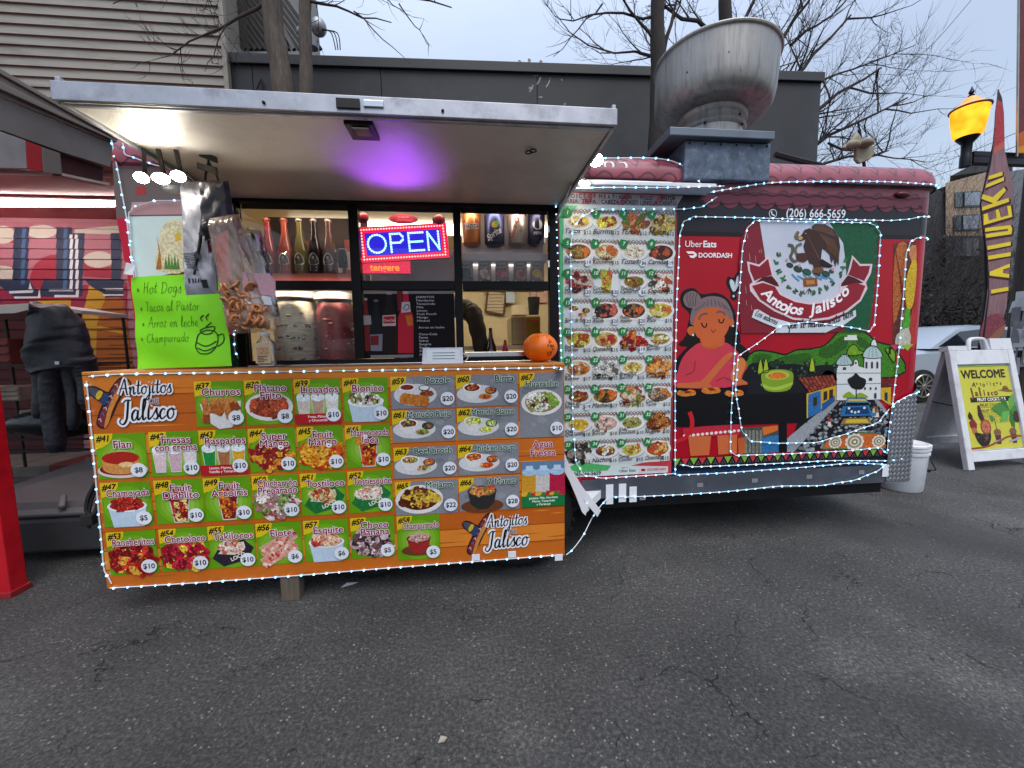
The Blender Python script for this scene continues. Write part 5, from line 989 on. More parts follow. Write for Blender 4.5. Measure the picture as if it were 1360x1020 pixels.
def logo(u, v, s):
    """sombrero and brush lettering, u v = left end of the lower word, s = x-height"""
    def hp(pts, c_, d, n=4, m=.15): pr.poly([(p.x, p.y) for p in smooth([(u + x * s, v + y * s, 0) for x, y in pts], n, True)], c_, d, m)
    hp([(-1.5, -.75), (-2.2, -.45), (-2.15, .3), (-1.6, 1.6), (-.6, 3.4), (.5, 4.7), (1.3, 4.6), (1.6, 3.9), (.9, 3.2), (.1, 2.0), (-.7, .4)], '#2a1c24', .0026)
    hp([(-1.5, -.55), (-2.0, -.3), (-1.95, .3), (-1.4, 1.5), (-.45, 3.3), (.55, 4.5), (1.15, 4.4), (.3, 3.5), (-.5, 2.2), (-1.1, .8)], '#7a2a34', .003)
    hp([(-1.5, -.7), (-1.0, -.1), (-.5, 1.2), (.3, 2.7), (1.0, 3.6), (1.5, 3.9), (1.1, 4.45), (.2, 3.5), (-.6, 2.1), (-1.15, .7)], '#c8803a', .0034)
    hp([(-2.4, 3.9), (-2.75, 3.5), (-2.5, 2.9), (-1.6, 2.1), (-1.2, 1.5), (-.9, 2.0), (-.4, 3.0), (-1.0, 3.3), (-1.8, 3.8)], '#2a1c24', .0036)
    hp([(-2.4, 3.75), (-2.6, 3.5), (-2.4, 3.0), (-2.0, 2.7), (-1.6, 3.4), (-1.9, 3.65)], '#4a4a5a', .0042); hp([(-2.0, 2.7), (-1.7, 2.4), (-1.2, 3.15), (-1.6, 3.4)], '#c8a82a', .0046, 2); hp([(-1.65, 2.3), (-1.2, 1.75), (-.6, 2.8), (-1.1, 3.1)], '#2c3f63', .0042, 2)
    for k in range(7):
        x, y = -1.75 + k * .33, .1 + k * .62; pr.stroke([(u + (x - .22) * s, v + (y + .1) * s), (u + x * s, v + (y + .25) * s), (u + (x + .05) * s, v + (y - .12) * s)], .13 * s, ('#c8b0a8', '#4a6a8a')[k % 2], .005)
    lines = [('Antojitos', .35, 2.85, .82), ('Jalisco', .15, .0, 1.12)]
    for wd, col_, d_ in ((.55, '#e4e6ee', .0056), (.125, '#0d0d12', .0064)):
        for t_, x, y, k in lines: pen(pr, t_, u + x * s, v + y * s, s * k, col_, d_, wd, .16, .03, .6 if wd < .5 else .05, gap=.08)
    pr.rect(u + 2.9 * s, v + 1.6 * s, u + 4.6 * s, v + 2.5 * s, '#b8722e', .0052) if False else None
    pr.text('DE', u + 3.7 * s, v + 1.78 * s, .6 * s, '#d9dbe6', .006, bold=.06); pr.text('DE', u + 3.7 * s, v + 1.78 * s, .6 * s, '#4a4a52', .0066)
q = A(159, 559, YB); logo(q.x, q.z, .0405)
q = A(643, 728, YB); logo(q.x, q.z, .0385)
pr.build('menu_print', P_print, BD)

# ================================================================ LED light strings
M_bulb = emis('led_bulb', '#7cc8ff', 3.6)
bulb_me = None
def string(pts, label, step=.058, r=.0026, bulbs=True, br=.0047, phase=0.0):
    global bulb_me
    pts = [V(p) for p in pts]; q = smooth(pts, 5)
    t = thing('light_string', q[0].copy(), label, 'string lights', 'LED light strings taped to the trailer')
    b = MB(); b.tube(q, r, 5); b.build('cable', M_cable, t)
    if not bulbs: return t
    if bulb_me is None:
        m = MB(); m.ball((0, 0, 0), 1, n=8, k=6); o = m.build('bulb', M_bulb); bulb_me = o.data; bpy.data.objects.remove(o)
    L = 0; nxt = step * (.3 + phase); k = 0
    for i in range(len(q) - 1):
        d = (q[i + 1] - q[i]).length
        while nxt <= L + d and k < 98:
            p = q[i].lerp(q[i + 1], (nxt - L) / d); o = bpy.data.objects.new('bulb', bulb_me); COL.objects.link(o); o.parent = t; o.location = p - q[0] + V((0, -.003, 0)); o.scale = (br * rnd.uniform(.78, 1.12),) * 3; ORG[o.name] = q[0].copy(); nxt += step; k += 1
        L += d
    return t
def line(pts, n=2): # densify in pixel space
    o = []
    for i in range(len(pts) - 1):
        for k in range(n): t = k / n; o.append((pts[i][0] * (1 - t) + pts[i + 1][0] * t, pts[i][1] * (1 - t) + pts[i + 1][1] * t))
    return o + [pts[-1]]
def sp(pts, d=.014, n=2): return [tpt(x, y, d) for x, y in line(pts, n)]
string([A(x, y, 2.13) for x, y in line([(148, 186), (158, 235), (168, 290), (180, 385), (187, 440), (191, 487)])], 'vertical LED light string on the left corner edge of the trailer')
string([A(x, y, 2.12) for x, y in line([(163, 190), (166, 205), (185, 212), (205, 219), (218, 222)])], 'short LED string curving under the pink roof edge above the flood lamps', .07)
string([A(x, y, 2.135) for x, y in line([(240, 266), (205, 267), (178, 275), (171, 285), (175, 340), (181, 370)])], 'LED string framing the pale poster panel above the neon green sign', .09)
string([A(x, y, 2.13) for x, y in line([(311, 440), (312, 465), (318, 478), (324, 470), (322, 452)])], 'small LED loop hanging beside the right edge of the neon green sign', .05)
string([A(x, y, YB - .006) for x, y in line([(118, 500), (160, 497), (300, 495), (420, 493), (560, 491), (700, 489), (745, 488)])], 'LED string along the top edge of the orange menu board')
string([A(x, y, YB - .006) for x, y in line([(115, 506), (124, 600), (132, 690), (138, 755), (148, 775)])], 'LED string down the left edge of the orange menu board')
string([A(x, y, YB - .006) for x, y in line([(146, 781), (260, 774), (400, 764), (520, 754), (640, 745), (742, 737)])], 'LED string along the bottom edge of the orange menu board')
string([A(752, 737, YB - .002), A(762, 728, 1.9), A(775, 710, 1.95), A(788, 685, 2.02), A(801, 668, 2.1), tpt(806, 658, .03)], 'loose LED cable dangling from the menu board corner to the fender', .12)
string([trail(u, z, .03) for u, z in ((.72, 2.19), (.95, 2.2), (1.08, 2.195), (1.17, 2.17), (1.24, 2.12), (1.3, 2.06), (1.34, 2.03))], 'LED string dropping from the roof lettering past the exhaust fan base', .07)
string(sp([(746, 261), (800, 260), (870, 260), (945, 258)], .11), 'LED string under the white gutter above the menu sheet')
string([trail(u, z, .036) for u, z in ((1.34, 2.03), (1.5, 2.06), (1.7, 2.09), (2.0, 2.105), (2.4, 2.115), (2.65, 2.11), (2.72, 2.108), (2.78, 2.104))], 'LED string running along the pink roof edge to the right corner', .05)
string(sp([(757, 330), (760, 305), (770, 290), (790, 280), (850, 279), (905, 279), (930, 276), (950, 263)]), 'LED string curving over the top of the dish menu sheet')
string(sp([(736, 264), (738, 320), (741, 400), (744, 480)], .03, 3), 'vertical LED string between the serving window and the dish menu sheet', .04)
string(sp([(757, 335), (758, 420), (760, 560), (764, 612), (775, 630), (800, 634), (850, 631), (895, 628)]), 'LED string down the left side and along the foot of the dish menu sheet', .06)
string(sp([(895, 626), (895, 500), (897, 400), (901, 315), (906, 296), (918, 290)]), 'vertical LED string between the dish menu sheet and the painted woman')
string(sp([(918, 289), (980, 290), (1050, 292), (1120, 293), (1180, 294), (1205, 292), (1233, 286)]), 'LED string along the dark band below the phone number')
string(sp([(1002, 294), (1080, 296), (1150, 297), (1160, 301), (1166, 312), (1163, 370), (1158, 430), (1152, 440), (1140, 438)]), 'LED string around the top and right side of the flag picture')
string(sp([(1000, 294), (990, 305), (984, 330), (979, 400), (973, 480), (969, 550), (968, 598), (975, 604)]), 'LED string hanging straight down past the left edge of the flag picture')
string(sp([(978, 474), (975, 520), (983, 570), (995, 585), (1030, 588), (1081, 587), (1120, 576), (1162, 561), (1178, 543)]), 'LED string swagging below the painted table and across the cobbled street')
string(sp([(978, 473), (1005, 455), (1035, 433), (1070, 428), (1105, 432), (1140, 437)]), 'LED string looping under the flag picture ribbon')
string(sp([(1232, 316), (1215, 317), (1206, 322), (1200, 340), (1196, 400), (1190, 470), (1183, 530), (1178, 570), (1175, 602)]), 'vertical LED string beside the vegetable strip near the right corner')
string(sp([(902, 616), (920, 619), (1000, 616), (1100, 611), (1175, 611), (1200, 607)]), 'upper LED string below the painted bunting')
string(sp([(897, 630), (960, 627), (1060, 620), (1130, 614), (1176, 616)]), 'lower LED string along the top of the grey rail')
string(sp([(975, 604), (1040, 602), (1120, 598), (1165, 594), (1175, 602)]), 'LED string just above the painted bunting')
string(sp([(812, 658), (835, 658), (900, 655), (960, 651), (1030, 644), (1085, 643), (1130, 636), (1160, 624), (1172, 615)], .024), 'LED string sagging along the grey rail under the mural')
string(sp([(1178, 541), (1184, 534), (1198, 526), (1212, 520)], .026, 3), 'short LED string along the slanted top of the diamond plate corner', .045)
string([A(x, y, 2.12) for x, y in line([(737, 262), (760, 235), (784, 214)])], 'LED wire slanting up from the serving window to the bright right flood lamp', .2)

# ================================================================ flood lamps
M_flood = emis('flood_face', '#fff4e2', 72)
M_lampb = mat('lamp_body', '#3a3836', .4, .5)
def flood(c, w_, h_, aim, label, st=1):
    t = thing('flood_lamp', c, label, 'flood lamp'); c = V(c); aim = V(aim).normalized()
    rq = aim.to_track_quat('Z', 'Y').to_matrix().to_4x4(); M = Matrix.Translation(c) @ rq
    b = MB(); b.lathe([(0, -.035), (.3, -.035), (.5, 0), (.48, .001), (0, .0012)], n=20, sx=w_, sy=h_); b.xf(M); b.build('housing', M_lampb, t)
    b = MB(); b.lathe([(0, .0016), (.44, .0016), (.36, .010), (.18, .015), (0.001, .016)], n=20, sx=w_, sy=h_); b.xf(M); b.build('lens', M_flood, t)
    b = MB(); b.bar(c - aim * .03, V((c.x, 2.149, c.z + .03)) if st == 1 else V((max(c.x, -1.14), c.y, 1.925)), .012, .012); b.build('arm', M_lampb, t)
for x, y, w_, tx in ((188, 236, .085, 'leftmost bright flood lamp under the awning at the trailer corner'), (214, 237, .1, 'middle bright flood lamp of the three above the poster panel'), (237, 234, .085, 'right bright flood lamp of the three beside the hanging chip bags')):
    flood(A(x, y, 1.6), w_ * .6, .042, (.2, -.8, -.5), tx, 2)
flood(A(792, 213, 2.0), .075, .065, (-.25, -.9, -.3), 'upper bright flood lamp at the right end of the awning')
flood(A(775, 243, 2.02), .09, .03, (.2, -.5, -.85), 'lower flood lamp lighting the white gutter beside the awning')
b = MB(); q = A(229, 251, 1.68); b.ball(q, .036, .03, .012, 16, 8); tag(b.build('dome_lamp', M_wht_pl), 'small white dome lamp just below the three left flood lamps', 'lamp')

# added purple spot in front of the open sign stands in for its glow
l = bpy.data.lights.new('sign_glow_spot', 'SPOT'); l.energy = 8; l.color = (.38, .06, 1); l.spot_size = R(60); l.spot_blend = .9; l.shadow_soft_size = .06
lo = bpy.data.objects.new('sign_glow_spot', l); COL.objects.link(lo); lo.location = (-.3, 2.0, 1.58); lo.rotation_euler = (V((-.3, 2.0, 1.58)) - V((-.3, 1.75, 1.93))).to_track_quat('Z', 'Y').to_euler()

# ================================================================ things on and over the counter
CZ = BZ1 + .017
# neon green hand-written sign
gp = [A(*p, 1.955) for p in ((172, 370), (182, 357), (290, 362), (299, 395), (309, 440), (309, 487), (184, 490))]
b = MB(); NU = 14
def gfn(u, v):
    lft = A(172 + 12 * (1 - v), 368 + (490 - 368) * (1 - v), 1.955); rgt = A(290 + 19 * (1 - v), 361 + (486 - 361) * (1 - v), 1.955)
    p = lft.lerp(rgt, u); p.y += .006 * math.sin(u * 7 + v * 3) + .004 * math.sin(v * 13 + u * 4) + .012 * (v - .5); p.z = max(p.z, CZ + .001); return p
b.grid(gfn, NU, 16)
GS = b.build('paper_sign', mat('neon_paper', '#7fdc00', .6, var=.05, emit=.0, bump=.3, bscale=12)); tag(GS, 'neon green paper sign with handwritten specials standing on the counter', 'paper sign')
def gmap(u, v, d):
    p = gfn(u, v); return V((p.x, p.y - .0015 - d, p.z))
pr = Print(gmap)
def gpx(x, y): # photo px -> sheet coordinates
    v = 1 - (y - 365) / (488 - 365); l_, r_ = 172 + 12 * (1 - v), 290 + 19 * (1 - v); return ((x - l_) / (r_ - l_), v)
for t_, x, y, wpx in (('* Hot Dogs', 181, 388, 56), ('* Tacos al Pastor', 184, 412, 76), ('* Arroz en leche', 187, 433, 72), ('* Champurrado', 187, 453, 62)):
    u, v = gpx(x, y); u1, v1 = gpx(x + wpx, y - 1); wd = pen_w(t_, 1.0)
    sub = Print(lambda a, c_, d, u=u, v=v, k=(u1 - u) / wd: gmap(u + a * k, v + c_ * k * 1.02, d)); pen(sub, t_, 0, 0, 1.0, '#1c3a0a', .0005, .065, .1, -.02, .2, .1, .06)
    b_ = len(pr.v); pr.v += sub.v; pr.f += [[i + b_ for i in f] for f in sub.f]; pr.c += sub.c
for P in ([(262, 455), (264, 445), (275, 440), (287, 445), (288, 460), (280, 470), (268, 470), (262, 462), (262, 455)], [(287, 448), (295, 446), (296, 456), (289, 462)], [(265, 440), (272, 437), (284, 436), (280, 444), (270, 445), (265, 440)], [(272, 436), (280, 430)], [(268, 428), (266, 424), (270, 420)], [(275, 427), (273, 423), (277, 419)], [(263, 456), (275, 461), (287, 455)], [(264, 463), (275, 467), (286, 462)]):
    pr.stroke([gpx(p.x, p.y) for p in smooth([(x, y, 0) for x, y in P], 4)], .012, '#22430c', .0007)
pr.build('handwriting', P_mat, GS)
b = MB(); q = A(173, 358, 1.95); b.add([q + V((-.025, -.004, -.02)), q + V((.012, -.008, -.026)), q + V((.025, -.004, .02)), q + V((-.008, -.008, .03))], [(0, 1, 2, 3)]); b.build('tape', M_wht_pl, GS)

# tablet on a stand
TB = thing('tablet', A(588, 480, 1.99), 'white payment tablet tilted on a small stand at the counter edge', 'tablet')
c = A(588, 470, 1.98); M = Matrix.Translation((c.x, 1.98, CZ + .042)) @ Matrix.Rotation(R(-52), 4, 'X') @ Matrix.Rotation(R(4), 4, 'Z')
c2 = MB(); c2.box(-.1, .1, -.004, .004, -.05, .05); M2 = Matrix.Translation((c.x, 1.98, CZ + .04)) @ Matrix.Rotation(R(-38), 4, 'X')
c2.xf(M2); c2.build('body', M_wht_pl, TB, .003)
c2 = MB(); c2.box(-.08, .083, -.0055, -.0042, -.032, .036); c2.xf(M2); c2.build('screen', emis('tablet_screen', '#aeb9c6', .6), TB)
c2 = MB()
for k in range(3): c2.box(-.05, .06, -.0065, -.0057, .012 - k * .018, .016 - k * .018)
c2.xf(M2); c2.build('screen_text', mat('screen_grey', '#5a6470', .4), TB)
c2 = MB(); c2.prism([(c.x - .06, 1.955, CZ), (c.x + .05, 1.955, CZ), (c.x + .045, 1.98, CZ + .03), (c.x - .055, 1.98, CZ + .03)], (0, .06, 0)); c2.build('stand', M_wht_pl, TB, .003)
c2 = MB(); c2.tube(smooth([(c.x + .1, 1.98, CZ + .05), (c.x + .125, 1.985, CZ + .04), (c.x + .11, 1.99, CZ + .012), (c.x + .06, 2.0, CZ + .006)], 6), .003, 6); c2.build('cord', M_wht_pl, TB)
# painted pumpkin
pc = A(717.5, 460, 2.0); pr_ = .084
PK = thing('pumpkin', (pc.x, 2.0, CZ), 'small orange pumpkin with black drawn marks at the right end of the counter', 'pumpkin')
b = MB()
def pk(u, v, d=0):
    th, ph = u * 2 * math.pi, -math.pi / 2 + v * math.pi; r_ = (pr_ + d) * (1 + .012 * math.cos(th * 10)) * (1 + .06 * math.cos(ph * 2)); zc = CZ + .074
    dip = -.012 * math.exp(-((math.cos(ph)) / .25) ** 2) * (1 if ph > 0 else .6) * (1 if ph > 0 else -1)
    return V((pc.x + r_ * math.cos(ph) * math.cos(th), 2.0 + r_ * math.cos(ph) * math.sin(th), zc + (.078 + d) * math.sin(ph) + dip))
b.grid(pk, 60, 24); b.build('flesh', mat('pumpkin_orange', '#f0700a', .38, var=.1, scale=9), PK)
pr = Print(lambda u, v, d: pk(.75 + u / (2 * math.pi * .085), .5 + v / (math.pi * .08), .0015 + d))
for P in ([(.03, .022), (.048, .028), (.04, .042), (.03, .022)], [(.022, .002), (.022, .014), (.03, .015)], [(.034, .0), (.035, .014)], [(.034, .007), (.044, .008)], [(.044, .0), (.044, .015)], [(.05, .0), (.054, .015), (.058, .001)], [(.051, .007), (.058, .008)], [(.02, -.022), (.028, -.034), (.036, -.02)], [(.028, -.034), (.03, -.048)], [(.04, -.02), (.05, -.04)], [(.05, -.02), (.038, -.046)], [(-.03, .055), (-.028, .062)], [(.045, -.004), (.055, -.014), (.062, -.006)]): pr.stroke(P, .0035, '#3a1a08', .0004)
pr.build('drawn_marks', P_mat, PK)
b = MB(); b.tube([(pc.x, 2.0, CZ + .138), (pc.x + .003, 2.0, CZ + .152)], [.01, .007], 8); b.build('stem', mat('stem', '#5a4a22', .8), PK)
# sanitizer bottle
q = A(355, 486, 2.0); SB = thing('sanitizer_bottle', (q.x, 2.0, CZ), 'clear sanitizer bottle with a cream label below the clear chip bag', 'bottle')
b = MB(); b.lathe([(.03, 0), (.038, .005), (.04, .02), (.04, .1), (.036, .12), (.02, .135), (.018, .15)], (q.x, 2.0, CZ), 20, sx=1.1, sy=.7); b.build('body', clear('clear_bottle', '#cfd6d6', .25, .1, .1), SB)
b = MB(); b.lathe([(.02, .15), (.021, .165), (.012, .168)], (q.x, 2.0, CZ), 14); b.build('cap', M_wht_pl, SB)
pr = Print(lambda u, v, d: V((q.x + u, 2.0 - .03 - d - .008 * math.cos(u / .028), CZ + v))); pr.rect(-.034, .02, .034, .115, '#d8c49a', .001); pr.rect(-.025, .06, .025, .095, '#c8a080', .0014, .4)
for k in range(4): pr.rect(-.024, .026 + k * .008, -.024 + .03 + (k % 2) * .015, .03 + k * .008, '#6a5a4a', .0014)
pr.build('label', P_mat, SB)

# hanging snack bags on a clip strip
def px_at(x, y, Y): return A(x, y, Y)
HY = 1.66
HK = thing('hanging_strip', A(272, 190, HY), 'black hooked clip strip hanging from the awning and holding snack bags', 'clip strip')
top = AZ(272, 182, 1.922)
b = MB(); h0 = A(275, 190, HY); b.tube(smooth([V((h0.x, HY, 1.921)), A(273, 187, HY), A(279, 188, HY), A(281, 197, HY), A(276, 203, HY), A(273, 198, HY)], 5), .005, 6)
b.tube([A(276, 203, HY), A(277, 215, HY), A(273, 232, HY), A(271, 270, HY), A(266, 320, HY - .02), A(258, 365, HY - .03)], [.004, .004, .004, .005, .006, .004], 6)
b.tube([A(277, 215, HY), A(287, 232, HY), A(300, 265, HY), A(317, 320, HY - .05), A(334, 352, HY - .06)], [.004, .004, .004, .005, .003], 6); b.build('hook_wire', M_rub, HK)
b = MB()
for P in ([(263, 199), (287, 208), (288, 216), (264, 207)], [(261, 215), (287, 222), (288, 231), (261, 223)]):
    b.prism([A(x, y, HY - .01) for x, y in P], (0, .008, 0))
for x, y in ((308, 300), (318, 322), (328, 340), (262, 340), (267, 310), (259, 356)): q = A(x, y, HY - .06); b.add([q + V((0, 0, .015)), q + V((.014, 0, -.012)), q + V((-.008, -.004, -.004)), q + V((0, .006, 0))], [(0, 1, 2), (0, 2, 3), (1, 2, 3), (0, 1, 3)])
b.each('clip', mat('clip_black', '#141214', .45), HK)
def pillow(pts4, Y, th, nu=14, nv=18, seed=0, rim=.12, amp=.007):
    a, b_, c, d = [A(*p, Y) for p in pts4] # tl tr br bl
    r = random.Random(seed); ph = [r.uniform(0, 6) for _ in range(8)]
    def f(u, v, sgn):
        p = (a.lerp(b_, u)).lerp(d.lerp(c, u), 1 - v); e = max(0, min(u, 1 - u, v, 1 - v)) / rim; k = 1 - (1 - min(e, 1)) ** 2
        n = amp * (math.sin(9 * u + 5 * v + ph[0]) + .7 * math.sin(17 * v - 7 * u + ph[1]) + .5 * math.sin(31 * u + 23 * v + ph[2]) + .4 * math.sin(47 * v + 19 * u + ph[3])) * min(1, e)
        return p + V((0, sgn * (th * k + n * .6), 0))
    m = MB(); m.grid(lambda u, v: f(u, v, -1), nu, nv); m.grid(lambda u, v: f(u, v, 1) + V((0, .0005, 0)), nu, nv); return m, f
M_foil = mat('foil_bag', '#a9aab4', .42, .15, var=.25, scale=5, bump=.7, bscale=16, dirt='#55545e', dirt_amt=.7, dirt_scale=6)
M_dark = mat('dark_foil', '#3a393f', .32, .5, var=.3, scale=6, bump=.6, bscale=18)
M_film = clear('clear_film', '#dab8a0', .24, .18, .06, .3, 16)
M_film2 = clear('clear_film_blue', '#c3c8d6', .42, .2, .08, .4, 18)
B1 = thing('snack_bag', A(258, 240, HY), 'grey foil snack bag hanging over the left part of the green sign', 'snack bag')
m, f = pillow([(240, 242), (282, 240), (290, 390), (247, 392)], HY + .02, .018, 20, 34, 1); m.build('film', M_foil, B1)
pr = Print(lambda u, v, d: f(u, v, -1) - V((0, .002 + d, 0)))
pr.poly([(0, .49), (.86, .47), (.86, .53), (0, .56)], '#8a3a34', .0004, .3); pr.poly([(.84, .0), (1, .03), (.98, .47), (.84, .47)], '#6a1420', .0006, .3)
for k in range(10): pr.rect(.06, .36 - k * .014, .06 + rr.uniform(.35, .55), .366 - k * .014, '#3a3842', .0006)
for k in range(5): pr.rect(.2 + k * .09, .1, .24 + k * .09, .14, '#1c1a20', .0006)
pr.rect(.62, .05, .8, .12, '#34323a', .0006); pr.ell(.55, .33, .1, .05, '#55535f', .0006); pr.build('label', P_mat, B1)
B2 = thing('snack_bag', A(300, 245, HY), 'dark foil snack bag in the upper middle of the hanging bunch', 'snack bag')
m, f = pillow([(266, 240), (303, 240), (312, 300), (272, 320)], HY - .02, .025, 12, 14, 2); m.build('film', M_dark, B2)
B3 = thing('snack_bag', A(320, 300, HY), 'large clear snack bag of orange wheel chips hanging in front of the window', 'snack bag')
bx = [(278, 290), (316, 284), (368, 440), (304, 444)]
m, f3 = pillow(bx, HY - .05, .036, 22, 30, 3); m.build('film', M_film, B3)
B4 = thing('snack_bag', A(350, 310, HY), 'narrow clear bag with pink paper label behind the large chip bag', 'snack bag')
m, f4 = pillow([(317, 304), (346, 306), (373, 425), (338, 420)], HY + .03, .03, 16, 24, 4); m.build('film', M_film2, B4)
pr = Print(lambda u, v, d: f3(u, v, -1) - V((0, .003 + d, 0)))
def qp(x, y): # px -> bag 3 u, v (approx inverse of the bilinear patch)
    v = 1 - (y - 287) / (442 - 287); xl = 304 + (278 - 304) * v; xr = 368 + (316 - 368) * v; return ((x - xl) / (xr - xl), v)
pr.poly([qp(*p) for p in ((329, 364), (358, 366), (366, 376), (367, 396), (329, 390))], '#b58c98', .0008, .1); pr.poly([qp(*p) for p in ((331, 389), (360, 393), (362, 407), (338, 405), (332, 398))], '#c3cad6', .0008); pr.poly([qp(*p) for p in ((333, 397), (361, 400), (361, 404), (336, 403))], '#3f5a7a', .0012, .2)
u, v = qp(347, 383)
sub = Print(lambda a, c_, d: f3(u + a * 6.6, v + c_ * 2.3, -1) - V((0, .004 + d, 0))); sub.text('RINDAS', 0, 0, .011, '#1f171c', .0008, bold=.04, fit=.032); sub.text('DURITOS', 0, .012, .005, '#4a3a44', .0008, fit=.025)
b_ = len(pr.v); pr.v += sub.v; pr.f += [[i + b_ for i in q_] for q_ in sub.f]; pr.c += sub.c
pr.build('label', P_mat, B3)
# wheel chips
b = MB(); b.tube([(.0165 * math.cos(a), .0165 * math.sin(a), .002 * math.sin(3 * a)) for a in [2 * math.pi * i / 16 for i in range(16)]], .0042, 6, closed=True)
for k in range(3): a = k * math.pi / 3; b.tube([(.015 * math.cos(a), .015 * math.sin(a), 0), (-.015 * math.cos(a), -.015 * math.sin(a), 0)], .003, 5)
ch = b.build('wheel_chip', mat('chip_orange', '#b5764a', .6, var=.25, scale=40)); tag(ch, 'orange wheel-shaped fried chip inside the large clear hanging bag', 'chip', 'wheel chips in the clear bag')
r2 = random.Random(5); i = 0
while i < 120:
    x, y = r2.uniform(300, 364), r2.uniform(376, 438); u, v = qp(x, y)
    if not (.16 < u < .86 and .07 < v < .44): continue
    c_ = (ch if i == 0 else ch.copy())
    if i: COL.objects.link(c_)
    p = f3(u, v, 0); c_.scale = (1.15,) * 3; c_.location = (p.x, HY - .05 + r2.uniform(-.035, .02), p.z); c_.rotation_euler = (R(90) + r2.uniform(-.9, .9), r2.uniform(-.6, .6), r2.uniform(0, 3)); i += 1

# ================================================================ goods behind the glass
def bottle(x, name, label, liquid, cap):
    q = A(x, 357, 2.26); t = thing('soda_bottle', (q.x, 2.26, 1.601), label, 'soda bottle', 'glass soda bottles on the window shelf')
    b = MB(); h = .3
    P = [(.0, 0), (.034, .003), (.037, .012), (.037, .11), (.034, .13), (.026, .165), (.017, .21), (.0145, .25), (.015, .28)]
    b.lathe(P, (q.x, 2.26, 1.601), 20); b.build('glass', liquid, t)
    b = MB(); b.lathe([(.0168, .276), (.0185, .28), (.0185, .287), (.015, .293), (0, .294)], (q.x, 2.26, 1.601), 14); b.build('cap', cap, t)
    pr = Print(lambda u, v, d: V((q.x + (.0375 + d) * math.sin(u / .0375), 2.26 - (.0375 + d) * math.cos(u / .0375), 1.601 + v)))
    pr.poly([(p.x, p.y) for p in smooth([(-.026, .055, 0), (-.022, .09, 0), (0, .112, 0), (.022, .09, 0), (.026, .055, 0), (0, .048, 0)], 4, True)], '#d5cfc2', .001)
    pr.poly([(p.x, p.y) for p in smooth([(-.018, .068, 0), (-.014, .09, 0), (0, .102, 0), (.014, .09, 0), (.018, .068, 0)], 4, True)], '#3a3a34', .0014); pr.ell(0, .085, .006, .009, '#a8a294', .0018, 10)
    pr.text('Jarritos', 0, .057, .009, '#4a2a22', .0016, bold=.02, fit=.042)
    for k in range(4): pr.rect(-.02, .04 - k * .007, .02 - (k % 2) * .006, .043 - k * .007, '#c2bcb0', .001)
    pr.build('label', P_mat, t)
def liq(n, c): return mat('soda_' + n, c, .08, var=.15, scale=12, spec=.7)
capm = mat('cap_silver', '#9a948c', .35, .7); capr = mat('cap_rust', '#8a4a3a', .4, .4)
bottle(359, 'a', 'leftmost red soda bottle on the shelf, beside the hanging chip bags', liq('red', '#8a2f33'), capr)
bottle(381, 'b', 'orange red soda bottle, second from the left on the window shelf', liq('orange', '#a04a36'), capr)
bottle(401, 'c', 'olive green soda bottle in the middle of the window shelf', liq('lime', '#6f6a3a'), capm)
bottle(420, 'd', 'dark cola coloured bottle, fourth along the window shelf', liq('dark', '#1e1618'), capm)
bottle(439, 'e', 'brown soda bottle at the right end of the bottle row', liq('tamarind', '#5f4038'), capm)
q = A(333, 357, 2.3); b = MB(); b.lathe([(.03, 0), (.032, .01), (.032, .12), (.014, .2), (.013, .26)], (q.x, 2.32, 1.601), 16); tag(b.build('soda_bottle', clear('empty_glass', '#7a8080', .25, .1, .2)), 'clear empty bottle in the dark left corner of the window shelf', 'soda bottle', 'glass soda bottles on the window shelf')
def can(x, ybot, Y, r, h, base, label, deco, name='drink_can', metal=.6, group='drink cans in the right window'):
    q = A(x, ybot, Y); z = q.z; t = thing(name, (q.x, Y, z), label, 'can', group)
    b = MB(); b.lathe([(r * .8, 0), (r, .008), (r, h - .016), (r * .82, h)], (q.x, Y, z), 24); b.build('shell', mat('can_' + base, base, .35, metal, var=.06), t)
    b = MB(); b.lathe([(r * .82, h), (r * .86, h + .003), (r * .8, h + .004), (.0, h + .002)], (q.x, Y, z), 20); b.build('lid', M_alu, t)
    pr = Print(lambda u, v, d: V((q.x + (r + d) * math.sin(u / r), Y - (r + d) * math.cos(u / r), z + v))); deco(pr, r, h); pr.build('label', P_mat, t); return t
zc = A(640, 326, 2.25).z
def d1(pr, r, h):
    pr.rect(-r * 1.5, h * .7, r * 1.5, h * .93, '#b08a2a', .0006, .3); pr.ell(0, h * .6, r * .9, h * .16, '#7a3a2a', .0008); pr.ell(0, h * .22, r * .8, h * .16, '#b07a2a', .0008, mot=.4); pr.text('Fanta', 0, h * .42, .032, '#d8dce8', .0012, bold=.09, rot=.12, sx=.85); pr.text('Fanta', 0, h * .42, .032, '#16203a', .0016, bold=.03, rot=.12, sx=.85)
def d2(pr, r, h):
    pr.poly([(-r * 1.3, h * .05), (-r * 1.3, h * .4), (r * 1.2, h * .62), (r * 1.2, h * .4), (r * .3, h * .05)], '#77787e', .0006); pr.ell(0, h * .55, r * .35, h * .1, '#b8a83a', .0008, rot=.7); pr.ell(r * .2, h * .6, r * .2, h * .06, '#6a9a3a', .001); pr.text('Sprite', 0, h * .2, .033, '#e2e4ea', .0012, bold=.03, rot=.55, shear=.2, sx=.8); pr.rect(-r, h * .8, r, h * .9, '#3a4a7a', .0006, .2)
def d3(pr, r, h):
    pr.text('Coca-Cola', -.006, h * .5, .026, '#8a2a2e', .0008, bold=.02, rot=1.2, shear=.25, fit=h * .8); pr.text('light', .024, h * .4, .016, '#2a2024', .0008, rot=1.2, shear=.3)
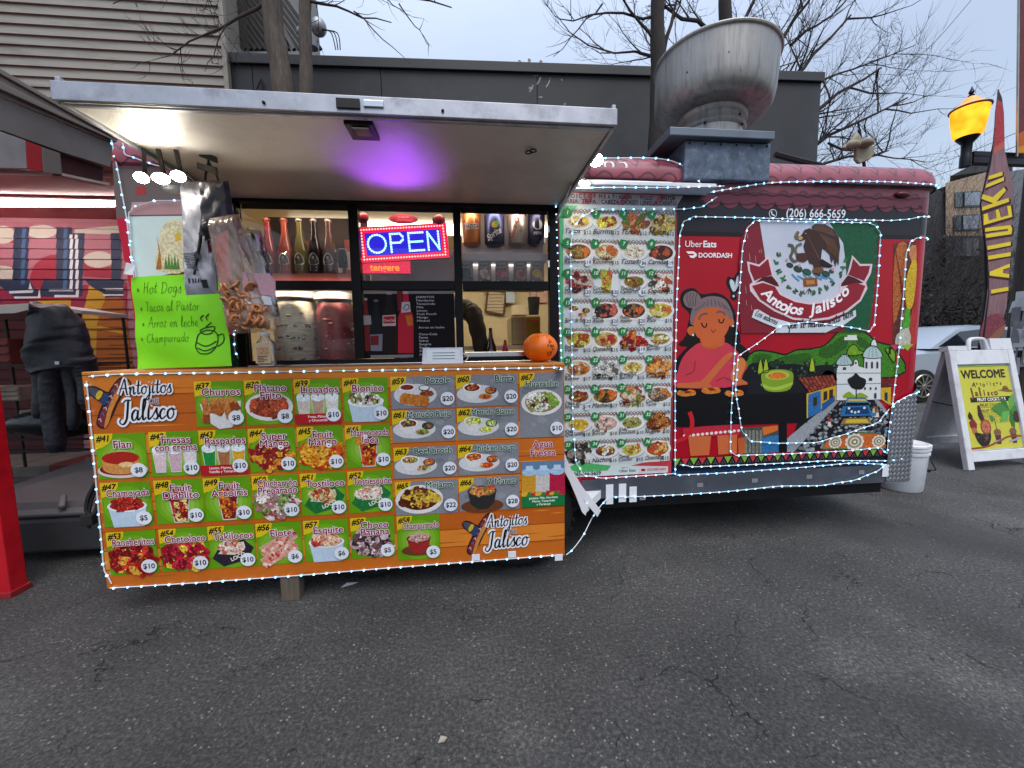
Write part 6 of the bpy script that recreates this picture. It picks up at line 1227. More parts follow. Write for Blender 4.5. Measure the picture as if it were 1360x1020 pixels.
def d4(pr, r, h):
    pr.ell(0, h * .55, r * .62, r * .62, '#c6cad4', .0006); pr.ell(0, h * .55, r * .54, r * .54, '#cfd3da', .0008); pr.ell(0, h * .56, r * .54, r * .54, '#8a2430', .001, a0=10, a1=170); pr.ell(0, h * .53, r * .54, r * .5, '#1c2c5a', .001, a0=200, a1=340); pr.text('PEPSI', 0, h * .26, .014, '#c8ccd8', .0008, bold=.03)
rr = random.Random(2)
Yc = 2.25
can(626.5, 326, Yc, .05, .185, '#a8663a', 'orange soda can, leftmost of the four upper cans', d1)
can(657, 326, Yc, .056, .178, '#27335a', 'dark blue lemon soda can, second of the four upper cans', d2)
can(687, 326, Yc, .05, .185, '#a39c98', 'silver white cola can, third of the four upper cans', d3)
can(712.5, 326, Yc, .048, .185, '#141c3c', 'navy cola can with round emblem, rightmost of the four upper cans', d4)
can(456, 356, 2.26, .024, .095, '#2a262a', 'small dark tin at the right end of the bottle shelf', lambda pr, r, h: (pr.rect(-r, h * .1, r, h * .18, '#c8c4c0', .0006), pr.rect(-r * .7, h * .3, r * .7, h * .8, '#6a646a', .0006, .5)), 'tin', group=None)
for k, (x, c1, c2, tx) in enumerate(((620, '#2a2630', '#3a3440', 'dark blackberry'), (644, '#c8b09a', '#a8907c', 'pale apple'), (667, '#a83a48', '#c86a70', 'pink guava'), (691, '#b8685a', '#8a2430', 'peach and red'), (713.5, '#c8a02a', '#d8b84a', 'yellow mango'))):
    q = A(x, 372, 2.22); t = thing('juice_box', (q.x, 2.22, 1.554), tx + ' juice box in the row below the cans', 'juice box', 'small juice boxes in the right window')
    b = MB(); b.box(q.x - .036, q.x + .036, 2.2, 2.25, 1.554, 1.672 - .006); b.build('carton', mat('juice_carton', '#2e2a2e', .4), t, .002)
    pr = Print(lambda u, v, d, q=q: V((q.x + u, 2.199 - d, 1.554 + v))); pr.rect(-.034, .078, .02, .108, '#8f8680', .0006); pr.text('Boing', -.006, .086, .016, '#3a2a2a', .001, bold=.02, fit=.044); pr.rect(.022, .03, .035, .108, '#8a7a74', .0006, .3)
    pr.blob(-.004, .05, .026, c1, .0008, 10, .15); pr.blob(.008, .044, .016, c2, .0012, 9, .2); pr.blob(.018, .026, .012, c1, .0014, 5, .5); pr.rect(-.03, .006, -.022, .013, '#c8c4c0', .0008); pr.build('label', P_mat, t)
rq = random.Random(31)
for k in range(9):
    x = -1.06 + k * .055; h_ = rq.uniform(.1, .26); b = MB(); b.box(x - .022, x + .022, 2.385, 2.43, 1.601, 1.601 + h_); b.box(x - .015, x + .015, 2.383, 2.3848, 1.61 + h_ * .2, 1.6 + h_ * .7, 1)
    tag(b.build('packet', [mat('packet_%d' % (k % 4), ('#5a3a34', '#7d756e', '#3a3436', '#8a4a3c')[k % 4], .5), mat('packet_label', '#a39a92', .5)]), 'dim packet standing in the row behind the soda bottles', 'packet', 'packets behind the soda bottles')
# big drink jars
M_clearjar = clear('jar_plastic', '#d8d4cc', .02, .25, .01)
def jar(x, ytop, ybot, w_, cols, label, lidw, blobs):
    Y = 2.36; q0, q1 = A(x, ybot, Y), A(x, ytop, Y); z0 = 1.061; z1 = q1.z; r = w_ / 2; t = thing('drink_jar', (q0.x, Y, z0), label, 'drink jar')
    b = MB(); H = z1 - z0; b.lathe([(r * .9, 0), (r, .02), (r * .98, H * .25), (r * 1.02, H * .3), (r * .98, H * .5), (r * 1.02, H * .55), (r * .96, H * .85), (r * .8, H * .97), (r * .78, H)], (q0.x, Y, z0), 28); b.build('jar', M_clearjar, t)
    b = MB(); L_ = len(cols)
    b.lathe([(.0, .01), (r * .9, .012), (r * .94, .03), (r * .93, H * .85), (r * .78, H * .96), (0, H * .965)], (q0.x, Y, z0), 28); b.build('drink', mat('drink_' + cols, cols, .4, var=.3, scale=16, stretch=(1, 1, 5)), t)
    b = MB(); rq = random.Random(int(x))
    for k in range(46): a = rq.uniform(math.pi, 2 * math.pi); zq = z0 + rq.uniform(.03, H * .8) if blobs[1] else z0 + H * rq.choice((.2, .35, .5, .65, .78)) + rq.uniform(-.01, .01); b.ball((q0.x + r * .93 * math.cos(a), Y + r * .93 * math.sin(a), zq), rq.uniform(.006, .016), None, rq.uniform(.003, .008), 7, 5)
    b.build('fruit_pieces', mat('pieces_' + blobs[0], blobs[0], .5, var=.2), t)
    b = MB(); b.lathe([(r * .8, H), (r * lidw, H + .004), (r * lidw, H + .03), (r * lidw * .9, H + .042), (r * .3, H + .045), (r * .3, H + .06), (0, H + .062)], (q0.x, Y, z0), 28); b.build('lid', mat('jar_lid', '#c9cac8', .4), t)
jar(399, 398, 478, .245, '#f0e2c8', 'large clear jar of pale horchata with a white lid behind the window', .98, ('#6a5048', False))
jar(449, 400, 478, .22, '#a8323a', 'large clear jar of dark red fruit drink with a white lid behind the window', .98, ('#9a5a52', True))
# drinks poster on the lower middle pane
DP = thing('drinks_poster', A(540, 430, 2.13), 'black drinks poster with bottles and a price list on the lower middle pane', 'poster')
Yp = 2.131; a, c = A(480, 385, Yp), A(598, 474, Yp)
b = MB(); b.box(-.54, -.078, Yp, Yp + .004, 1.152, 1.5); b.build('sheet', mat('poster_black', '#0a080c', .6, spec=.2), DP)
pr = Print(lambda u, v, d: V((u, Yp - .001 - d, v)), lambda x, y: (A(x, y, Yp).x, A(x, y, Yp).z))
pr.rect(-.54, 1.485, -.078, 1.499, '#9a8f94', .0004, .2); pr.rect(-.52, 1.153, -.3, 1.168, '#8a868a', .0004, .2)
z7 = zz(470, 270, 5.1)
def pb(cx_, w_, y0, y1, col, neck, d): pr.px(z7([(cx_ - w_ / 2, y1), (cx_ - w_ / 2, y0 + (y1 - y0) * .42), (cx_ - w_ * .2, y0 + (y1 - y0) * .18), (cx_ - w_ * .16, y0), (cx_ + w_ * .16, y0), (cx_ + w_ * .2, y0 + (y1 - y0) * .18), (cx_ + w_ / 2, y0 + (y1 - y0) * .42), (cx_ + w_ / 2, y1)]), col, d); pr.px(z7([(cx_ - w_ * .17, y0 + 8), (cx_ + w_ * .17, y0 + 8), (cx_ + w_ * .17, y0 - 8), (cx_ - w_ * .17, y0 - 8)]), neck, d + .0004)
pb(80, 60, 650, 1000, '#7a2422', '#b8b0ae', .0006); pb(150, 85, 660, 1000, '#15181c', '#6a7078', .001); pb(240, 110, 610, 1015, '#1a0f10', '#a8a4a8', .0014); pb(352, 105, 605, 1015, '#c41f36', '#c8c4c4', .0018)
pr.px(z7([(195, 760), (283, 755), (285, 830), (195, 832)]), '#c8c0c0', .002); pr.px(z7([(200, 768), (278, 763), (279, 812), (200, 815)]), '#b8202e', .0022); u, v = pr.pxf(*z7([(240, 800)])[0]); pr.text('Coca-Cola', u, v, .011, '#f0e4e4', .0026, shear=.3, fit=.058, bold=.01)
pr.px(z7([(110, 890), (195, 885), (192, 1000), (115, 1000)]), '#7f8490', .0016); pr.px(z7([(112, 900), (170, 895), (168, 960), (115, 962)]), '#7a1c28', .0018); pr.px(z7([(62, 760), (115, 760), (120, 820), (64, 825)]), '#a8a4a0', .0016)
pr.px(z7([(325, 670), (380, 668), (385, 735), (322, 742)]), '#c8c8cc', .0022); pr.pstroke(z7([(335, 720), (350, 690), (372, 690), (370, 715), (345, 725)]), .004, '#2a2a30', .0026, 4); pr.px(z7([(350, 760), (395, 755), (398, 830), (365, 830)]), '#c87a22', .0022, .3); pr.px(z7([(290, 590), (330, 590), (325, 720), (300, 730)]), '#7a1a2a', .0005)
for k, t_ in enumerate(('JARRITOS', 'Mandarina', 'Tamarindo', 'Piña', 'Limon', 'Fruit Punch', 'Mango', 'Mineral', '', 'Arroz en leche', '', 'Coca-Cola', 'Fanta', 'Sidral', 'Sangria', 'Sprite', 'Squirt', 'Jugo')):
    if t_: pr.text(t_, -.275 if k < 9 else -.268, 1.463 - k * .0176, .0105, '#d8d6da', .0006, 'L', sx=1.45, bold=.006)
pr.build('poster_print', P_mat, DP)
# OPEN sign
OS = thing('open_sign', A(540, 330, 2.2), 'glowing red and blue LED OPEN sign behind the upper middle pane', 'sign')
Yo = 2.2; o_ = A(537, 322, Yo); ang = R(4.0)
def sgn(u, v, d): return V((o_.x + u * math.cos(ang) - v * math.sin(ang), Yo - d, o_.z + u * math.sin(ang) + v * math.cos(ang)))
b = MB(); P = [(-.235, -.092), (.23, -.092), (.23, .09), (-.235, .09)]; b.prism([sgn(x, y, 0) for x, y in P], (0, .03, 0)); b.prism([sgn(x, y, 0) for x, y in ((.16, .0905), (.225, .0905), (.225, .12), (.16, .12))], (0, .03, 0)); b.build('board', mat('sign_black', '#0c0a10', .4), OS)
b = MB(); b.add([sgn(x, y, .002) for x, y in ((-.235, -.092), (.23, -.092), (.23, .09), (-.235, .09))] + [sgn(x, y, .002) for x, y in ((-.2, -.06), (.195, -.06), (.195, .058), (-.2, .058))], [(0, 1, 5, 4), (1, 2, 6, 5), (2, 3, 7, 6), (3, 0, 4, 7)]); b.build('red_glow_border', emis('led_red', '#e8123a', .95), OS)
b = MB(); b.add([sgn(x, y, .002) for x, y in ((-.2, -.06), (.195, -.06), (.195, .058), (-.2, .058))], [(0, 1, 2, 3)]); b.build('blue_field', emis('led_blue_field', '#2a22c8', .8), OS)
M_dotr, M_dotb = emis('led_dot_red', '#ffb0a8', 1.6), emis('led_dot_blue', '#9fe8ff', 1.7)
def dots(pts, name, m_, r_=.0058):
    b = MB()
    for x, y in pts: b.ball(sgn(x, y, .004), r_, None, None, 7, 4)
    b.build(name, m_, OS)
bd = []
for k in range(30): t_ = -.216 + k * .0147; bd += [(t_, .075), (t_, -.077)]
for k in range(1, 10): t_ = .075 - k * .0152; bd += [(-.216, t_), (.212, t_)]
dots(bd, 'border_lamps', M_dotr, .0046)
def seg(pts, st=.0125):
    o = []
    for (x0, y0), (x1, y1) in zip(pts, pts[1:]):
        n = max(1, round(math.hypot(x1 - x0, y1 - y0) / st)); o += [(x0 + (x1 - x0) * k / n, y0 + (y1 - y0) * k / n) for k in range(n + 1)]
    return o
dots([(-.142 + .046 * math.cos(a), .046 * math.sin(a)) for a in [2 * math.pi * k / 22 for k in range(22)]], 'letter', M_dotb)
dots(seg([(-.07, -.046), (-.07, .046), (-.02, .046), (-.006, .03), (-.006, .014), (-.022, 0), (-.07, 0)]), 'letter', M_dotb)
dots(seg([(.1, .046), (.025, .046), (.025, -.046), (.1, -.046)]) + seg([(.025, 0), (.095, 0)]), 'letter', M_dotb)
dots(seg([(.125, -.046), (.125, .046), (.182, -.046), (.182, .046)]), 'letter', M_dotb)
# scrolling sign under it
SS = thing('scrolling_sign', A(515, 355, 2.24), 'red LED scrolling text sign just below the OPEN sign', 'sign')
q = A(520, 356, 2.225); b = MB(); b.box(q.x - .155, q.x + .11, 2.225, 2.24, q.z - .032, q.z + .045); b.build('board', mat('scroll_red', '#7c1030', .4, emit=.0), SS)
pr = Print(lambda u, v, d: V((q.x + u, 2.224 - d, q.z + v))); pr.rect(-.15, -.028, .1, .042, '#c21a3c', .0004, .2); pr.text('tengere', -.035, -.014, .034, '#ff8a2a', .001, bold=.02, fit=.2); pr.build('text', print_mat('led_text', .5, .9), SS)
b = MB(); q = A(536, 291, 2.21); b.lathe([(0, 0), (.075, 0), (.075, .004), (0, .004)], (q.x, 2.21, q.z), 28, 0, True, Matrix.Rotation(R(90), 3, 'X'), 1, .34); OV = tag(b.build('oval_sticker', mat('oval_red', '#7a1526', .4)), 'dark red oval delivery sticker above the OPEN sign', 'sticker')
pr = Print(lambda u, v, d: V((q.x + u, 2.2055 - d, q.z + v))); pr.text('We deliver with', 0, .006, .007, '#c88a94', .0004, fit=.06); pr.text('DOORDASH', .008, -.012, .011, '#d84a5a', .0004, bold=.03, fit=.085); pr.build('lettering', P_mat, OV)
for x, y, tx in ((483, 290, 'left'), (583, 292, 'right')):
    b = MB(); q = A(x, y, 2.2); b.lathe([(0, 0), (.025, 0), (.027, .006), (.012, .012), (0, .012)], q, 18, 0, True, Matrix.Rotation(R(90), 3, 'X')); tag(b.build('suction_hook', mat('hook_red', '#7a1a2a', .3)), 'red round suction hook on the glass at the upper %s of the OPEN sign' % tx, 'hook')

# ---- inside the trailer, seen through the open hatch
YI = 3.93
def wallbox(x0, y0, x1, y1, Y, dep, name, m_, label, cat):
    a, c = A(x0, y0, Y), A(x1, y1, Y); b = MB(); b.box(a.x, c.x, Y, Y + dep, c.z, a.z); return tag(b.build(name, m_, None, .003), label, cat)
def framed(P, Y, fw_, label):
    t = thing('picture_frame', A(*P[0], Y), label, 'frame'); pts = [A(x, y, Y) for x, y in P]
    b = MB()
    for i in range(4): b.bar(pts[i], pts[(i + 1) % 4], .02, fw_, up=(0, 1, 0))
    b.build('frame', mat('frame_brown', '#5a4232', .5), t); b = MB(); b.prism([p + V((0, .004, 0)) for p in pts], (0, .006, 0)); b.build('sheet', mat('certificate', '#cfc3a8', .6, var=.05), t)
    pr = Print(lambda u, v, d: V((u, Y + .003 - d, v))); cx_ = sum(p.x for p in pts) / 4; cz_ = sum(p.z for p in pts) / 4
    for k in range(7): w_ = rr.uniform(.06, .12); pr.rect(cx_ - w_, cz_ + .1 - k * .032, cx_ + w_, cz_ + .108 - k * .032, '#8a8070', .0006)
    pr.build('printed_lines', P_mat, t)
framed([(648, 384), (672, 388), (669, 418), (645, 414)], YI, .02, 'tilted brown certificate frame on the back wall of the kitchen')
wallbox(672, 380, 684, 402, YI - .05, .03, 'notice_sheet', mat('notice_blue', '#b9cce0', .5), 'pale blue notice hanging in the open hatch', 'notice')
wallbox(703, 384, 727, 402, YI, .01, 'notice_sheet', mat('notice_pink', '#d8b8a8', .5, var=.2, scale=30), 'pale sheet with red lines on the back wall at right', 'notice')
wallbox(679, 405, 700, 418, YI, .012, 'wall_switch', mat('switch_cream', '#e2d8ba', .5), 'cream wall plate left of the dark utensil holder', 'wall plate')
UH = thing('utensil_holder', A(709, 415, 3.2), 'dark utensil holder standing on the toaster in the kitchen', 'holder')
q = A(709, 418, 3.2); b = MB(); b.lathe([(.04, 0), (.05, .14), (.046, .14), (.038, .004), (0, .004)], (q.x, 3.2, q.z), 16); b.build('cup', M_rub, UH); b = MB(); b.tube([(q.x + .01, 3.2, q.z + .02), (q.x + .03, 3.2, q.z + .22)], .006, 6); b.tube([(q.x - .015, 3.2, q.z + .02), (q.x - .03, 3.2, q.z + .18)], .005, 6); b.build('handle', M_steel, UH)
TO = thing('toaster_oven', A(698, 440, 3.0), 'brushed steel toaster oven with a painted green reflection on the kitchen counter', 'toaster oven')
a, c = A(679, 420, 3.0), A(718, 458, 3.0); b = MB(); b.box(a.x, c.x, 3.0, 3.35, c.z, a.z); b.build('body', mat('oven_steel', '#8f8a6a', .28, .8, var=.2, stretch=(1, 1, 20)), TO, .01); b = MB(); mx_ = (a.x + c.x) / 2; b.box(mx_ + .005, c.x - .01, 2.993, 2.999, c.z + .02, a.z - .012); b.build('door', mat('oven_door', '#7f8a3a', .2, .4), TO); b = MB(); b.bar((mx_ + .01, 2.985, a.z - .03), (c.x - .015, 2.985, a.z - .03), .01, .01); b.build('handle', M_chrome, TO)  # green reflection is put into the door colour
b = MB(); b.box(-.05, 1.0, 2.7, 3.4, c.z - .03, c.z - .002); CT = tag(b.build('prep_counter', M_steel, None, .003), 'steel prep counter inside the trailer behind the open hatch', 'counter')
b = MB(); a, c2_ = A(681, 462, 2.66), A(698, 462, 2.66); b.box(.27, .4, 2.45, 2.58, 1.061, 1.16); tag(b.build('napkin_box', mat('box_tan', '#b8a888', .5), None, .004), 'tan napkin box beside the pumpkin inside the hatch', 'box')
def small_bottle(x, ybot, Y, r, h, prof, m_, label, capm_):
    q = A(x, ybot, Y); t = thing('sauce_bottle', (q.x, Y, 1.061), label, 'bottle'); b = MB(); b.lathe([(r * a_, h * z_) for a_, z_ in prof], (q.x, Y, 1.061), 20); b.build('body', m_, t); b = MB(); b.lathe([(r * .28, h), (r * .3, h * 1.08), (0, h * 1.09)], (q.x, Y, 1.061), 12); b.build('cap', capm_, t)
    pr = Print(lambda u, v, d: V((q.x + (r * 1.01 + d) * math.sin(u / r), Y - (r * 1.01 + d) * math.cos(u / r), 1.061 + v))); pr.rect(-r * .9, h * .18, r * .9, h * .38, '#7a2428', .0008); pr.ell(0, h * .45, r * .4, h * .08, '#b8a8a0', .0008); pr.build('label', P_mat, t)
small_bottle(652, 464, 2.5, .036, .24, [(.9, 0), (1, .03), (1, .45), (.85, .62), (.4, .82), (.28, 1)], mat('syrup_brown', '#2a1012', .2), 'dark chocolate syrup bottle beside the arm in the hatch', M_rub)
small_bottle(671, 462, 2.56, .026, .17, [(.9, 0), (1, .03), (1, .6), (.6, .8), (.4, 1)], mat('sauce_red', '#b02c3a', .35), 'red sauce bottle with a blue cap inside the hatch', mat('cap_blue', '#1c2a4a', .4))
CU = MB(); q = A(666, 463, 2.48); CU.lathe([(.035, 0), (.045, .06), (.043, .06), (.034, .004), (0, .004)], (q.x, 2.48, 1.061), 18); tag(CU.build('plastic_cup', clear('cup_clear', '#d8c8a8', .4, .1, .1)), 'short clear cup in front of the red sauce bottle', 'cup')

# ---- person inside: mostly hidden, the sleeve shows in the hatch
def skin_figure(name, pts, edges, radii, root, m_, parent=None):
    me = bpy.data.meshes.new(name); o0 = org(parent); me.from_pydata([V(p) - o0 for p in pts], edges, []); o = bpy.data.objects.new(name, me); COL.objects.link(o)
    sk = o.modifiers.new('skin', 'SKIN'); sk.use_smooth_shade = True
    if not me.skin_vertices: bpy.context.view_layer.update()
    for i, r_ in enumerate(radii): me.skin_vertices[0].data[i].radius = r_ if isinstance(r_, tuple) else (r_, r_)
    for i in range(len(pts)): me.skin_vertices[0].data[i].use_root = (i == root)
    s_ = o.modifiers.new('sub', 'SUBSURF'); s_.levels = 2; s_.render_levels = 2
    bpy.context.view_layer.update(); dg = bpy.context.evaluated_depsgraph_get(); m2 = bpy.data.meshes.new_from_object(o.evaluated_get(dg)); bpy.data.objects.remove(o)
    m2.name = name; m2.materials.clear(); m2.materials.append(m_); m2.polygons.foreach_set('use_smooth', [True] * len(m2.polygons))
    o2 = bpy.data.objects.new(name, m2); COL.objects.link(o2); o2.parent = parent; ORG[o2.name] = o0; return o2
PE = thing('person', (-.3, 2.82, .36), 'person in a dark puffy jacket leaning an arm on the counter inside the hatch', 'person')
M_skin = mat('skin', '#a8714f', .5, var=.06)
sh = A(622, 392, 2.66); hand = A(642, 462, 2.56); elb = A(631, 425, 2.6)
Pp = [(-.3, 2.82, .95), (-.3, 2.81, 1.2), (-.3, 2.79, 1.45), (-.3, 2.79, 1.57), (-.3, 2.77, 1.68), (-.3, 2.77, 1.8), (-.44, 2.8, 1.52), (-.14, 2.76, 1.52), (-.5, 2.72, 1.3), (-.42, 2.62, 1.12), (sh.x - .02, sh.y, 1.42), (elb.x - .0, elb.y, elb.z), (hand.x - .01, hand.y, 1.12), (-.38, 2.83, .65), (-.22, 2.83, .65), (-.38, 2.84, .42), (-.22, 2.84, .42)]
Ee = [(0, 1), (1, 2), (2, 3), (3, 4), (4, 5), (2, 6), (2, 7), (6, 8), (8, 9), (7, 10), (10, 11), (11, 12), (0, 13), (0, 14), (13, 15), (14, 16)]
skin_figure('body', Pp, Ee, [.13, .13, .13, .055, .075, .08, .06, .06, .045, .032, .045, .036, .028, .075, .075, .05, .05], 0, M_skin, PE)
M_jk = mat('jacket_black', '#1c1513', .75, var=.25, bump=.3, bscale=30)
n = 14; sl0, sl1, sl2 = V((-.15, 2.76, 1.5)), V((elb.x + .0, elb.y, elb.z)), V((hand.x - .004, hand.y, 1.145))
ax = smooth([sl0, V((sh.x, sh.y, 1.44)), sl1, sl2], 9); ar = [(.074 - .026 * i / (len(ax) - 1)) * (1 + .06 * math.sin(i * 1.9)) for i in range(len(ax))]
b = MB(); b.tube(ax, ar, 14)
b.lathe([(.01, .72), (.17, .72), (.165, .9), (.168, 1.1), (.17, 1.3), (.16, 1.45), (.1, 1.56), (.06, 1.6)], (-.3, 2.8, 0), 24, 0, True, None, 1.12, .78); b.tube(smooth([V((-.43, 2.8, 1.5)), V((-.5, 2.72, 1.3)), V((-.43, 2.64, 1.14))], 6), .058, 12); b.build('jacket', M_jk, PE)
b = MB(); hc = V((hand.x, hand.y - .01, 1.105)); b.ball(hc, .03, .045, .018, 10, 6)
for k in range(4): b.tube([hc + V((-.02 + k * .013, -.02, .002)), hc + V((-.024 + k * .015, -.06 - .008 * (k in (1, 2)), .006)), hc + V((-.025 + k * .016, -.085 - .008 * (k in (1, 2)), -.01))], [.0085, .008, .006], 7)
b.tube([hc + V((.02, .01, 0)), hc + V((.04, -.02, 0)), hc + V((.042, -.045, -.006))], [.01, .009, .007], 7); b.build('hand', M_skin, PE)
b = MB(); b.ball((-.3, 2.79, 1.84), .105, .105, .09, 18, 12); b.build('hair', mat('hair_black', '#120d0b', .6), PE)

# ================================================================ GROUND
def asphalt():
    m = bpy.data.materials.new('asphalt'); m.use_nodes = True; t = m.node_tree; b = t.nodes['Principled BSDF']; N = t.nodes.new; Lk = t.links.new
    c = N('ShaderNodeTexCoord')
    def noise(s, d=6, r_=.6, src=None):
        n = N('ShaderNodeTexNoise'); n.inputs['Scale'].default_value = s; n.inputs['Detail'].default_value = d; n.inputs['Roughness'].default_value = r_; Lk(src or c.outputs['Object'], n.inputs['Vector']); return n
    def ramp(src, stops):
        r = N('ShaderNodeValToRGB'); e = r.color_ramp.elements
        while len(e) < len(stops): e.new(.5)
        for i, (p, v) in enumerate(stops): e[i].position = p; e[i].color = (v[0], v[1], v[2], 1) if isinstance(v, tuple) else (v, v, v, 1)
        Lk(src, r.inputs[0]); return r.outputs[0]
    def mix(f, a, b_, mode='MIX'):
        n = N('ShaderNodeMix'); n.data_type = 'RGBA'; n.blend_type = mode
        if isinstance(f, float): n.inputs[0].default_value = f
        else: Lk(f, n.inputs[0])
        Lk(a, n.inputs[6])
        if isinstance(b_, tuple): n.inputs[7].default_value = b_ + (1,)
        else: Lk(b_, n.inputs[7])
        return n.outputs[2]
    base = ramp(noise(1.3, 8, .65).outputs[0], [(.3, (.038, .038, .038)), (.55, (.068, .067, .066)), (.75, (.125, .122, .117))])
    fine = ramp(noise(75, 6, .85).outputs[0], [(.34, .18), (.5, .85), (.66, 2.5)])
    col = mix(1.0, base, fine, 'MULTIPLY')
    vo = N('ShaderNodeTexVoronoi'); vo.inputs['Scale'].default_value = 95; Lk(c.outputs['Object'], vo.inputs['Vector'])
    sel = ramp(vo.outputs['Color'], [(.80, 0.0), (.86, 1.0)]); dot = ramp(vo.outputs['Distance'], [(.25, 1.0), (.42, 0.0)])
    sm = N('ShaderNodeMath'); sm.operation = 'MULTIPLY'; Lk(sel, sm.inputs[0]); Lk(dot, sm.inputs[1]); col = mix(sm.outputs[0], col, (.28, .27, .25))
    vo2 = N('ShaderNodeTexVoronoi'); vo2.inputs['Scale'].default_value = 38; Lk(c.outputs['Object'], vo2.inputs['Vector'])
    sel2 = ramp(vo2.outputs['Color'], [(.93, 0.0), (.95, 1.0)]); dot2 = ramp(vo2.outputs['Distance'], [(.16, 1.0), (.24, 0.0)])
    sm2 = N('ShaderNodeMath'); sm2.operation = 'MULTIPLY'; Lk(sel2, sm2.inputs[0]); Lk(dot2, sm2.inputs[1]); col = mix(sm2.outputs[0], col, (.30, .285, .26))
    # cracks: cell borders, bent by noise, fading in and out
    nd = noise(2.2, 5, .6); vm = N('ShaderNodeMix'); vm.data_type = 'RGBA'; vm.inputs[0].default_value = .42; Lk(c.outputs['Object'], vm.inputs[6]); Lk(nd.outputs['Color'], vm.inputs[7])
    crk = None
    for s, wd, th in ((1.5, .007, .54), (4.2, .012, .57)):
        ve = N('ShaderNodeTexVoronoi'); ve.feature = 'DISTANCE_TO_EDGE'; ve.inputs['Scale'].default_value = s; Lk(vm.outputs[2], ve.inputs['Vector'])
        e = ramp(ve.outputs['Distance'], [(0.0, 1.0), (wd, 0.0)]); g = ramp(noise(.9 * s, 3).outputs[0], [(th - .04, 0.0), (th + .06, 1.0)])
        q = N('ShaderNodeMath'); q.operation = 'MULTIPLY'; Lk(e, q.inputs[0]); Lk(g, q.inputs[1])
        if crk is None: crk = q.outputs[0]
        else: a = N('ShaderNodeMath'); a.operation = 'MAXIMUM'; Lk(crk, a.inputs[0]); Lk(q.outputs[0], a.inputs[1]); crk = a.outputs[0]
    col = mix(crk, col, (.012, .012, .012))
    stain = ramp(noise(.75, 4, .5).outputs[0], [(.56, 0.0), (.63, .55)]); col = mix(stain, col, (.03, .03, .031))
    Lk(col, b.inputs['Base Color'])
    ro = ramp(noise(1.7, 4).outputs[0], [(.35, .62), (.7, .9)]); Lk(ro, b.inputs['Roughness']); b.inputs['Specular IOR Level'].default_value = .45
    h1 = N('ShaderNodeMath'); h1.operation = 'MULTIPLY_ADD'; Lk(crk, h1.inputs[0]); h1.inputs[1].default_value = -1.6; Lk(noise(85, 6, .8).outputs[0], h1.inputs[2])
    bp = N('ShaderNodeBump'); bp.inputs['Strength'].default_value = .9; bp.inputs['Distance'].default_value = .011; Lk(h1.outputs[0], bp.inputs['Height']); Lk(bp.outputs[0], b.inputs['Normal'])
    return m
b = MB(); b.quad((-600, -600, 0), (600, -600, 0), (600, 900, 0), (-600, 900, 0)); tag(b.build('asphalt_ground', asphalt(), None, flip=False), kind='structure')
lf = MB(); q = AZ(587, 983, .004); lf.add([q + V((-.012, -.008, 0)), q + V((.008, -.01, .004)), q + V((.016, .006, .002)), q + V((-.004, .01, .006))], [(0, 1, 2, 3)]); tag(lf.build('leaf', mat('dead_leaf', '#8a8478', .8)), 'single pale dead leaf on the asphalt in the foreground', 'leaf')
q = AZ(610, 789, .003); lf = MB(); lf.add([q + V((-.05, -.01, 0)), q + V((.03, -.015, .006)), q + V((.04, .015, .004)), q + V((-.02, .02, .002))], [(0, 1, 2, 3)]);
q2 = AZ(462, 777, .003); lf = MB(); lf.add([q2 + V((-.03, -.02, 0)), q2 + V((.03, -.012, .008)), q2 + V((.05, .012, .004)), q2 + V((-.01, .02, .002))], [(0, 1, 2, 3)]); tag(lf.build('paper_scrap', M_white), 'pale paper scrap on the asphalt under the menu board', 'litter')

# ================================================================ BUILDINGS BEHIND
M_dwall = mat('dark_wall', '#202227', .6, var=.14, scale=2.5, bump=.1, dirt='#44464c', dirt_amt=.35, dirt_scale=1.5)
DB = thing('commercial_building', (1, 5.6, 0), 'long dark grey flat roofed building right behind the food trailer', 'building')
p0, p1 = V((-2.95, 5.52, 0)), V((4.86, 5.22, 0)); dv = (p1 - p0); nrm = V((dv.y, -dv.x, 0)).normalized()
def wl(t, d, z): p = p0 + dv * t + nrm * d; return V((p.x, p.y, z))
ZT = 4.84
b = MB(); tt = [0, .045, .1, .245, .5, .74, 1]
for i in range(len(tt) - 1):
    e = .0006; b.add([wl(tt[i] + e, 0, 0), wl(tt[i + 1] - e, 0, 0), wl(tt[i + 1] - e, 0, ZT - .12), wl(tt[i] + e, 0, ZT - .12), wl(tt[i] + e, -.05, 0), wl(tt[i + 1] - e, -.05, 0), wl(tt[i + 1] - e, -.05, ZT - .12), wl(tt[i] + e, -.05, ZT - .12)], [(0, 1, 2, 3), (4, 7, 6, 5), (0, 3, 7, 4), (1, 5, 6, 2), (3, 2, 6, 7)])
b.add([wl(0, -.06, 0), wl(1, -.06, 0), wl(1, -5, 0), wl(0, -5, 0), wl(0, -.06, ZT - .13), wl(1, -.06, ZT - .13), wl(1, -5, ZT - .13), wl(0, -5, ZT - .13)], [(0, 1, 5, 4), (1, 2, 6, 5), (2, 3, 7, 6), (3, 0, 4, 7), (4, 5, 6, 7)])
b.build('wall', M_dwall, DB)
b = MB(); b.add([wl(-.002, .04, ZT - .118), wl(1.002, .04, ZT - .118), wl(1.002, -.3, ZT - .118), wl(-.002, -.3, ZT - .118), wl(-.002, .04, ZT), wl(1.002, .04, ZT), wl(1.002, -.3, ZT), wl(-.002, -.3, ZT)], [(0, 1, 2, 3), (4, 5, 6, 7), (0, 1, 5, 4), (1, 2, 6, 5), (2, 3, 7, 6), (3, 0, 4, 7)]); b.build('roof_coping', mat('coping', '#1f2024', .5, var=.15), DB, .006)
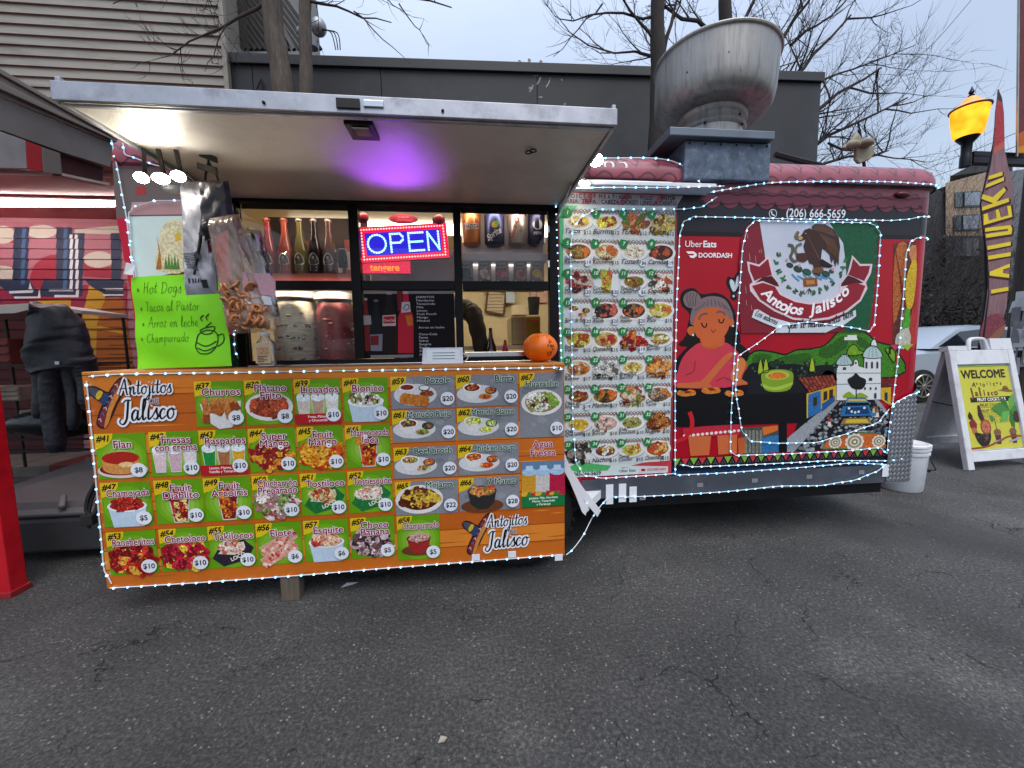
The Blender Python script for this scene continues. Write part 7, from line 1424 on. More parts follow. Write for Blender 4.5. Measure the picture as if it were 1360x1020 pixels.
pr = Print(lambda u, v, d: wl(u / dv.length, .002 + d, v)); rq = random.Random(4)
def dpx(x, y): p = A(x, y, 5.37); return ((p.x + 2.95) * dv.length / dv.x, p.z)
for k in range(9): u, v = dpx(rq.uniform(700, 760), rq.uniform(95, 150)); pr.blob(u, v, rq.uniform(.006, .02), '#84868c', .001, 6, .5, rq.uniform(.5, 2))
for x, y in ((716, 108), (728, 112), (706, 118), (752, 96)): u, v = dpx(x, y); pr.stroke([(u - .03, v - .04), (u, v), (u + .02, v + .05)], .014, '#9a9ca2', .0012)
for x, y in ((690, 84), (703, 83), (718, 85)): u, v = dpx(x, y); pr.blob(u, v, .02, '#8a7f74', .042, 7, .4)
pr.build('paint_scuff', P_mat, DB)
b = MB(); b.tube([wl(.06, .03, ZT - .3), wl(.065, .03, 4.0)], .012, 6); b.tube([wl(.03, .03, 4.1), wl(.06, .03, 4.55)], .008, 6); b.build('conduit', M_rub, DB)
# siding building
M_sid = mat('vinyl_siding', '#858178', .6, var=.07, scale=1.2, stretch=(1, 1, 6), dirt='#4d483f', dirt_amt=.6, dirt_scale=1.4)
SBG = thing('siding_building', (-5, 5.6, 0), 'tall beige clapboard building at upper left with dirty lapped siding', 'building')
b = MB(); xr = A(299, 110, 5.45).x; zb = A(150, 121, 5.45).z; z = zb - .1; sp_ = .113; k = 0
while z < 8.2:
    b.add([(-13, 5.46, z), (xr, 5.45, z), (xr, 5.475, z + sp_), (-13, 5.485, z + sp_), (-13, 5.485, z), (xr, 5.475, z)], [(0, 1, 2, 3), (0, 4, 5, 1), (1, 5, 2)]); z += sp_; k += 1
b.quad((xr - .01, 5.49, 0), (xr - .01, 9, 0), (xr - .01, 9, 8.2), (xr - .01, 5.49, 8.2)); b.quad((-13, 5.5, 0), (xr, 5.5, 0), (xr, 5.5, zb), (-13, 5.5, zb)); b.build('clapboard', M_sid, SBG, flip=False)
b = MB(); b.box(xr - .002, xr + .05, 5.43, 5.5, zb - .1, 8.2); b.build('corner_trim', mat('siding_trim', '#8f8b7f', .6), SBG)
# slatted screen on the dark roof
b = MB(); xs = A(296, 60, 5.9).x
SL = thing('slatted_screen', (-2.6, 5.9, ZT), 'dark slatted roof screen beside the beige siding behind the left tree', 'screen')
P = [A(293, 64, 5.9), A(391, 66, 5.9), A(345, -60, 5.9), A(270, -60, 5.9)]
for k in range(26):
    t_ = k / 25; a = A(200 + t_ * 186, -60, 5.9); c = A(300 + t_ * 92, 66, 5.9) if t_ > .0 else A(300, 66, 5.9)
    x0, x1 = 270 + (k - 8) * 7.2, 0
    a_ = (x0 - 60, -66); c_ = (x0 + 34, 66)
    if c_[0] < 296: 
        if a_[0] + 94 < 270: continue
    b.bar(A(max(a_[0], 240), -66 if a_[0] >= 240 else -66 + (240 - a_[0]) * 1.404, 5.9), A(c_[0], c_[1], 5.9), .045, .03, up=(0, 1, 0))
b.build('slat', mat('slat_dark', '#23211f', .7, var=.2), SL)
b = MB(); b.bar(A(345, -20, 5.88), A(391, 66, 5.88), .05, .05, up=(0, 1, 0)); b.prism([A(280, 66, 6.1), A(386, 66, 6.1), A(330, -60, 6.1), A(270, -60, 6.1)], (0, .03, 0)); b.build('back_frame', mat('slat_grey', '#5d5b5c', .7), SL)
# roof vent and cables
RV = thing('roof_vent', A(418, 66, 5.6), 'grey metal roof vent with cables behind the slim tree trunk', 'roof vent')
b = MB(); c_ = A(420, 40, 5.7); b.ball(A(423, 36, 5.7), .1, .1, .11, 14, 8); b.lathe([(.07, 0), (.09, .1), (.05, .13)], A(415, 64, 5.7), 14); b.ball(A(400, 42, 5.7), .07, .05, .06, 12, 8); b.build('hood', mat('vent_grey', '#8f9095', .4, .6, dirt='#3a3a3c', dirt_amt=.6, dirt_scale=5), RV)
b = MB()
for k in range(3): b.tube(smooth([A(428, 38 + k, 5.65), A(440 + k * 4, 44, 5.65), A(446 + k * 3, 66, 5.6)], 5), .007, 5)
b.build('cable', M_rub, RV)

# ---- far right: apartments, grey block
AB = thing('apartment_building', A(1290, 430, 34), 'tan apartment block with dark windows beyond the trees at right', 'building')
M_tan, M_gry, M_win = mat('tan_facade', '#a08a74', .7, var=.06), mat('grey_facade', '#353539', .7, var=.08), mat('dark_window', '#4a5058', .15, .0, spec=.8)
def slab(P, Y, dep, name, m_, par, lab=None):
    q = [A(x, y, Y) for x, y in P]; d = V((q[0].x, q[0].y, 0)).normalized() * dep; b = MB(); b.prism(q, d); return b.build(name, m_, par)
slab([(1256, 243), (1312, 228), (1312, 345), (1256, 345)], 34, 6, 'wall', M_tan, AB); slab([(1262, 234), (1310, 209), (1345, 215), (1345, 345), (1312, 345), (1312, 227)], 34.5, 6, 'wall', M_gry, AB); slab([(1215, 262), (1256, 247), (1256, 460), (1215, 460)], 34.2, 5, 'wall', M_gry, AB); slab([(1256, 313), (1312, 313), (1312, 450), (1256, 450)], 33.8, 5, 'wall', M_gry, AB)
for x, y in ((1269, 255), (1267, 286)):
    o = slab([(x, y), (x + 35, y - 2), (x + 34, y + 19), (x, y + 20)], 33.9, .1, 'window', M_win, AB); slab([(x + 12, y + 1), (x + 33, y), (x + 32, y + 17), (x + 12, y + 18)], 33.85, .04, 'pane', mat('pale_pane', '#7f8a96', .12, spec=.8), o); slab([(x + 11, y), (x + 12.5, y), (x + 12.5, y + 20), (x + 11, y + 20)], 33.84, .03, 'mullion', M_rub, o)
o = slab([(1266, 318), (1300, 316), (1300, 340), (1266, 340)], 33.7, .1, 'window', M_win, AB)
GB = thing('grey_building', A(1352, 420, 26), 'plain grey concrete block at the right edge behind the utility pole', 'building')
slab([(1338, 228), (1420, 215), (1420, 460), (1338, 460)], 26, 8, 'wall', mat('grey_concrete', '#6f7378', .8, var=.1, dirt='#4d5056', dirt_amt=.5, dirt_scale=.4), GB)
o = slab([(1349, 335), (1380, 333), (1380, 342), (1349, 344)], 25.9, .1, 'window', M_rub, GB)

# ================================================================ LEFT: shop front, canopy, post
M_redp = mat('red_paint', '#a01c24', .5, var=.1, dirt='#6a1a1c', dirt_amt=.5)
SH = thing('shop_building', (-5, 4.6, 0), 'shop front with red ceiling and painted lap siding mural at the left', 'building')
YS = 4.75
b = MB(); z = 0.1; x0, x1 = -9, -2.35
while z < 2.75:
    b.add([(x0, YS - .012, z), (x1, YS - .012, z), (x1, YS, z + .105), (x0, YS, z + .105), (x0, YS, z), (x1, YS, z)], [(0, 1, 2, 3), (0, 4, 5, 1), (1, 5, 2)]); z += .105
b.build('mural_wall', mat('mural_pink', '#a06a72', .6, var=.08), SH, flip=False)
pr = Print(lambda u, v, d: V((u, YS - .014 - d + ((v - .1) % .105) * .114, v)), lambda x, y: (A(x, y, YS).x, A(x, y, YS).z))
def strips(P, col, d, mot=.1): # cut a painted shape at the board laps so it follows the siding
    from mathutils.geometry import intersect_line_line_2d
    pts = [pr.pxf(x, y) for x, y in P]; z0, z1 = min(p[1] for p in pts), max(p[1] for p in pts); k0 = int((z0 - .1) / .105)
    k = k0
    while .1 + k * .105 < z1:
        a, c = max(z0, .1 + k * .105 + .001), min(z1, .1 + (k + 1) * .105 - .001)
        if c - a > .002:
            Q = pts
            for lim, sg in ((a, 1), (c, -1)):
                R_ = []
                for i in range(len(Q)):
                    p, q = Q[i - 1], Q[i]; ip, iq = sg * (p[1] - lim) >= 0, sg * (q[1] - lim) >= 0
                    if ip != iq: t = (lim - p[1]) / (q[1] - p[1]); R_.append((p[0] + (q[0] - p[0]) * t, lim))
                    if iq: R_.append(q)
                Q = R_
            if len(Q) > 2: pr.poly(Q, col, d, mot)
        k += 1
def blobp(cx_, cy_, rx, ry, n=18): return [(cx_ + rx * math.cos(2 * math.pi * i / n), cy_ + ry * math.sin(2 * math.pi * i / n)) for i in range(n)]
strips([(0, 295), (160, 295), (170, 500), (0, 420)], '#9c6470', .001); strips([(0, 385), (170, 375), (170, 500), (0, 500)], '#8a2a44', .0012)
for P in (blobp(5, 312, 16, 12), blobp(57, 308, 20, 9), blobp(132, 345, 20, 11), blobp(5, 365, 20, 12), [(100, 305), (160, 300), (160, 312), (100, 310)]): strips(P, '#b8b3a6', .0016)
for P in (blobp(75, 372, 34, 34), [(112, 345), (125, 350), (150, 355), (150, 370), (112, 368)], [(0, 312), (20, 315), (20, 323), (0, 322)]): strips(P, '#8f2638', .0014)
nv, nl, wh = '#243049', '#3f5c80', '#c9ccd0'
for P in ([(20, 302), (40, 302), (38, 380), (18, 378)], [(76, 302), (97, 302), (95, 392), (76, 392)], [(97, 310), (114, 310), (110, 394), (95, 394)], [(148, 310), (162, 310), (162, 392), (150, 392)], [(0, 372), (40, 372), (56, 394), (20, 394), (0, 378)], [(60, 370), (112, 380), (110, 394), (52, 394)], [(112, 370), (165, 372), (165, 394), (135, 396)]): strips(P, nv, .002)
for P in ([(31, 302), (36, 302), (34, 378), (29, 378)], [(86, 302), (91, 302), (90, 384), (85, 384)], [(10, 384), (40, 384), (42, 388), (14, 390)]): strips(P, nl, .0024)
for P in ([(94, 312), (98, 312), (98, 386), (94, 386)], [(101, 312), (105, 312), (106, 394), (102, 394)], [(66, 384), (98, 384), (98, 387), (66, 387)], [(74, 392), (106, 392), (106, 395), (74, 395)], [(13, 387), (40, 385), (41, 375), (46, 386), (44, 389), (14, 390)], [(20, 394), (52, 394), (53, 383), (56, 396), (22, 397)], [(138, 383), (165, 383), (165, 386), (142, 386)], [(138, 391), (165, 391), (165, 393), (138, 393)]): strips(P, wh, .0028)
strips([(122, 380), (165, 398), (180, 500), (112, 500), (116, 430)], '#a05a22', .002); strips([(120, 379), (142, 392), (130, 430), (128, 500), (116, 500), (118, 440), (110, 425)], '#b8902a', .0024); strips([(40, 400), (95, 398), (95, 412), (40, 412)], '#b8902a', .0018); strips([(128, 432), (168, 440), (168, 444), (128, 437)], '#b8902a', .0028)
for y in range(410, 500, 12): strips([(146, y), (172, y), (172, y + 1), (146, y + 1)], '#5a2a14', .003)
strips([(0, 412), (60, 412), (100, 430), (112, 500), (112, 620), (0, 620)], '#3f1216', .0016, .3)
pr.build('painted_mural', P_mat, SH)
b = MB(); zc_ = A(70, 296, YS).z; b.add([(-9, 3.3, 2.6), (-2.3, 3.3, 2.6), (-2.3, YS, 2.62), (-9, YS, 2.62), (-9, 3.3, 2.66), (-2.3, 3.3, 2.66), (-2.3, YS, 2.68), (-9, YS, 2.68)], [(0, 1, 2, 3), (4, 5, 6, 7), (0, 1, 5, 4), (1, 2, 6, 5), (2, 3, 7, 6), (3, 0, 4, 7)]); b.build('ceiling', M_redp, SH)
b = MB()
for y_ in (3.5, 4.0): b.box(-7, -2.4, y_, y_ + .04, 2.575, 2.598)
b.each('ceiling_trim', mat('trim_pinkish', '#b8908a', .5), SH)
NT = thing('neon_tube', A(70, 271, 4.2), 'long white fluorescent tube glowing under the red ceiling', 'tube light')
a, c = A(-140, 271, 4.2), A(190, 271, 4.2); b = MB(); b.tube([a, c], .022, 10); b.build('tube', emis('neon_white', '#ffe9e4', 34), NT); b = MB(); b.box(a.x, c.x, 4.21, 4.26, a.z + .02, a.z + .05); b.build('fitting', M_white, NT)
# canopy edge
CN = thing('canopy', (-2.2, 2.6, 2.3), 'dark weathered metal canopy edge sloping back at the upper left', 'canopy')
XC = -2.2
M_can = mat('canopy_metal', '#857d75', .55, .3, var=.25, scale=3, stretch=(1, .5, 3), dirt='#2b2826', dirt_amt=.7, dirt_scale=2)
def xslab(P, name, m_, dx=0.0, th=.05): b = MB(); b.prism([AX(x, y, XC) + V((dx, 0, 0)) for x, y in P], (-th, 0, 0)); return b.build(name, m_, CN, .002)
for k, (y0, y1, e0, e1, dx) in enumerate(((72, 80, 184.0, 185.6, .03), (81, 92, 185.8, 187.2, .015), (93, 104, 187.4, 189, .03), (105, 112, 189.2, 191, .005))): xslab([(-40, y0), (151, e0), (151, e1), (-40, y1)], 'moulding', M_can, dx)
xslab([(-40, 113), (150, 191.5), (147, 222), (85, 203), (-40, 158)], 'fascia', mat('canopy_plate', '#6f6a66', .6, .1, var=.25, dirt='#45362f', dirt_amt=.5, dirt_scale=3), 0)
xslab([(-40, 160), (34, 186.5), (36, 224), (-40, 222)], 'painted_panel', mat('canopy_white', '#8f8a8a', .6, var=.2, dirt='#5a4a48', dirt_amt=.5))
xslab([(34.5, 187), (55, 194.5), (57.5, 228), (36.5, 225)], 'red_panel', M_redp); xslab([(55.5, 195), (80, 203.5), (83, 232), (58, 228.5)], 'painted_panel', mat('canopy_grey', '#6d6660', .6, var=.2, dirt='#4a3430', dirt_amt=.6))
xslab([(81, 200), (147, 222.5), (146, 243), (84, 229)], 'dark_recess', mat('recess_red', '#3a1214', .6, var=.2), -.04, .02); xslab([(83, 230), (146, 243.5), (146, 247), (83, 234)], 'trim', mat('trim_pale', '#a08f86', .6))
b = MB(); zt0 = AX(0, 90, XC).z; b.box(-6, XC - .06, .6, 2.9, zt0, zt0 + .03); b.build('roof_sheet', mat('roof_metal', '#6b6660', .5, .3, var=.2), CN)
PO = thing('post', (-2.4, 2.15, 0), 'bright red square post at the lower left edge of the picture', 'post')
b = MB(); b.box(-2.62, -2.295, 2.09, 2.17, 0, 2.11); b.build('shaft', mat('post_red', '#c41424', .4, var=.08, dirt='#6a0c14', dirt_amt=.7, dirt_scale=4), PO, .006)
b = MB(); b.box(-2.63, -2.285, 2.08, 2.18, .0, .03); b.build('base_plate', mat('post_base', '#8a1a20', .6), PO, .003)
# red and white kerb and step behind
KB = MB(); yk = 4.2
for i, (xa, xb_, m_) in enumerate(((-9, -4.45, 1), (-4.45, -4.12, 1), (-4.12, -3.72, 0), (-3.72, -2.4, 1))): KB.box(xa + .002, xb_ - .002, yk, YS - .02, 0, .12, m_)
tag(KB.build('kerb', [mat('kerb_red', '#5a1214', .7, var=.3), mat('kerb_grey', '#5c5752', .8, var=.3)], None, .01), kind='structure')
# shelf rack with goods, jacket, bag
RK = thing('shelf_rack', A(60, 600, 3.6), 'dark metal shelf rack with a white board on top at the left', 'shelf rack')
YR = 3.7; a0, a1 = A(-60, 412, YR), A(112, 418, YR); zt = a0.z
b = MB(); b.prism([A(-80, 409, YR), A(20, 404, YR), A(45, 402, YR), A(108, 412, YR), A(108, 417, YR), A(40, 411, YR), A(20, 416, YR), A(-80, 420, YR)], (0, .45, 0)); b.build('top_board', mat('board_white', '#b8b2ae', .5), RK, .003)
b = MB()
for x in (108, -70):
    for dy in (0, .42): p = A(x, 440, YR); b.tube([V((p.x, YR + dy, .13)), V((p.x, YR + dy, zt - .03))], .012, 8)
for y in (487, 578, 600): p0_, p1_ = A(-70, y, YR), A(118, y - 3, YR); b.bar(p0_, p1_, .02, .02); b.bar(p0_ + V((0, .42, 0)), p1_ + V((0, .42, 0)), .02, .02)
for y in (487, 578):
    for k in range(16): q = A(-60 + k * 11, y, YR); b.tube([q, q + V((0, .42, 0))], .004, 5)
b.build('frame', mat('rack_metal', '#2a2624', .5, .5), RK)
for i, (x0_, y0_, x1_, y1_, c_, tx) in enumerate(((-30, 450, 18, 485, '#6a2a24', 'red brown carton on the upper shelf of the rack'), (-40, 515, 30, 532, '#8a7a70', 'flat pale carton stacked on the lower rack shelf'), (28, 545, 80, 575, '#6f6a62', 'pale slatted crate behind the black bag'))):
    a, c = A(x0_, y0_, YR + .1), A(x1_, y1_, YR + .1); b = MB(); b.box(a.x, c.x, YR + .08, YR + .35, c.z, a.z)
    for k in range(3): z_ = c.z + (a.z - c.z) * (k + .5) / 3.2; b.box(a.x + .002, c.x - .002, YR + .07, YR + .0795, z_ - .01, z_ + .012)
    tag(b.build(('carton', 'carton', 'crate')[i], mat('carton_%d' % i, c_, .7, var=.25), None, .004), tx, ('carton', 'carton', 'crate')[i])
JK = thing('jacket', A(75, 410, 3.5), 'black quilted puffer jacket hung over the corner of the shelf rack', 'jacket')
YJ = 3.52; M_puf = mat('puffer_black', '#1d2029', .5, var=.25, scale=8, bump=.9, bscale=17)
rows = [(404, 62, 70), (409, 52, 88), (420, 46, 100), (436, 42, 108), (452, 37, 114), (468, 36, 120), (482, 40, 124), (490, 44, 125)]
b = MB(); nn = 30; RR = []; rowsd = []
for i in range(len(rows) - 1):
    for k in range(6):
        t = k / 6; rowsd.append(tuple(rows[i][j] * (1 - t) + rows[i + 1][j] * t for j in range(3)) + ((i * 6 + k),))
rowsd.append(rows[-1] + (42,))
b0 = len(b.v)
for y, xl, xr_, k in rowsd:
    L_, Rg = A(xl, y, YJ), A(xr_, y + (6 if y > 440 else 2), YJ); c_ = (L_ + Rg) / 2; w_ = (Rg - L_).length / 2; pf = 1 + .05 * abs(math.sin(k * .52)) 
    for q in range(nn): a = 2 * math.pi * q / nn; b.v.append(c_ + V((w_ * pf * math.cos(a), .13 * pf * math.sin(a) * (1 + .12 * math.sin(3 * a + k * .3)), .02 * math.sin(2 * a + k * .4))))
for i in range(len(rowsd) - 1):
    for q in range(nn): b.f.append([b0 + i * nn + q, b0 + i * nn + (q + 1) % nn, b0 + (i + 1) * nn + (q + 1) % nn, b0 + (i + 1) * nn + q]); b.m.append(0); b.s.append(True)
b.f.append([b0 + q for q in range(nn)]); b.m.append(0); b.s.append(True); b.build('body', M_puf, JK)
for xa, xb_, y1, w_ in ((72, 74, 600, .08), (112, 116, 540, .075), (50, 52, 555, .05), (93, 96, 570, .05)):
    P = [A(xa + (xb_ - xa) * t + 3 * math.sin(t * 4 + xa), 475 + (y1 - 475) * t, YJ - .03 + .02 * math.sin(t * 5)) for t in [i / 30 for i in range(31)]]; b = MB(); b.tube(P, [w_ * (1.08 - .012 * i) * (1 + .05 * abs(math.sin(i * 1.05)) + .04 * math.sin(i * .37 + xa)) * (1 if i < 29 else .8) for i in range(31)], 12); b.build('sleeve', M_puf, JK)
b = MB(); q = A(76, 482, YJ - .14); b.box(q.x - .014, q.x + .014, q.y - .004, q.y, q.z - .012, q.z + .012); b.build('tag', M_white, JK)
b = MB(); c_ = A(75, 560, 3.72)
b.grid(lambda u, v: c_ + V(((.36 + .03 * math.sin(5 * u * 6.283 + 3 * v)) * math.cos(u * 6.283) * math.sin(v * 3.1416), .16 * math.sin(u * 6.283) * math.sin(v * 3.1416), .13 * math.cos(v * 3.1416) * (1 + .15 * math.sin(u * 9)))), 28, 14); tag(b.build('plastic_bag', mat('bag_black', '#0e0e11', .25, var=.2, bump=.8, bscale=14)), 'crumpled black plastic bag on the rack under the jacket', 'bag')
# grey storage box by the trailer
TBX = thing('storage_box', (-2.2, 2.5, 0), 'dark grey plastic box with sloped lid between the red post and the menu board', 'storage box')
yb = 2.42; z0 = .06; lx, rx = -3.0, -1.72
b = MB(); b.prism([(lx, yb, z0), (lx + .03, yb - .02, .27), (lx + .03, yb + .1, .33), (lx + .35, yb + .5, .4), (lx, yb + .9, .4), (lx, yb + .9, z0)], (rx - lx, 0, 0)); b.build('body', mat('box_grey', '#3d4043', .5, var=.12, dirt='#5d6063', dirt_amt=.3), TBX, .02)
b = MB(); b.box(lx + .05, rx - .02, yb - .03, yb + .06, .285, .305); b.bar((-2.33, yb - .01, .33), (-2.42, yb + .1, .36), .03, .02); b.build('lid_lip', mat('box_lip', '#4b4e51', .5), TBX, .006)
b = MB(); b.tube([(-2.35, yb + .25, .385), (-1.95, yb + .3, .40), (-1.8, yb + .25, .40)], .012, 6); b.build('lid_groove', M_rub, TBX)
b = MB()
for x, y in ((116, 662), (30, 690)): q = A(x, y, yb - .03); b.box(q.x - .05, q.x + .05, yb + .05, yb + .07, q.z - .012, q.z + .012)
b.build('reflector', mat('orange_reflector', '#c04a2a', .3), TBX)
PL = thing('power_plug', A(119, 690, 1.98), 'black power plug and looped cable hanging at the left edge of the menu board', 'plug')
b = MB(); b.tube(smooth([A(128, 640, 1.98), A(117, 660, 1.96), A(115, 678, 1.95), A(122, 684, 1.95), A(128, 676, 1.97), A(132, 660, 2.0)], 6), .008, 7); b.tube(smooth([A(128, 650, 1.98), A(122, 662, 1.97), A(117, 684, 1.95)], 5), .008, 7); b.build('cable', M_rub, PL)
b = MB(); q = A(118, 690, 1.95); b.box(q.x - .025, q.x + .025, q.y - .015, q.y + .015, q.z - .025, q.z + .025); b.box(q.x - .01, q.x + .004, q.y - .005, q.y + .005, q.z - .045, q.z - .026); b.build('plug', M_rub, PL, .005)

# ================================================================ RIGHT: bucket, A-frame sign, lamp, flag, pole, cars
bk_ = AZ(1217, 655, 0); bx_, by_ = bk_.x, bk_.y + .13
BU = thing('bucket', (bx_, by_, 0), 'white plastic bucket with a wire handle at the right corner of the trailer', 'bucket')
b = MB(); b.lathe([(0, .002), (.135, .002), (.142, .012), (.158, .3), (.165, .302), (.166, .318), (.159, .32), (.16, .335), (.168, .337), (.169, .352), (.161, .354), (.161, .362)], (bx_, by_, 0), 40); b.build('pail', mat('bucket_white', '#cfd3d8', .4, var=.05, dirt='#8c8a84', dirt_amt=.5, dirt_scale=6), BU)
b = MB(); b.lathe([(.166, .363), (.17, .366), (.17, .38), (.15, .386), (.14, .378), (0, .379)], (bx_, by_, 0), 40); b.build('lid', mat('lid_white', '#d6d8da', .4, dirt='#8f8b80', dirt_amt=.5, dirt_scale=8), BU)
b = MB(); b.tube(smooth([V((bx_ + .13, by_ - .1, .30)), V((bx_ + .06, by_ - .17, .26)), V((bx_ + .12, by_ - .155, .19)), V((bx_ + .15, by_ - .08, .17))], 6), .004, 6); b.ball((bx_ + .135, by_ - .1, .165), .012); b.build('handle', M_rub, BU)
b = MB(); b.tube(smooth([V((bx_ - .02, by_ - .05, .385)), V((bx_ - .09, by_ - .02, .46)), V((bx_ - .2, by_ + .05, .58))], 6), .016, 8); tag(b.build('hose', mat('hose_grey', '#3c3e42', .6)), 'dark hose running from the trailer into the white bucket lid', 'hose')
# A-frame sign
f0 = V((4.53, 3.06, 0)); wv = V((.80, .05, 0)); rdg = V((4.61, 3.36, 1.14)); bk0 = V((4.86, 3.74, 0))
AF = thing('sandwich_board', (4.95, 3.35, 0), 'white A-frame sidewalk sign with a yellow welcome poster', 'sandwich board')
M_sgn = mat('sign_plastic', '#c9cbd0', .5, var=.06, dirt='#7d7b78', dirt_amt=.5, dirt_scale=4)
def fp(u, v, d, foot=f0):
    p = foot.lerp(rdg, v) + wv * u; n = wv.cross(rdg - foot).normalized()
    if n.y > 0: n = -n
    return p + n * d
def panel(foot, sgn_, name):
    b = MB(); F_ = lambda u, v, d: fp(u, v, d * sgn_, foot)
    def blk(u0, u1, v0, v1, d0, d1): b.add([F_(u0, v0, d0), F_(u1, v0, d0), F_(u1, v1, d0), F_(u0, v1, d0), F_(u0, v0, d1), F_(u1, v0, d1), F_(u1, v1, d1), F_(u0, v1, d1)], [(0, 3, 2, 1), (4, 5, 6, 7), (0, 1, 5, 4), (1, 2, 6, 5), (2, 3, 7, 6), (3, 0, 4, 7)])
    blk(0, .09, 0, .96, -.025, .02); blk(.91, 1, 0, .96, -.025, .02); blk(.092, .908, .06, .14, -.022, .018); blk(.092, .908, .84, .96, -.022, .018); blk(.092, .908, .142, .838, -.012, .0)
    for k in range(4): blk(.11, .89, .2 + k * .17, .23 + k * .17, -.03, -.0125)
    o = b.build(name, M_sgn, AF, .006)
    return o
FP = panel(f0, 1, 'front_panel'); BP = panel(bk0, 1, 'back_panel')
b = MB()
def ab(u0, u1, v0, v1, d0, d1): b.add([fp(u0, v0, d0), fp(u1, v0, d0), fp(u1, v1, d0), fp(u0, v1, d0), fp(u0, v0, d1), fp(u1, v0, d1), fp(u1, v1, d1), fp(u0, v1, d1)], [(0, 3, 2, 1), (4, 5, 6, 7), (0, 1, 5, 4), (1, 2, 6, 5), (2, 3, 7, 6), (3, 0, 4, 7)])
ab(.0, .28, .962, 1.0, -.06, .015); ab(.66, 1.0, .962, 1.06, -.06, .015)
b.tube(smooth([fp(.33, .962, 0), fp(.36, 1.04, 0), fp(.42, 1.06, 0), fp(.56, 1.06, 0), fp(.6, 1.04, 0), fp(.63, .962, 0)], 5), .018, 8); b.build('handle', M_sgn, AF, .006)
M2_ = Matrix
pr = Print(lambda u, v, d: fp(.1 + u * .8, .15 + v * .68, .001 + d))
pr.rect(0, 0, 1, 1, '#b9b63f', .0004, .06); pr.rect(0, .985, 1, 1, '#7d9a2a', .0006)
def st(s, u, v, h, col, d, **k): # text in sheet units; letter height as share of the sheet height
    wS, hS = wv.length * .8, (rdg - f0).length * .68; sub = Print(lambda a, c, dd: pr.fn(u + a / wS, v + c / hS, dd)); sub.text(s, 0, 0, h * hS, col, d, **k); b_ = len(pr.v); pr.v += sub.v; pr.f += [[i + b_ for i in f] for f in sub.f]; pr.c += sub.c
wS = wv.length * .8
st('WELCOME', .49, .85, .095, '#2f2420', .001, bold=.05, fit=.86 * wS)
for k, ch in enumerate('Antojitos'): st(ch, .27 + k * .065, .755 + .012 * ((k * 5) % 3 - 1), (.05, .036, .042)[k % 3] if k else .055, '#4a3a1e', .001, bold=.04, rot=(-.15, .1, 0, .2)[k % 4])
for k, ch in enumerate('Jalisco'): st(ch, .22 + k * .075, .64 + .008 * ((k * 3) % 3 - 1), (.095, .07, .1, .07, .062, .058, .07)[k], '#6a4a1e', .001, bold=.06, rot=(.1, -.05, .05, 0, -.1, .05, 0)[k])
pr.poly([(.7, .69), (.8, .7), (.83, .74), (.9, .745), (.93, .7), (1.0, .68), (.98, .66), (.88, .665), (.76, .68)], '#7d5a2a', .0012, .4); pr.poly([(.8, .7), (.93, .7), (.92, .71), (.81, .71)], '#3a2a16', .0016)
pr.rect(.16, .555, .96, .615, '#221c1a', .0008); st('FRUIT COCKTAILS', .56, .568, .036, '#e6e2d0', .0012, bold=.04, fit=.74 * wS)
for k, (a_, t_) in enumerate(((.5, '#4a4020'), (.43, '#5a5026'), (.37, '#8a8434'), (.31, '#9a9438'))):
    st('FRUIT COCKTAILS', .58, a_, .034, t_, .0008, bold=.03, fit=.72 * wS)
    pr.stroke([(.24, a_ - .012), (.92, a_ - .012)], .004, t_, .0009)
pr.poly([(p.x, p.y) for p in smooth([(.14, .2, 0), (.16, .1, 0), (.24, .035, 0), (.34, .04, 0), (.42, .12, 0), (.42, .21, 0), (.3, .18, 0)], 4, True)], '#1f1a18', .0016, .5)
for k in range(26): pr.blob(rr.uniform(.18, .38), rr.uniform(.07, .18), .012, rr.choice(('#4a3a34', '#6a4a3a', '#2f2622')), .002)
pr.blob(.13, .3, .07, '#7a2420', .0014, 9, .2); pr.blob(.14, .22, .05, '#a8603a', .0014, 9, .2); pr.ell(.36, .26, .1, .09, '#8a3a26', .0018, 18); pr.ell(.36, .26, .08, .07, '#b06a4a', .0022, 18, mot=.5); 
for k in range(8): pr.stroke([(.36, .26), (.36 + .075 * math.cos(k * .785), .26 + .065 * math.sin(k * .785))], .006, '#8a3a26', .0026)
pr.poly([(.1, .45), (.06, .4), (.07, .36), (.12, .35), (.15, .38), (.13, .42)], '#2a1818', .0014); pr.poly([(.27, .52), (.31, .52), (.36, .35), (.3, .3), (.25, .4)], '#3a1c1a', .0014); pr.blob(.5, .36, .045, '#4a7a3a', .0014, 7, .3)
for k in range(7):
    a_ = k * .9 + .3; x, y = .87, .44; L_ = .3 if k % 2 else .26; q_ = (x + L_ * math.cos(a_) * 1.2, y + L_ * .75 * math.sin(a_)); mx_ = ((x + q_[0]) / 2, (y + q_[1]) / 2); n_ = (-(q_[1] - y) * .25, (q_[0] - x) * .25)
    pr.poly([(x, y), (mx_[0] + n_[0], mx_[1] + n_[1]), (min(q_[0], 1.0), max(q_[1], .02)), (mx_[0] - n_[0], mx_[1] - n_[1])], ('#3f7a34', '#5a9a44', '#2f6a2c')[k % 3], .002 + k * .0002, .2)
pr.blob(.97, .36, .06, '#3a2a1e', .004, 9, .25)
for x in (.56, .86):
    pr.poly([(x - .06, .18), (x + .06, .18), (x + .04, .05), (x - .04, .05)], '#4a2c24', .0016, .5); pr.ell(x, .19, .07, .04, '#7a5040', .002, mot=.5); pr.stroke([(x, .2), (x - .01, .36)], .012, '#5a4a2a', .0018); pr.poly([(x - .1, .06), (x + .1, .09), (x + .1, .115), (x - .1, .085)], '#8f949c', .0024)
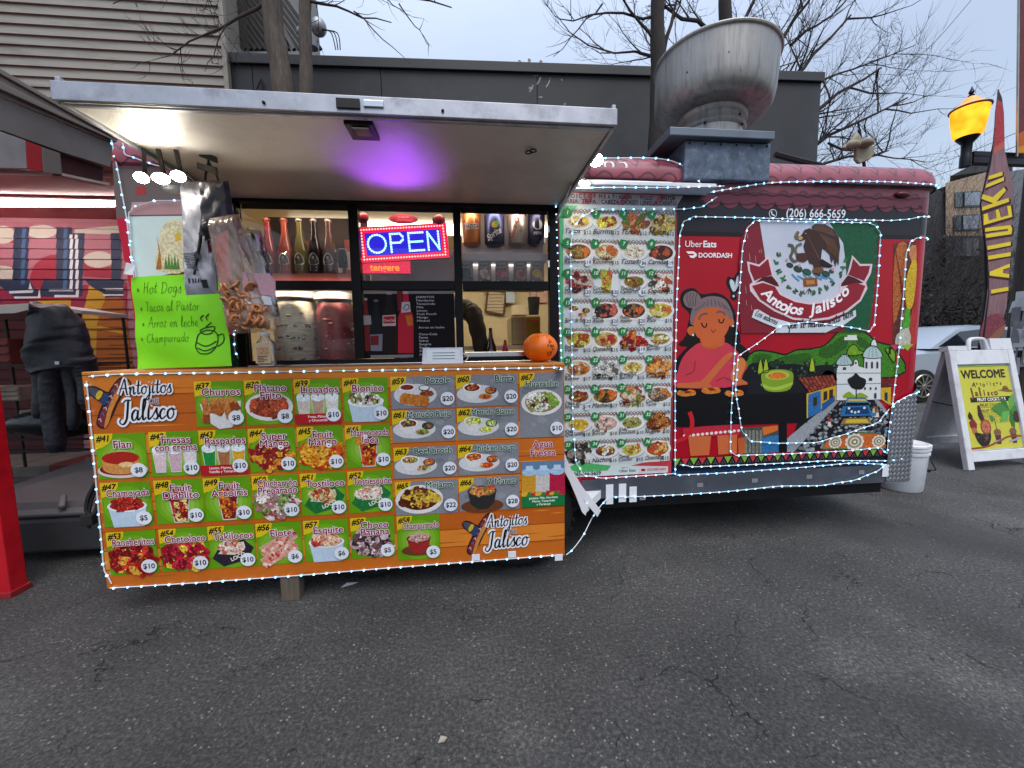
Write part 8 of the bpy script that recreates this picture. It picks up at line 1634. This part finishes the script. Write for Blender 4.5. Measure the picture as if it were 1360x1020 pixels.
pr.stroke([(p.x, p.y) for p in smooth([(.02, .02, 0), (.3, .03, 0), (.55, .08, 0), (.75, .13, 0), (1.0, .13, 0)], 5)], .02, '#8a3a26', .0028)
pr.build('poster', P_mat, FP)
b = MB(); b.tube([(rdg + (f0 - rdg) * .5 + wv * .02), (rdg + (bk0 - rdg) * .5 + wv * .02)], .006, 6); b.build('stay', M_rub, AF)

# street lamp and utility pole
YLm = 7.0
M_iron = mat('black_iron', '#14131a', .4, .4, var=.2)
SLp = thing('street_lamp', A(1372, 470, YLm), 'black street lamp with a glowing orange globe on a side arm', 'street lamp')
ct = A(1287, 160, YLm); rl = .31
gx = ct.x; zt_ = A(1287, 118, YLm).z
zb_, zg0, zg1 = A(1287, 222, YLm).z, A(1287, 183, YLm).z, A(1287, 146, YLm).z
M_lamp = bpy.data.materials.new('lamp_glass'); M_lamp.use_nodes = True; t = M_lamp.node_tree; t.nodes.clear()
o_ = t.nodes.new('ShaderNodeOutputMaterial'); e = t.nodes.new('ShaderNodeEmission'); nn_ = t.nodes.new('ShaderNodeTexNoise'); nn_.inputs['Scale'].default_value = 2.6; cc = t.nodes.new('ShaderNodeTexCoord'); rm = t.nodes.new('ShaderNodeValToRGB')
rm.color_ramp.elements[0].position = .4; rm.color_ramp.elements[0].color = (.95, .2, .006, 1); rm.color_ramp.elements[1].position = .66; rm.color_ramp.elements[1].color = (1.0, .5, .03, 1)
t.links.new(cc.outputs['Object'], nn_.inputs['Vector']); t.links.new(nn_.outputs[0], rm.inputs[0]); t.links.new(rm.outputs[0], e.inputs[0]); e.inputs[1].default_value = 1.15; t.links.new(e.outputs[0], o_.inputs[0])
tl = Matrix.Translation((gx, YLm, 0)) @ Matrix.Rotation(R(0), 4, 'Y')
b = MB(); h = zg1 - zg0; b.lathe([(.165, zg0), (.21, zg0 + .05), (.247, zg0 + h * .6), (.265, zg1)], (gx, YLm, 0), 28); b.build('globe', M_lamp, SLp)
b = MB(); b.lathe([(.27, zg1), (.292, zg1 + .01), (.292, zg1 + .03), (.28, zg1 + .035)], (gx, YLm, 0), 28); b.build('rim', mat('lamp_rim', '#5a2a10', .4), SLp)
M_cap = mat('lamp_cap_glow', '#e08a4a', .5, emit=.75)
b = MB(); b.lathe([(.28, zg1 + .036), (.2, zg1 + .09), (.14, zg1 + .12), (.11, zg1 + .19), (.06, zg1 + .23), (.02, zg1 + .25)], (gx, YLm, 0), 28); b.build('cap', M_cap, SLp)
b = MB(); b.lathe([(.04, zg1 + .24), (.05, zg1 + .26), (.025, zg1 + .28), (.045, zg1 + .32), (.015, zg1 + .39), (.003, zg1 + .43)], (gx, YLm, 0), 12); b.build('finial', M_iron, SLp)
b = MB(); b.lathe([(.085, zb_), (.085, zb_ + .2), (.075, zb_ + .22), (.08, zg0 - .12), (.15, zg0 - .03), (.17, zg0)], (gx, YLm, 0), 20); b.build('holder', M_iron, SLp)
pp = A(1385, 300, YLm).x
b = MB(); za = A(1320, 212, YLm).z; b.box(gx + .1, pp, YLm - .06, YLm + .06, za - .1, za + .12); b.box(gx + .1, pp, YLm - .07, YLm + .07, za + .025, za + .04); b.box(pp - .35, pp, YLm - .1, YLm + .1, za - .2, za + .2); b.build('arm', M_iron, SLp, .01)
b = MB(); b.lathe([(.2, 0), (.2, .3), (.14, .4), (.11, 7.5)], (pp + .05, YLm, 0), 18); b.build('pole', M_iron, SLp)
# wooden utility pole covered with torn paper, red banner
UP = thing('utility_pole', AZ(1362, 560, 0), 'utility pole covered with torn white posters at the right edge', 'utility pole')
yu = 6.3; xu = A(1358, 430, yu).x
b = MB(); b.lathe([(.2, 0), (.18, 9)], (xu + .05, yu, 0), 18); b.build('pole', mat('pole_wood', '#3a332e', .9, var=.4, scale=10, stretch=(6, 6, .6), bump=.4), UP)
b = MB(); rq = random.Random(9)
for k in range(46):
    a = rq.uniform(math.pi * 1.0, math.pi * 1.95); z_ = rq.uniform(.7, 1.95); w_ = rq.uniform(.06, .14); h_ = rq.uniform(.06, .2); r_ = .215 + rq.uniform(0, .06)
    P = []
    for da, dz in ((-w_ / .4, -h_), (w_ / .4, -h_ + rq.uniform(-.03, .05)), (w_ / .4 * rq.uniform(.5, 1.1), h_), (-w_ / .4 * rq.uniform(.6, 1), h_ + rq.uniform(-.05, .05))): rr_ = r_ + rq.uniform(-.01, .05); P.append((xu + .05 + rr_ * math.cos(a + da), yu + rr_ * math.sin(a + da), z_ + dz))
    b.add(P, [(0, 1, 2, 3)], rq.choice((0, 0, 1)))
b.build('torn_posters', [mat('torn_paper', '#b9bcc2', .7, var=.15), mat('old_paper', '#77767a', .8, var=.3)], UP, flip=False)
RB = thing('pole_banner', A(1357, 200, 6.9), 'red and orange banner hanging on the pole above the street lamp arm', 'banner')
b = MB(); P = [A(1353, -20, 6.85), A(1375, -20, 6.85), A(1375, 204, 6.85), A(1351, 204, 6.85)]; b.prism(P, (0, .01, 0)); b.build('cloth', mat('banner_red', '#6d1820', .6, var=.35, scale=2), RB)
pr = Print(lambda u, v, d: V((u, 6.848 - d, v)), lambda x, y: (A(x, y, 6.85).x, A(x, y, 6.85).z)); pr.px([(1352, 178), (1375, 165), (1375, 203), (1351, 203)], '#c8641c', .001, .4); pr.px([(1352, 195), (1375, 190), (1375, 203), (1351, 203)], '#d8901c', .0015, .3); pr.build('print', P_mat, RB)
b = MB(); b.tube([A(1353, -20, 6.83), A(1350.5, 208, 6.83)], .018, 6); b.build('rod', M_steel, RB)
# feather flag
FF = thing('feather_flag', AZ(1302, 560, 0), 'tall purple and red feather flag with yellow sideways lettering beside the lamp', 'flag'); YF = 5.0
outl_ = [(1326, 119), (1331, 130), (1333.5, 150), (1334.5, 200), (1340, 225), (1345, 245), (1345, 280), (1343.5, 320), (1340, 367), (1337, 408), (1330, 430), (1322, 450), (1300, 455), (1306, 430), (1311, 395), (1313.5, 365), (1309.5, 320), (1305, 292), (1303.5, 272), (1309, 245), (1316, 222), (1320, 190), (1322, 150)]
b = MB(); b.prism([A(x, y, YF) for x, y in outl_], (0, .006, 0)); b.build('cloth', mat('flag_cloth', '#7d5a60', .6, var=.35, scale=3, stretch=(8, 1, 1)), FF)
pr = Print(lambda u, v, d: V((u, YF - d, v)), lambda x, y: (A(x, y, YF).x, A(x, y, YF).z))
pr.px([(1326, 121), (1333, 150), (1334, 188), (1320, 198), (1322, 150)], '#a8363c', .001, .6); pr.px([(1320, 196), (1334, 187), (1334, 195), (1319, 206)], '#b85a4a', .0014, .3); pr.px([(1326, 119), (1330, 128), (1331, 136), (1325, 132)], '#3a3038', .0016)
pr.px([(1306, 425), (1325, 416), (1333, 422), (1334, 440), (1322, 452), (1302, 455)], '#7a3a44', .0012, .9, 2); pr.px([(1336, 430), (1331, 445), (1312, 462), (1305, 458), (1322, 440)], '#8a5a44', .0016, .3)
pr.build('flag_print', P_mat, FF); pr = Print(pr.fn, pr.pxf); yl = '#e2c832'
def bar_(P, d=.003):
    cx_, cy_ = sum(p[0] for p in P) / len(P), sum(p[1] for p in P) / len(P); pr.px([(cx_ + (x - cx_) * 1.1 + 1, cy_ + (y - cy_) * 1.25 + 1.5) for x, y in P], '#3f1a22', d - .0008); pr.px(P, yl, d)
for P in ([(1316, 385), (1339, 381), (1339, 386), (1316, 390)], [(1314, 361), (1341, 350), (1341, 355), (1332, 358), (1332, 363), (1340, 364), (1340, 369), (1314, 366)], [(1312, 340), (1342, 335), (1342, 340), (1312, 345)], [(1311, 327), (1342, 321), (1342, 326), (1311, 332)], [(1309, 316), (1343, 311), (1344, 304), (1342, 299), (1308, 303), (1308, 308), (1338, 304), (1338, 307), (1309, 311)],
          [(1306, 299), (1344, 288), (1342, 273), (1337, 274), (1339, 286), (1329, 289), (1326, 278), (1322, 279), (1323, 290), (1313, 293), (1311, 283), (1306, 285)], [(1304, 280), (1340, 268), (1339, 263), (1323, 268), (1336, 253), (1333, 249), (1318, 262), (1305, 258), (1303, 264), (1319, 270), (1304, 275)], [(1308, 250), (1333, 240), (1333, 235), (1310, 245)], [(1313, 234), (1331, 228), (1331, 233), (1312, 239)]): bar_(P)
pr.build('flag_lettering', P_mat, FF)
b = MB(); p_ = A(1303, 455, YF + .02); b.tube([V((p_.x - .02, YF + .02, 0)), p_, A(1311, 390, YF + .02), A(1309, 320, YF + .02), A(1303, 272, YF + .02), A(1320, 190, YF + .02), A(1326, 119, YF + .02)], [.035, .03, .025, .02, .016, .012, .008], 8); b.build('flag_pole', M_iron, FF)
# cars
def car(c, scl, colr, label, yaw=0.0):
    t = thing('parked_car', c, label, 'car'); L_, W2 = 4.3 * scl, .88 * scl
    M = Matrix.Translation(c) @ Matrix.Rotation(yaw, 4, 'Z')
    prof_ = [(-2.15, .35), (-2.12, .75), (-1.95, .95), (-1.0, 1.05), (1.55, 1.06), (2.05, 1.0), (2.15, .7), (2.12, .35)]
    P = smooth([V((x, 0, z)) for x, z in prof_], 4)
    b = MB(); nP = len(P); secs = (-.88, -.8, -.5, .5, .8, .88); b0_ = 0
    vs = []
    for y in secs:
        k = 1 - .06 * (abs(y) / .88) ** 4
        vs += [V((p.x * k * scl, y * scl, (.35 + (p.z - .35) * (1 - .12 * (abs(y) / .88) ** 6)) * scl)) for p in P]
    fs = [(i * nP + j, i * nP + j + 1, (i + 1) * nP + j + 1, (i + 1) * nP + j) for i in range(len(secs) - 1) for j in range(nP - 1)] + [tuple(range(nP)), tuple(range((len(secs) - 1) * nP, len(secs) * nP))]
    b.add(vs, fs, 0, True); b.xf(M); b.build('body', mat('car_paint_' + colr, colr, .25, .3, var=.02, spec=.7), t)
    b = MB(); roof = [(-1.15, 1.04), (-.35, 1.42), (.2, 1.48), (1.1, 1.44), (1.85, 1.05)]; wd = (.82, .62)
    vs = []
    for y in (-1, -.72, .72, 1):
        for x, z in roof: kk = (z - 1.04) / .44; vs.append(V((x * scl, y * (.84 - .16 * kk) * (1 if abs(y) == 1 else 1) * scl, (z + (.03 if abs(y) < 1 and z > 1.3 else 0)) * scl)))
    b.add(vs, [(i * 5 + j, i * 5 + j + 1, (i + 1) * 5 + j + 1, (i + 1) * 5 + j) for i in range(3) for j in range(4)] + [(0, 1, 2, 3, 4), (15, 16, 17, 18, 19)], 0, True); b.xf(M); b.build('cabin', mat('car_paint_' + colr, colr, .25, .3), t)
    b = MB()
    for s_ in (-1, 1): 
        for P_ in ([(-.95, 1.08), (-.32, 1.37), (.3, 1.42), (.3, 1.08)], [(.36, 1.08), (.36, 1.42), (1.05, 1.38), (1.5, 1.1)]):
            b.add([V((x * scl, s_ * (.852 - .16 * (z - 1.04) / .44) * scl, z * scl)) for x, z in P_], [(0, 1, 2, 3)])
    b.xf(M); b.each('window', mat('car_glass', '#1a2026', .06, spec=.7), t)
    for x in (-1.35, 1.3):
        for s_ in (-1, 1):
            b = MB(); b.lathe([(0, -.1), (.2, -.11), (.31, -.1), (.33, 0), (.31, .1), (.2, .11), (0, .1)], (0, 0, 0), 24, 0, True, Matrix.Rotation(R(90), 3, 'X')); b.xf(M @ Matrix.Translation((x * scl, s_ * .82 * scl, .33)))
            wh_ = b.build('wheel', M_rub, t); b = MB()
            b.tube([(.215 * math.cos(a), s_ * .108, .215 * math.sin(a)) for a in [i * .2618 for i in range(24)]], .018, 6, closed=True); b.ball((0, s_ * .11, 0), .045, .02, .045, 10, 6)
            for k in range(10): b.bar((0, s_ * .112, 0), (.21 * math.cos(k * .628), s_ * .112, .21 * math.sin(k * .628)), .022, .02, up=(0, 1, 0))
            b.xf(M @ Matrix.Translation((x * scl, s_ * .82 * scl, .33))); b.build('rim', M_steel, wh_)
    for s_ in (-1, 1):
        b = MB(); b.ball((0, 0, 0), .06, .14, .07, 10, 6); b.xf(M @ Matrix.Translation((-2.02 * scl, s_ * .6 * scl, .75 * scl))); b.build('headlight', M_chrome, t)
cp = AZ(1224, 535, 0)
car(V((cp.x + 1.3, cp.y + .95, 0)), 1.0, '#aab4c0', 'silver grey parked car beside the trailer, half hidden by the A-frame sign', R(2))
car(V((cp.x + 2.6, cp.y + 3.6, 0)), 1.06, '#c9ced4', 'white parked car with its roofline showing above the silver car', R(2))

# ================================================================ TREES, wires, cloth
M_bark = mat('bark', '#4d443d', .9, var=.4, scale=14, stretch=(3, 3, .6), bump=.6, bscale=30, dirt='#7d776e', dirt_amt=.5, dirt_scale=3)
M_bark2 = mat('bark_dark', '#2c2624', .9, var=.35, scale=14, stretch=(3, 3, .6), bump=.5, bscale=30)
M_twig = mat('twig', '#2f2a2a', .9, var=.3)
def twigs(b, p, d, L, r, lev, rt_, bend=.25, up=.05, kids=(2, 4), bias=V((0, 0, 0))):
    n = 5 if lev else 4; pts = [p.copy()]; dd = d.normalized()
    for i in range(n):
        dd = (dd + V((rt_.uniform(-bend, bend), rt_.uniform(-bend, bend) * .6, rt_.uniform(-bend, bend) + up)) + bias * .1).normalized(); pts.append(pts[-1] + dd * (L / n))
    b.tube(pts, [r * (1 - .75 * i / n) for i in range(n + 1)], 6 if r > .02 else 4 if r > .006 else 3, caps=False)
    if lev <= 0: return
    for k in range(rt_.randint(*kids)):
        i = rt_.randint(1, n); a = (pts[i] - pts[i - 1]).normalized(); sd_ = V((rt_.uniform(-1, 1), rt_.uniform(-.7, .7), rt_.uniform(-.6, 1))).normalized()
        twigs(b, pts[i], (a * .9 + sd_ * .75), L * rt_.uniform(.45, .75), max(r * .5 * (1 - .5 * i / n), .0035), lev - 1, rt_, bend, up, kids, bias)
    twigs(b, pts[-1], dd, L * .6, max(r * .3, .0035), lev - 1, rt_, bend, up, kids, bias)
def tree(label, trunk, limbs, seed, m_, lev=3, Ytw=None, name='bare_tree', rmin=.0):
    t = thing(name, (trunk[0][0].x, trunk[0][0].y, 0), label, 'tree', None); rt_ = random.Random(seed)
    b = MB(); P = smooth([p for p, r in trunk], 6); rs = [r for p, r in trunk]; rr_ = []
    for i in range(len(P)): f_ = i / 6; k = min(int(f_), len(rs) - 2); rr_.append((rs[k] + (rs[k + 1] - rs[k]) * (f_ - k)) * (1 + .05 * math.sin(i * 1.7)))
    b.tube(P, rr_, 14); b.build('trunk', m_, t)
    b = MB()
    for p, q, r, *kw in limbs:
        L = (q - p).length; lv = kw[0] if kw else lev; n = 6; pts = [p.lerp(q, i / n) + V((rt_.uniform(-1, 1), rt_.uniform(-1, 1), rt_.uniform(-1, 1))) * L * .025 * (0 < i < n) for i in range(n + 1)]
        b.tube(pts, [r * (1 - .7 * i / n) for i in range(n + 1)], 7, caps=False)
        for k in range(max(4, int(L * 4.5))):
            i = rt_.randint(1, n); f_ = rt_.random(); pt = pts[i - 1].lerp(pts[i], f_); a = (pts[i] - pts[i - 1]).normalized(); sd_ = V((rt_.uniform(-1, 1), rt_.uniform(-.8, .8), rt_.uniform(-.8, 1))).normalized()
            twigs(b, pt, a * .8 + sd_ * .8, L * rt_.uniform(.2, .42), max(r * .35, .005), lv - 1, rt_)
    b.build('crown', M_twig if m_ is M_bark2 else mat('twig_brown', '#3a322e', .9, var=.3), t)
    return t
Yt = 4.9
T = lambda x, y, Y=Yt: A(x, y, Y)
g = T(380, 200); tree('thick grey brown bare tree leaning in front of the slatted screen', [(V((g.x + .1, Yt, 0)), .17), (T(390, 250), .14), (T(376, 115), .11), (T(363, 30), .10), (T(361, -60), .09)], [(T(361, -5), T(232, 70), .02, 3), (T(361, -40), T(250, -10), .02, 3), (T(300, 35), T(272, 95), .008, 2), (T(361, -60), T(150, 5), .014, 3)], 3, M_bark, 2)
g = T(407, 200); tree('slim grey bare tree to the right of the thick leaning one', [(V((g.x, Yt, 0)), .1), (T(408, 250), .085), (T(407, 110), .07), (T(405, 20), .062), (T(408, -60), .055)], [(T(406, 0), T(520, 30), .016, 2), (T(407, -30), T(600, 10), .02, 2), (T(407, -50), T(480, -10), .02, 2), (T(470, 15), T(545, 85), .008, 1), (T(530, 5), T(570, 60), .008, 1)], 8, M_bark, 2)
g = T(870, 200, 4.6); tree('dark bare tree with a forked trunk directly behind the exhaust fan', [(V((g.x, 4.6, 0)), .16), (T(872, 260, 4.6), .12), (T(874, 120, 4.6), .085), (T(873, 20, 4.6), .075), (T(876, -60, 4.6), .06)], [(T(873, 60, 4.6), T(800, -30, 4.6), .02, 3), (T(874, 20, 4.6), T(742, 25, 4.6), .016, 2), (T(874, 90, 4.6), T(905, -30, 4.6), .03, 3), (T(873, 0, 4.6), T(960, -40, 4.6), .025, 3), (T(800, 5, 4.6), T(735, 75, 4.6), .01, 1)], 21, M_bark2, 3)
Y2 = 8.0
g = T(985, 300, Y2); tree('wide spreading bare tree beyond the right end of the dark building', [(V((g.x, Y2, 0)), .26), (T(1010, 300, Y2), .22), (T(985, 120, Y2), .16), (T(965, 40, Y2), .12), (T(962, -60, Y2), .1)],
     [(T(985, 130, Y2), T(1085, -20, Y2), .06), (T(1000, 160, Y2), T(1130, 20, Y2), .06), (T(1005, 200, Y2), T(1170, 90, Y2), .06), (T(1008, 230, Y2), T(1205, 130, Y2), .05), (T(1008, 240, Y2), T(1180, 200, Y2), .045), (T(1010, 250, Y2), T(1130, 150, Y2), .04), (T(968, 60, Y2), T(1030, -50, Y2), .05), (T(965, 60, Y2), T(840, -20, Y2), .05), (T(970, 90, Y2), T(780, 60, Y2), .04), (T(1060, 120, Y2), T(1215, 60, Y2), .025), (T(1100, 190, Y2), T(1228, 215, Y2), .025), (T(1050, 60, Y2), T(1150, -20, Y2), .03)], 5, M_bark2, 3)
# dark bare shrubs by the parked cars
def shrub(c, h, w_, n, seed, label):
    t = thing('bare_shrub', c, label, 'shrub'); rt_ = random.Random(seed); b = MB(); c = V(c)
    for k in range(n): twigs(b, c + V((rt_.uniform(-.5, .5) * w_, rt_.uniform(-.4, .4), rt_.uniform(0, h * .35))), V((rt_.uniform(-.7, .7), rt_.uniform(-.4, .4), 1)), h * rt_.uniform(.45, .7), .03, 3, rt_, .3, .02, (3, 4))
    b.build('twigs', M_bark2, t); 
    b = MB()
    for k in range(2200):
        p = c + V((rt_.gauss(0, .42) * w_, rt_.uniform(-.5, .5), abs(rt_.gauss(0, .3)) * h)); s_ = rt_.uniform(.04, .1); a, e_ = rt_.uniform(0, 6), rt_.uniform(-1, 1)
        u_ = V((math.cos(a), math.sin(a), e_)).normalized() * s_; v_ = V((-math.sin(a), math.cos(a), rt_.uniform(-.6, .6))) * s_ * .6; b.add([p - u_, p + v_, p + u_, p - v_], [(0, 1, 2, 3)])
    b.build('leaves', mat('shrub_dark', '#1c1a1b', .8, var=.4), t)
shrub((AZ(1250, 470, 0).x * 0 + A(1250, 440, 13).x, 13, 0), 5.2, 1.5, 22, 2, 'dark bare shrub just right of the trailer behind the parked cars')
shrub((A(1296, 440, 14).x, 14, 0), 4.8, 1.5, 20, 6, 'dark bare shrub behind the feather flag')
shrub((A(1228, 440, 11).x, 11.5, 0), 4.6, .9, 18, 9, 'dark twiggy shrub tight against the right corner of the trailer')
b = MB(); b.box(A(1180, 440, 16).x, A(1400, 440, 16).x, 16, 16.2, 0, 3.4); tag(b.build('dark_fence', mat('fence_dark', '#2a292b', .8, var=.25)), 'dark fence wall behind the shrubs and parked cars', 'fence')
# utility wires
for P, tx in (([(1195, 100, 20), (1245, 52, 19), (1300, -12, 18)], 'thin utility wire rising to the upper right corner'), ([(1215, 230, 20), (1285, 203, 17), (1370, 168, 12)], 'thin utility wire passing behind the street lamp globe'), ([(1215, 243, 20), (1290, 217, 17), (1370, 186, 12)], 'lower thin utility wire behind the street lamp arm')):
    b = MB(); b.tube(smooth([A(*q) for q in P], 8), .012, 5); tag(b.build('utility_wire', M_rub), tx, 'wire')
# torn cloth and pipe on the roof
CL = thing('torn_cloth', A(1145, 212, 2.9), 'torn beige cloth knotted on a stick on the trailer roof', 'cloth')
b = MB(); cl = [A(1120, 196, 2.9), A(1132, 186, 2.9), A(1140, 175, 2.9), A(1146, 184, 2.9), A(1160, 192, 2.9), A(1163, 203, 2.9), A(1156, 212, 2.9), A(1142, 218, 2.9), A(1137, 212, 2.9), A(1138, 196, 2.9), A(1128, 200, 2.9)]
b.prism(cl, (0, .03, .01)); b.ball(A(1150, 190, 2.88), .06, .05, .03, 10, 6); b.ball(A(1134, 192, 2.88), .05, .04, .03, 10, 6); b.build('cloth', mat('cloth_beige', '#8d8470', .8, var=.4, scale=12, bump=.5, bscale=20), CL, .01)
b = MB(); b.tube([A(1148, 222, 2.92), A(1141, 172, 2.92)], .012, 6); b.build('stick', M_rub, CL); b = MB(); b.tube(smooth([A(1030, 205, 2.6), A(1060, 213, 2.6), A(1090, 220, 2.6)], 4), .02, 6); b.build('roof_pipe', M_rub, TR)
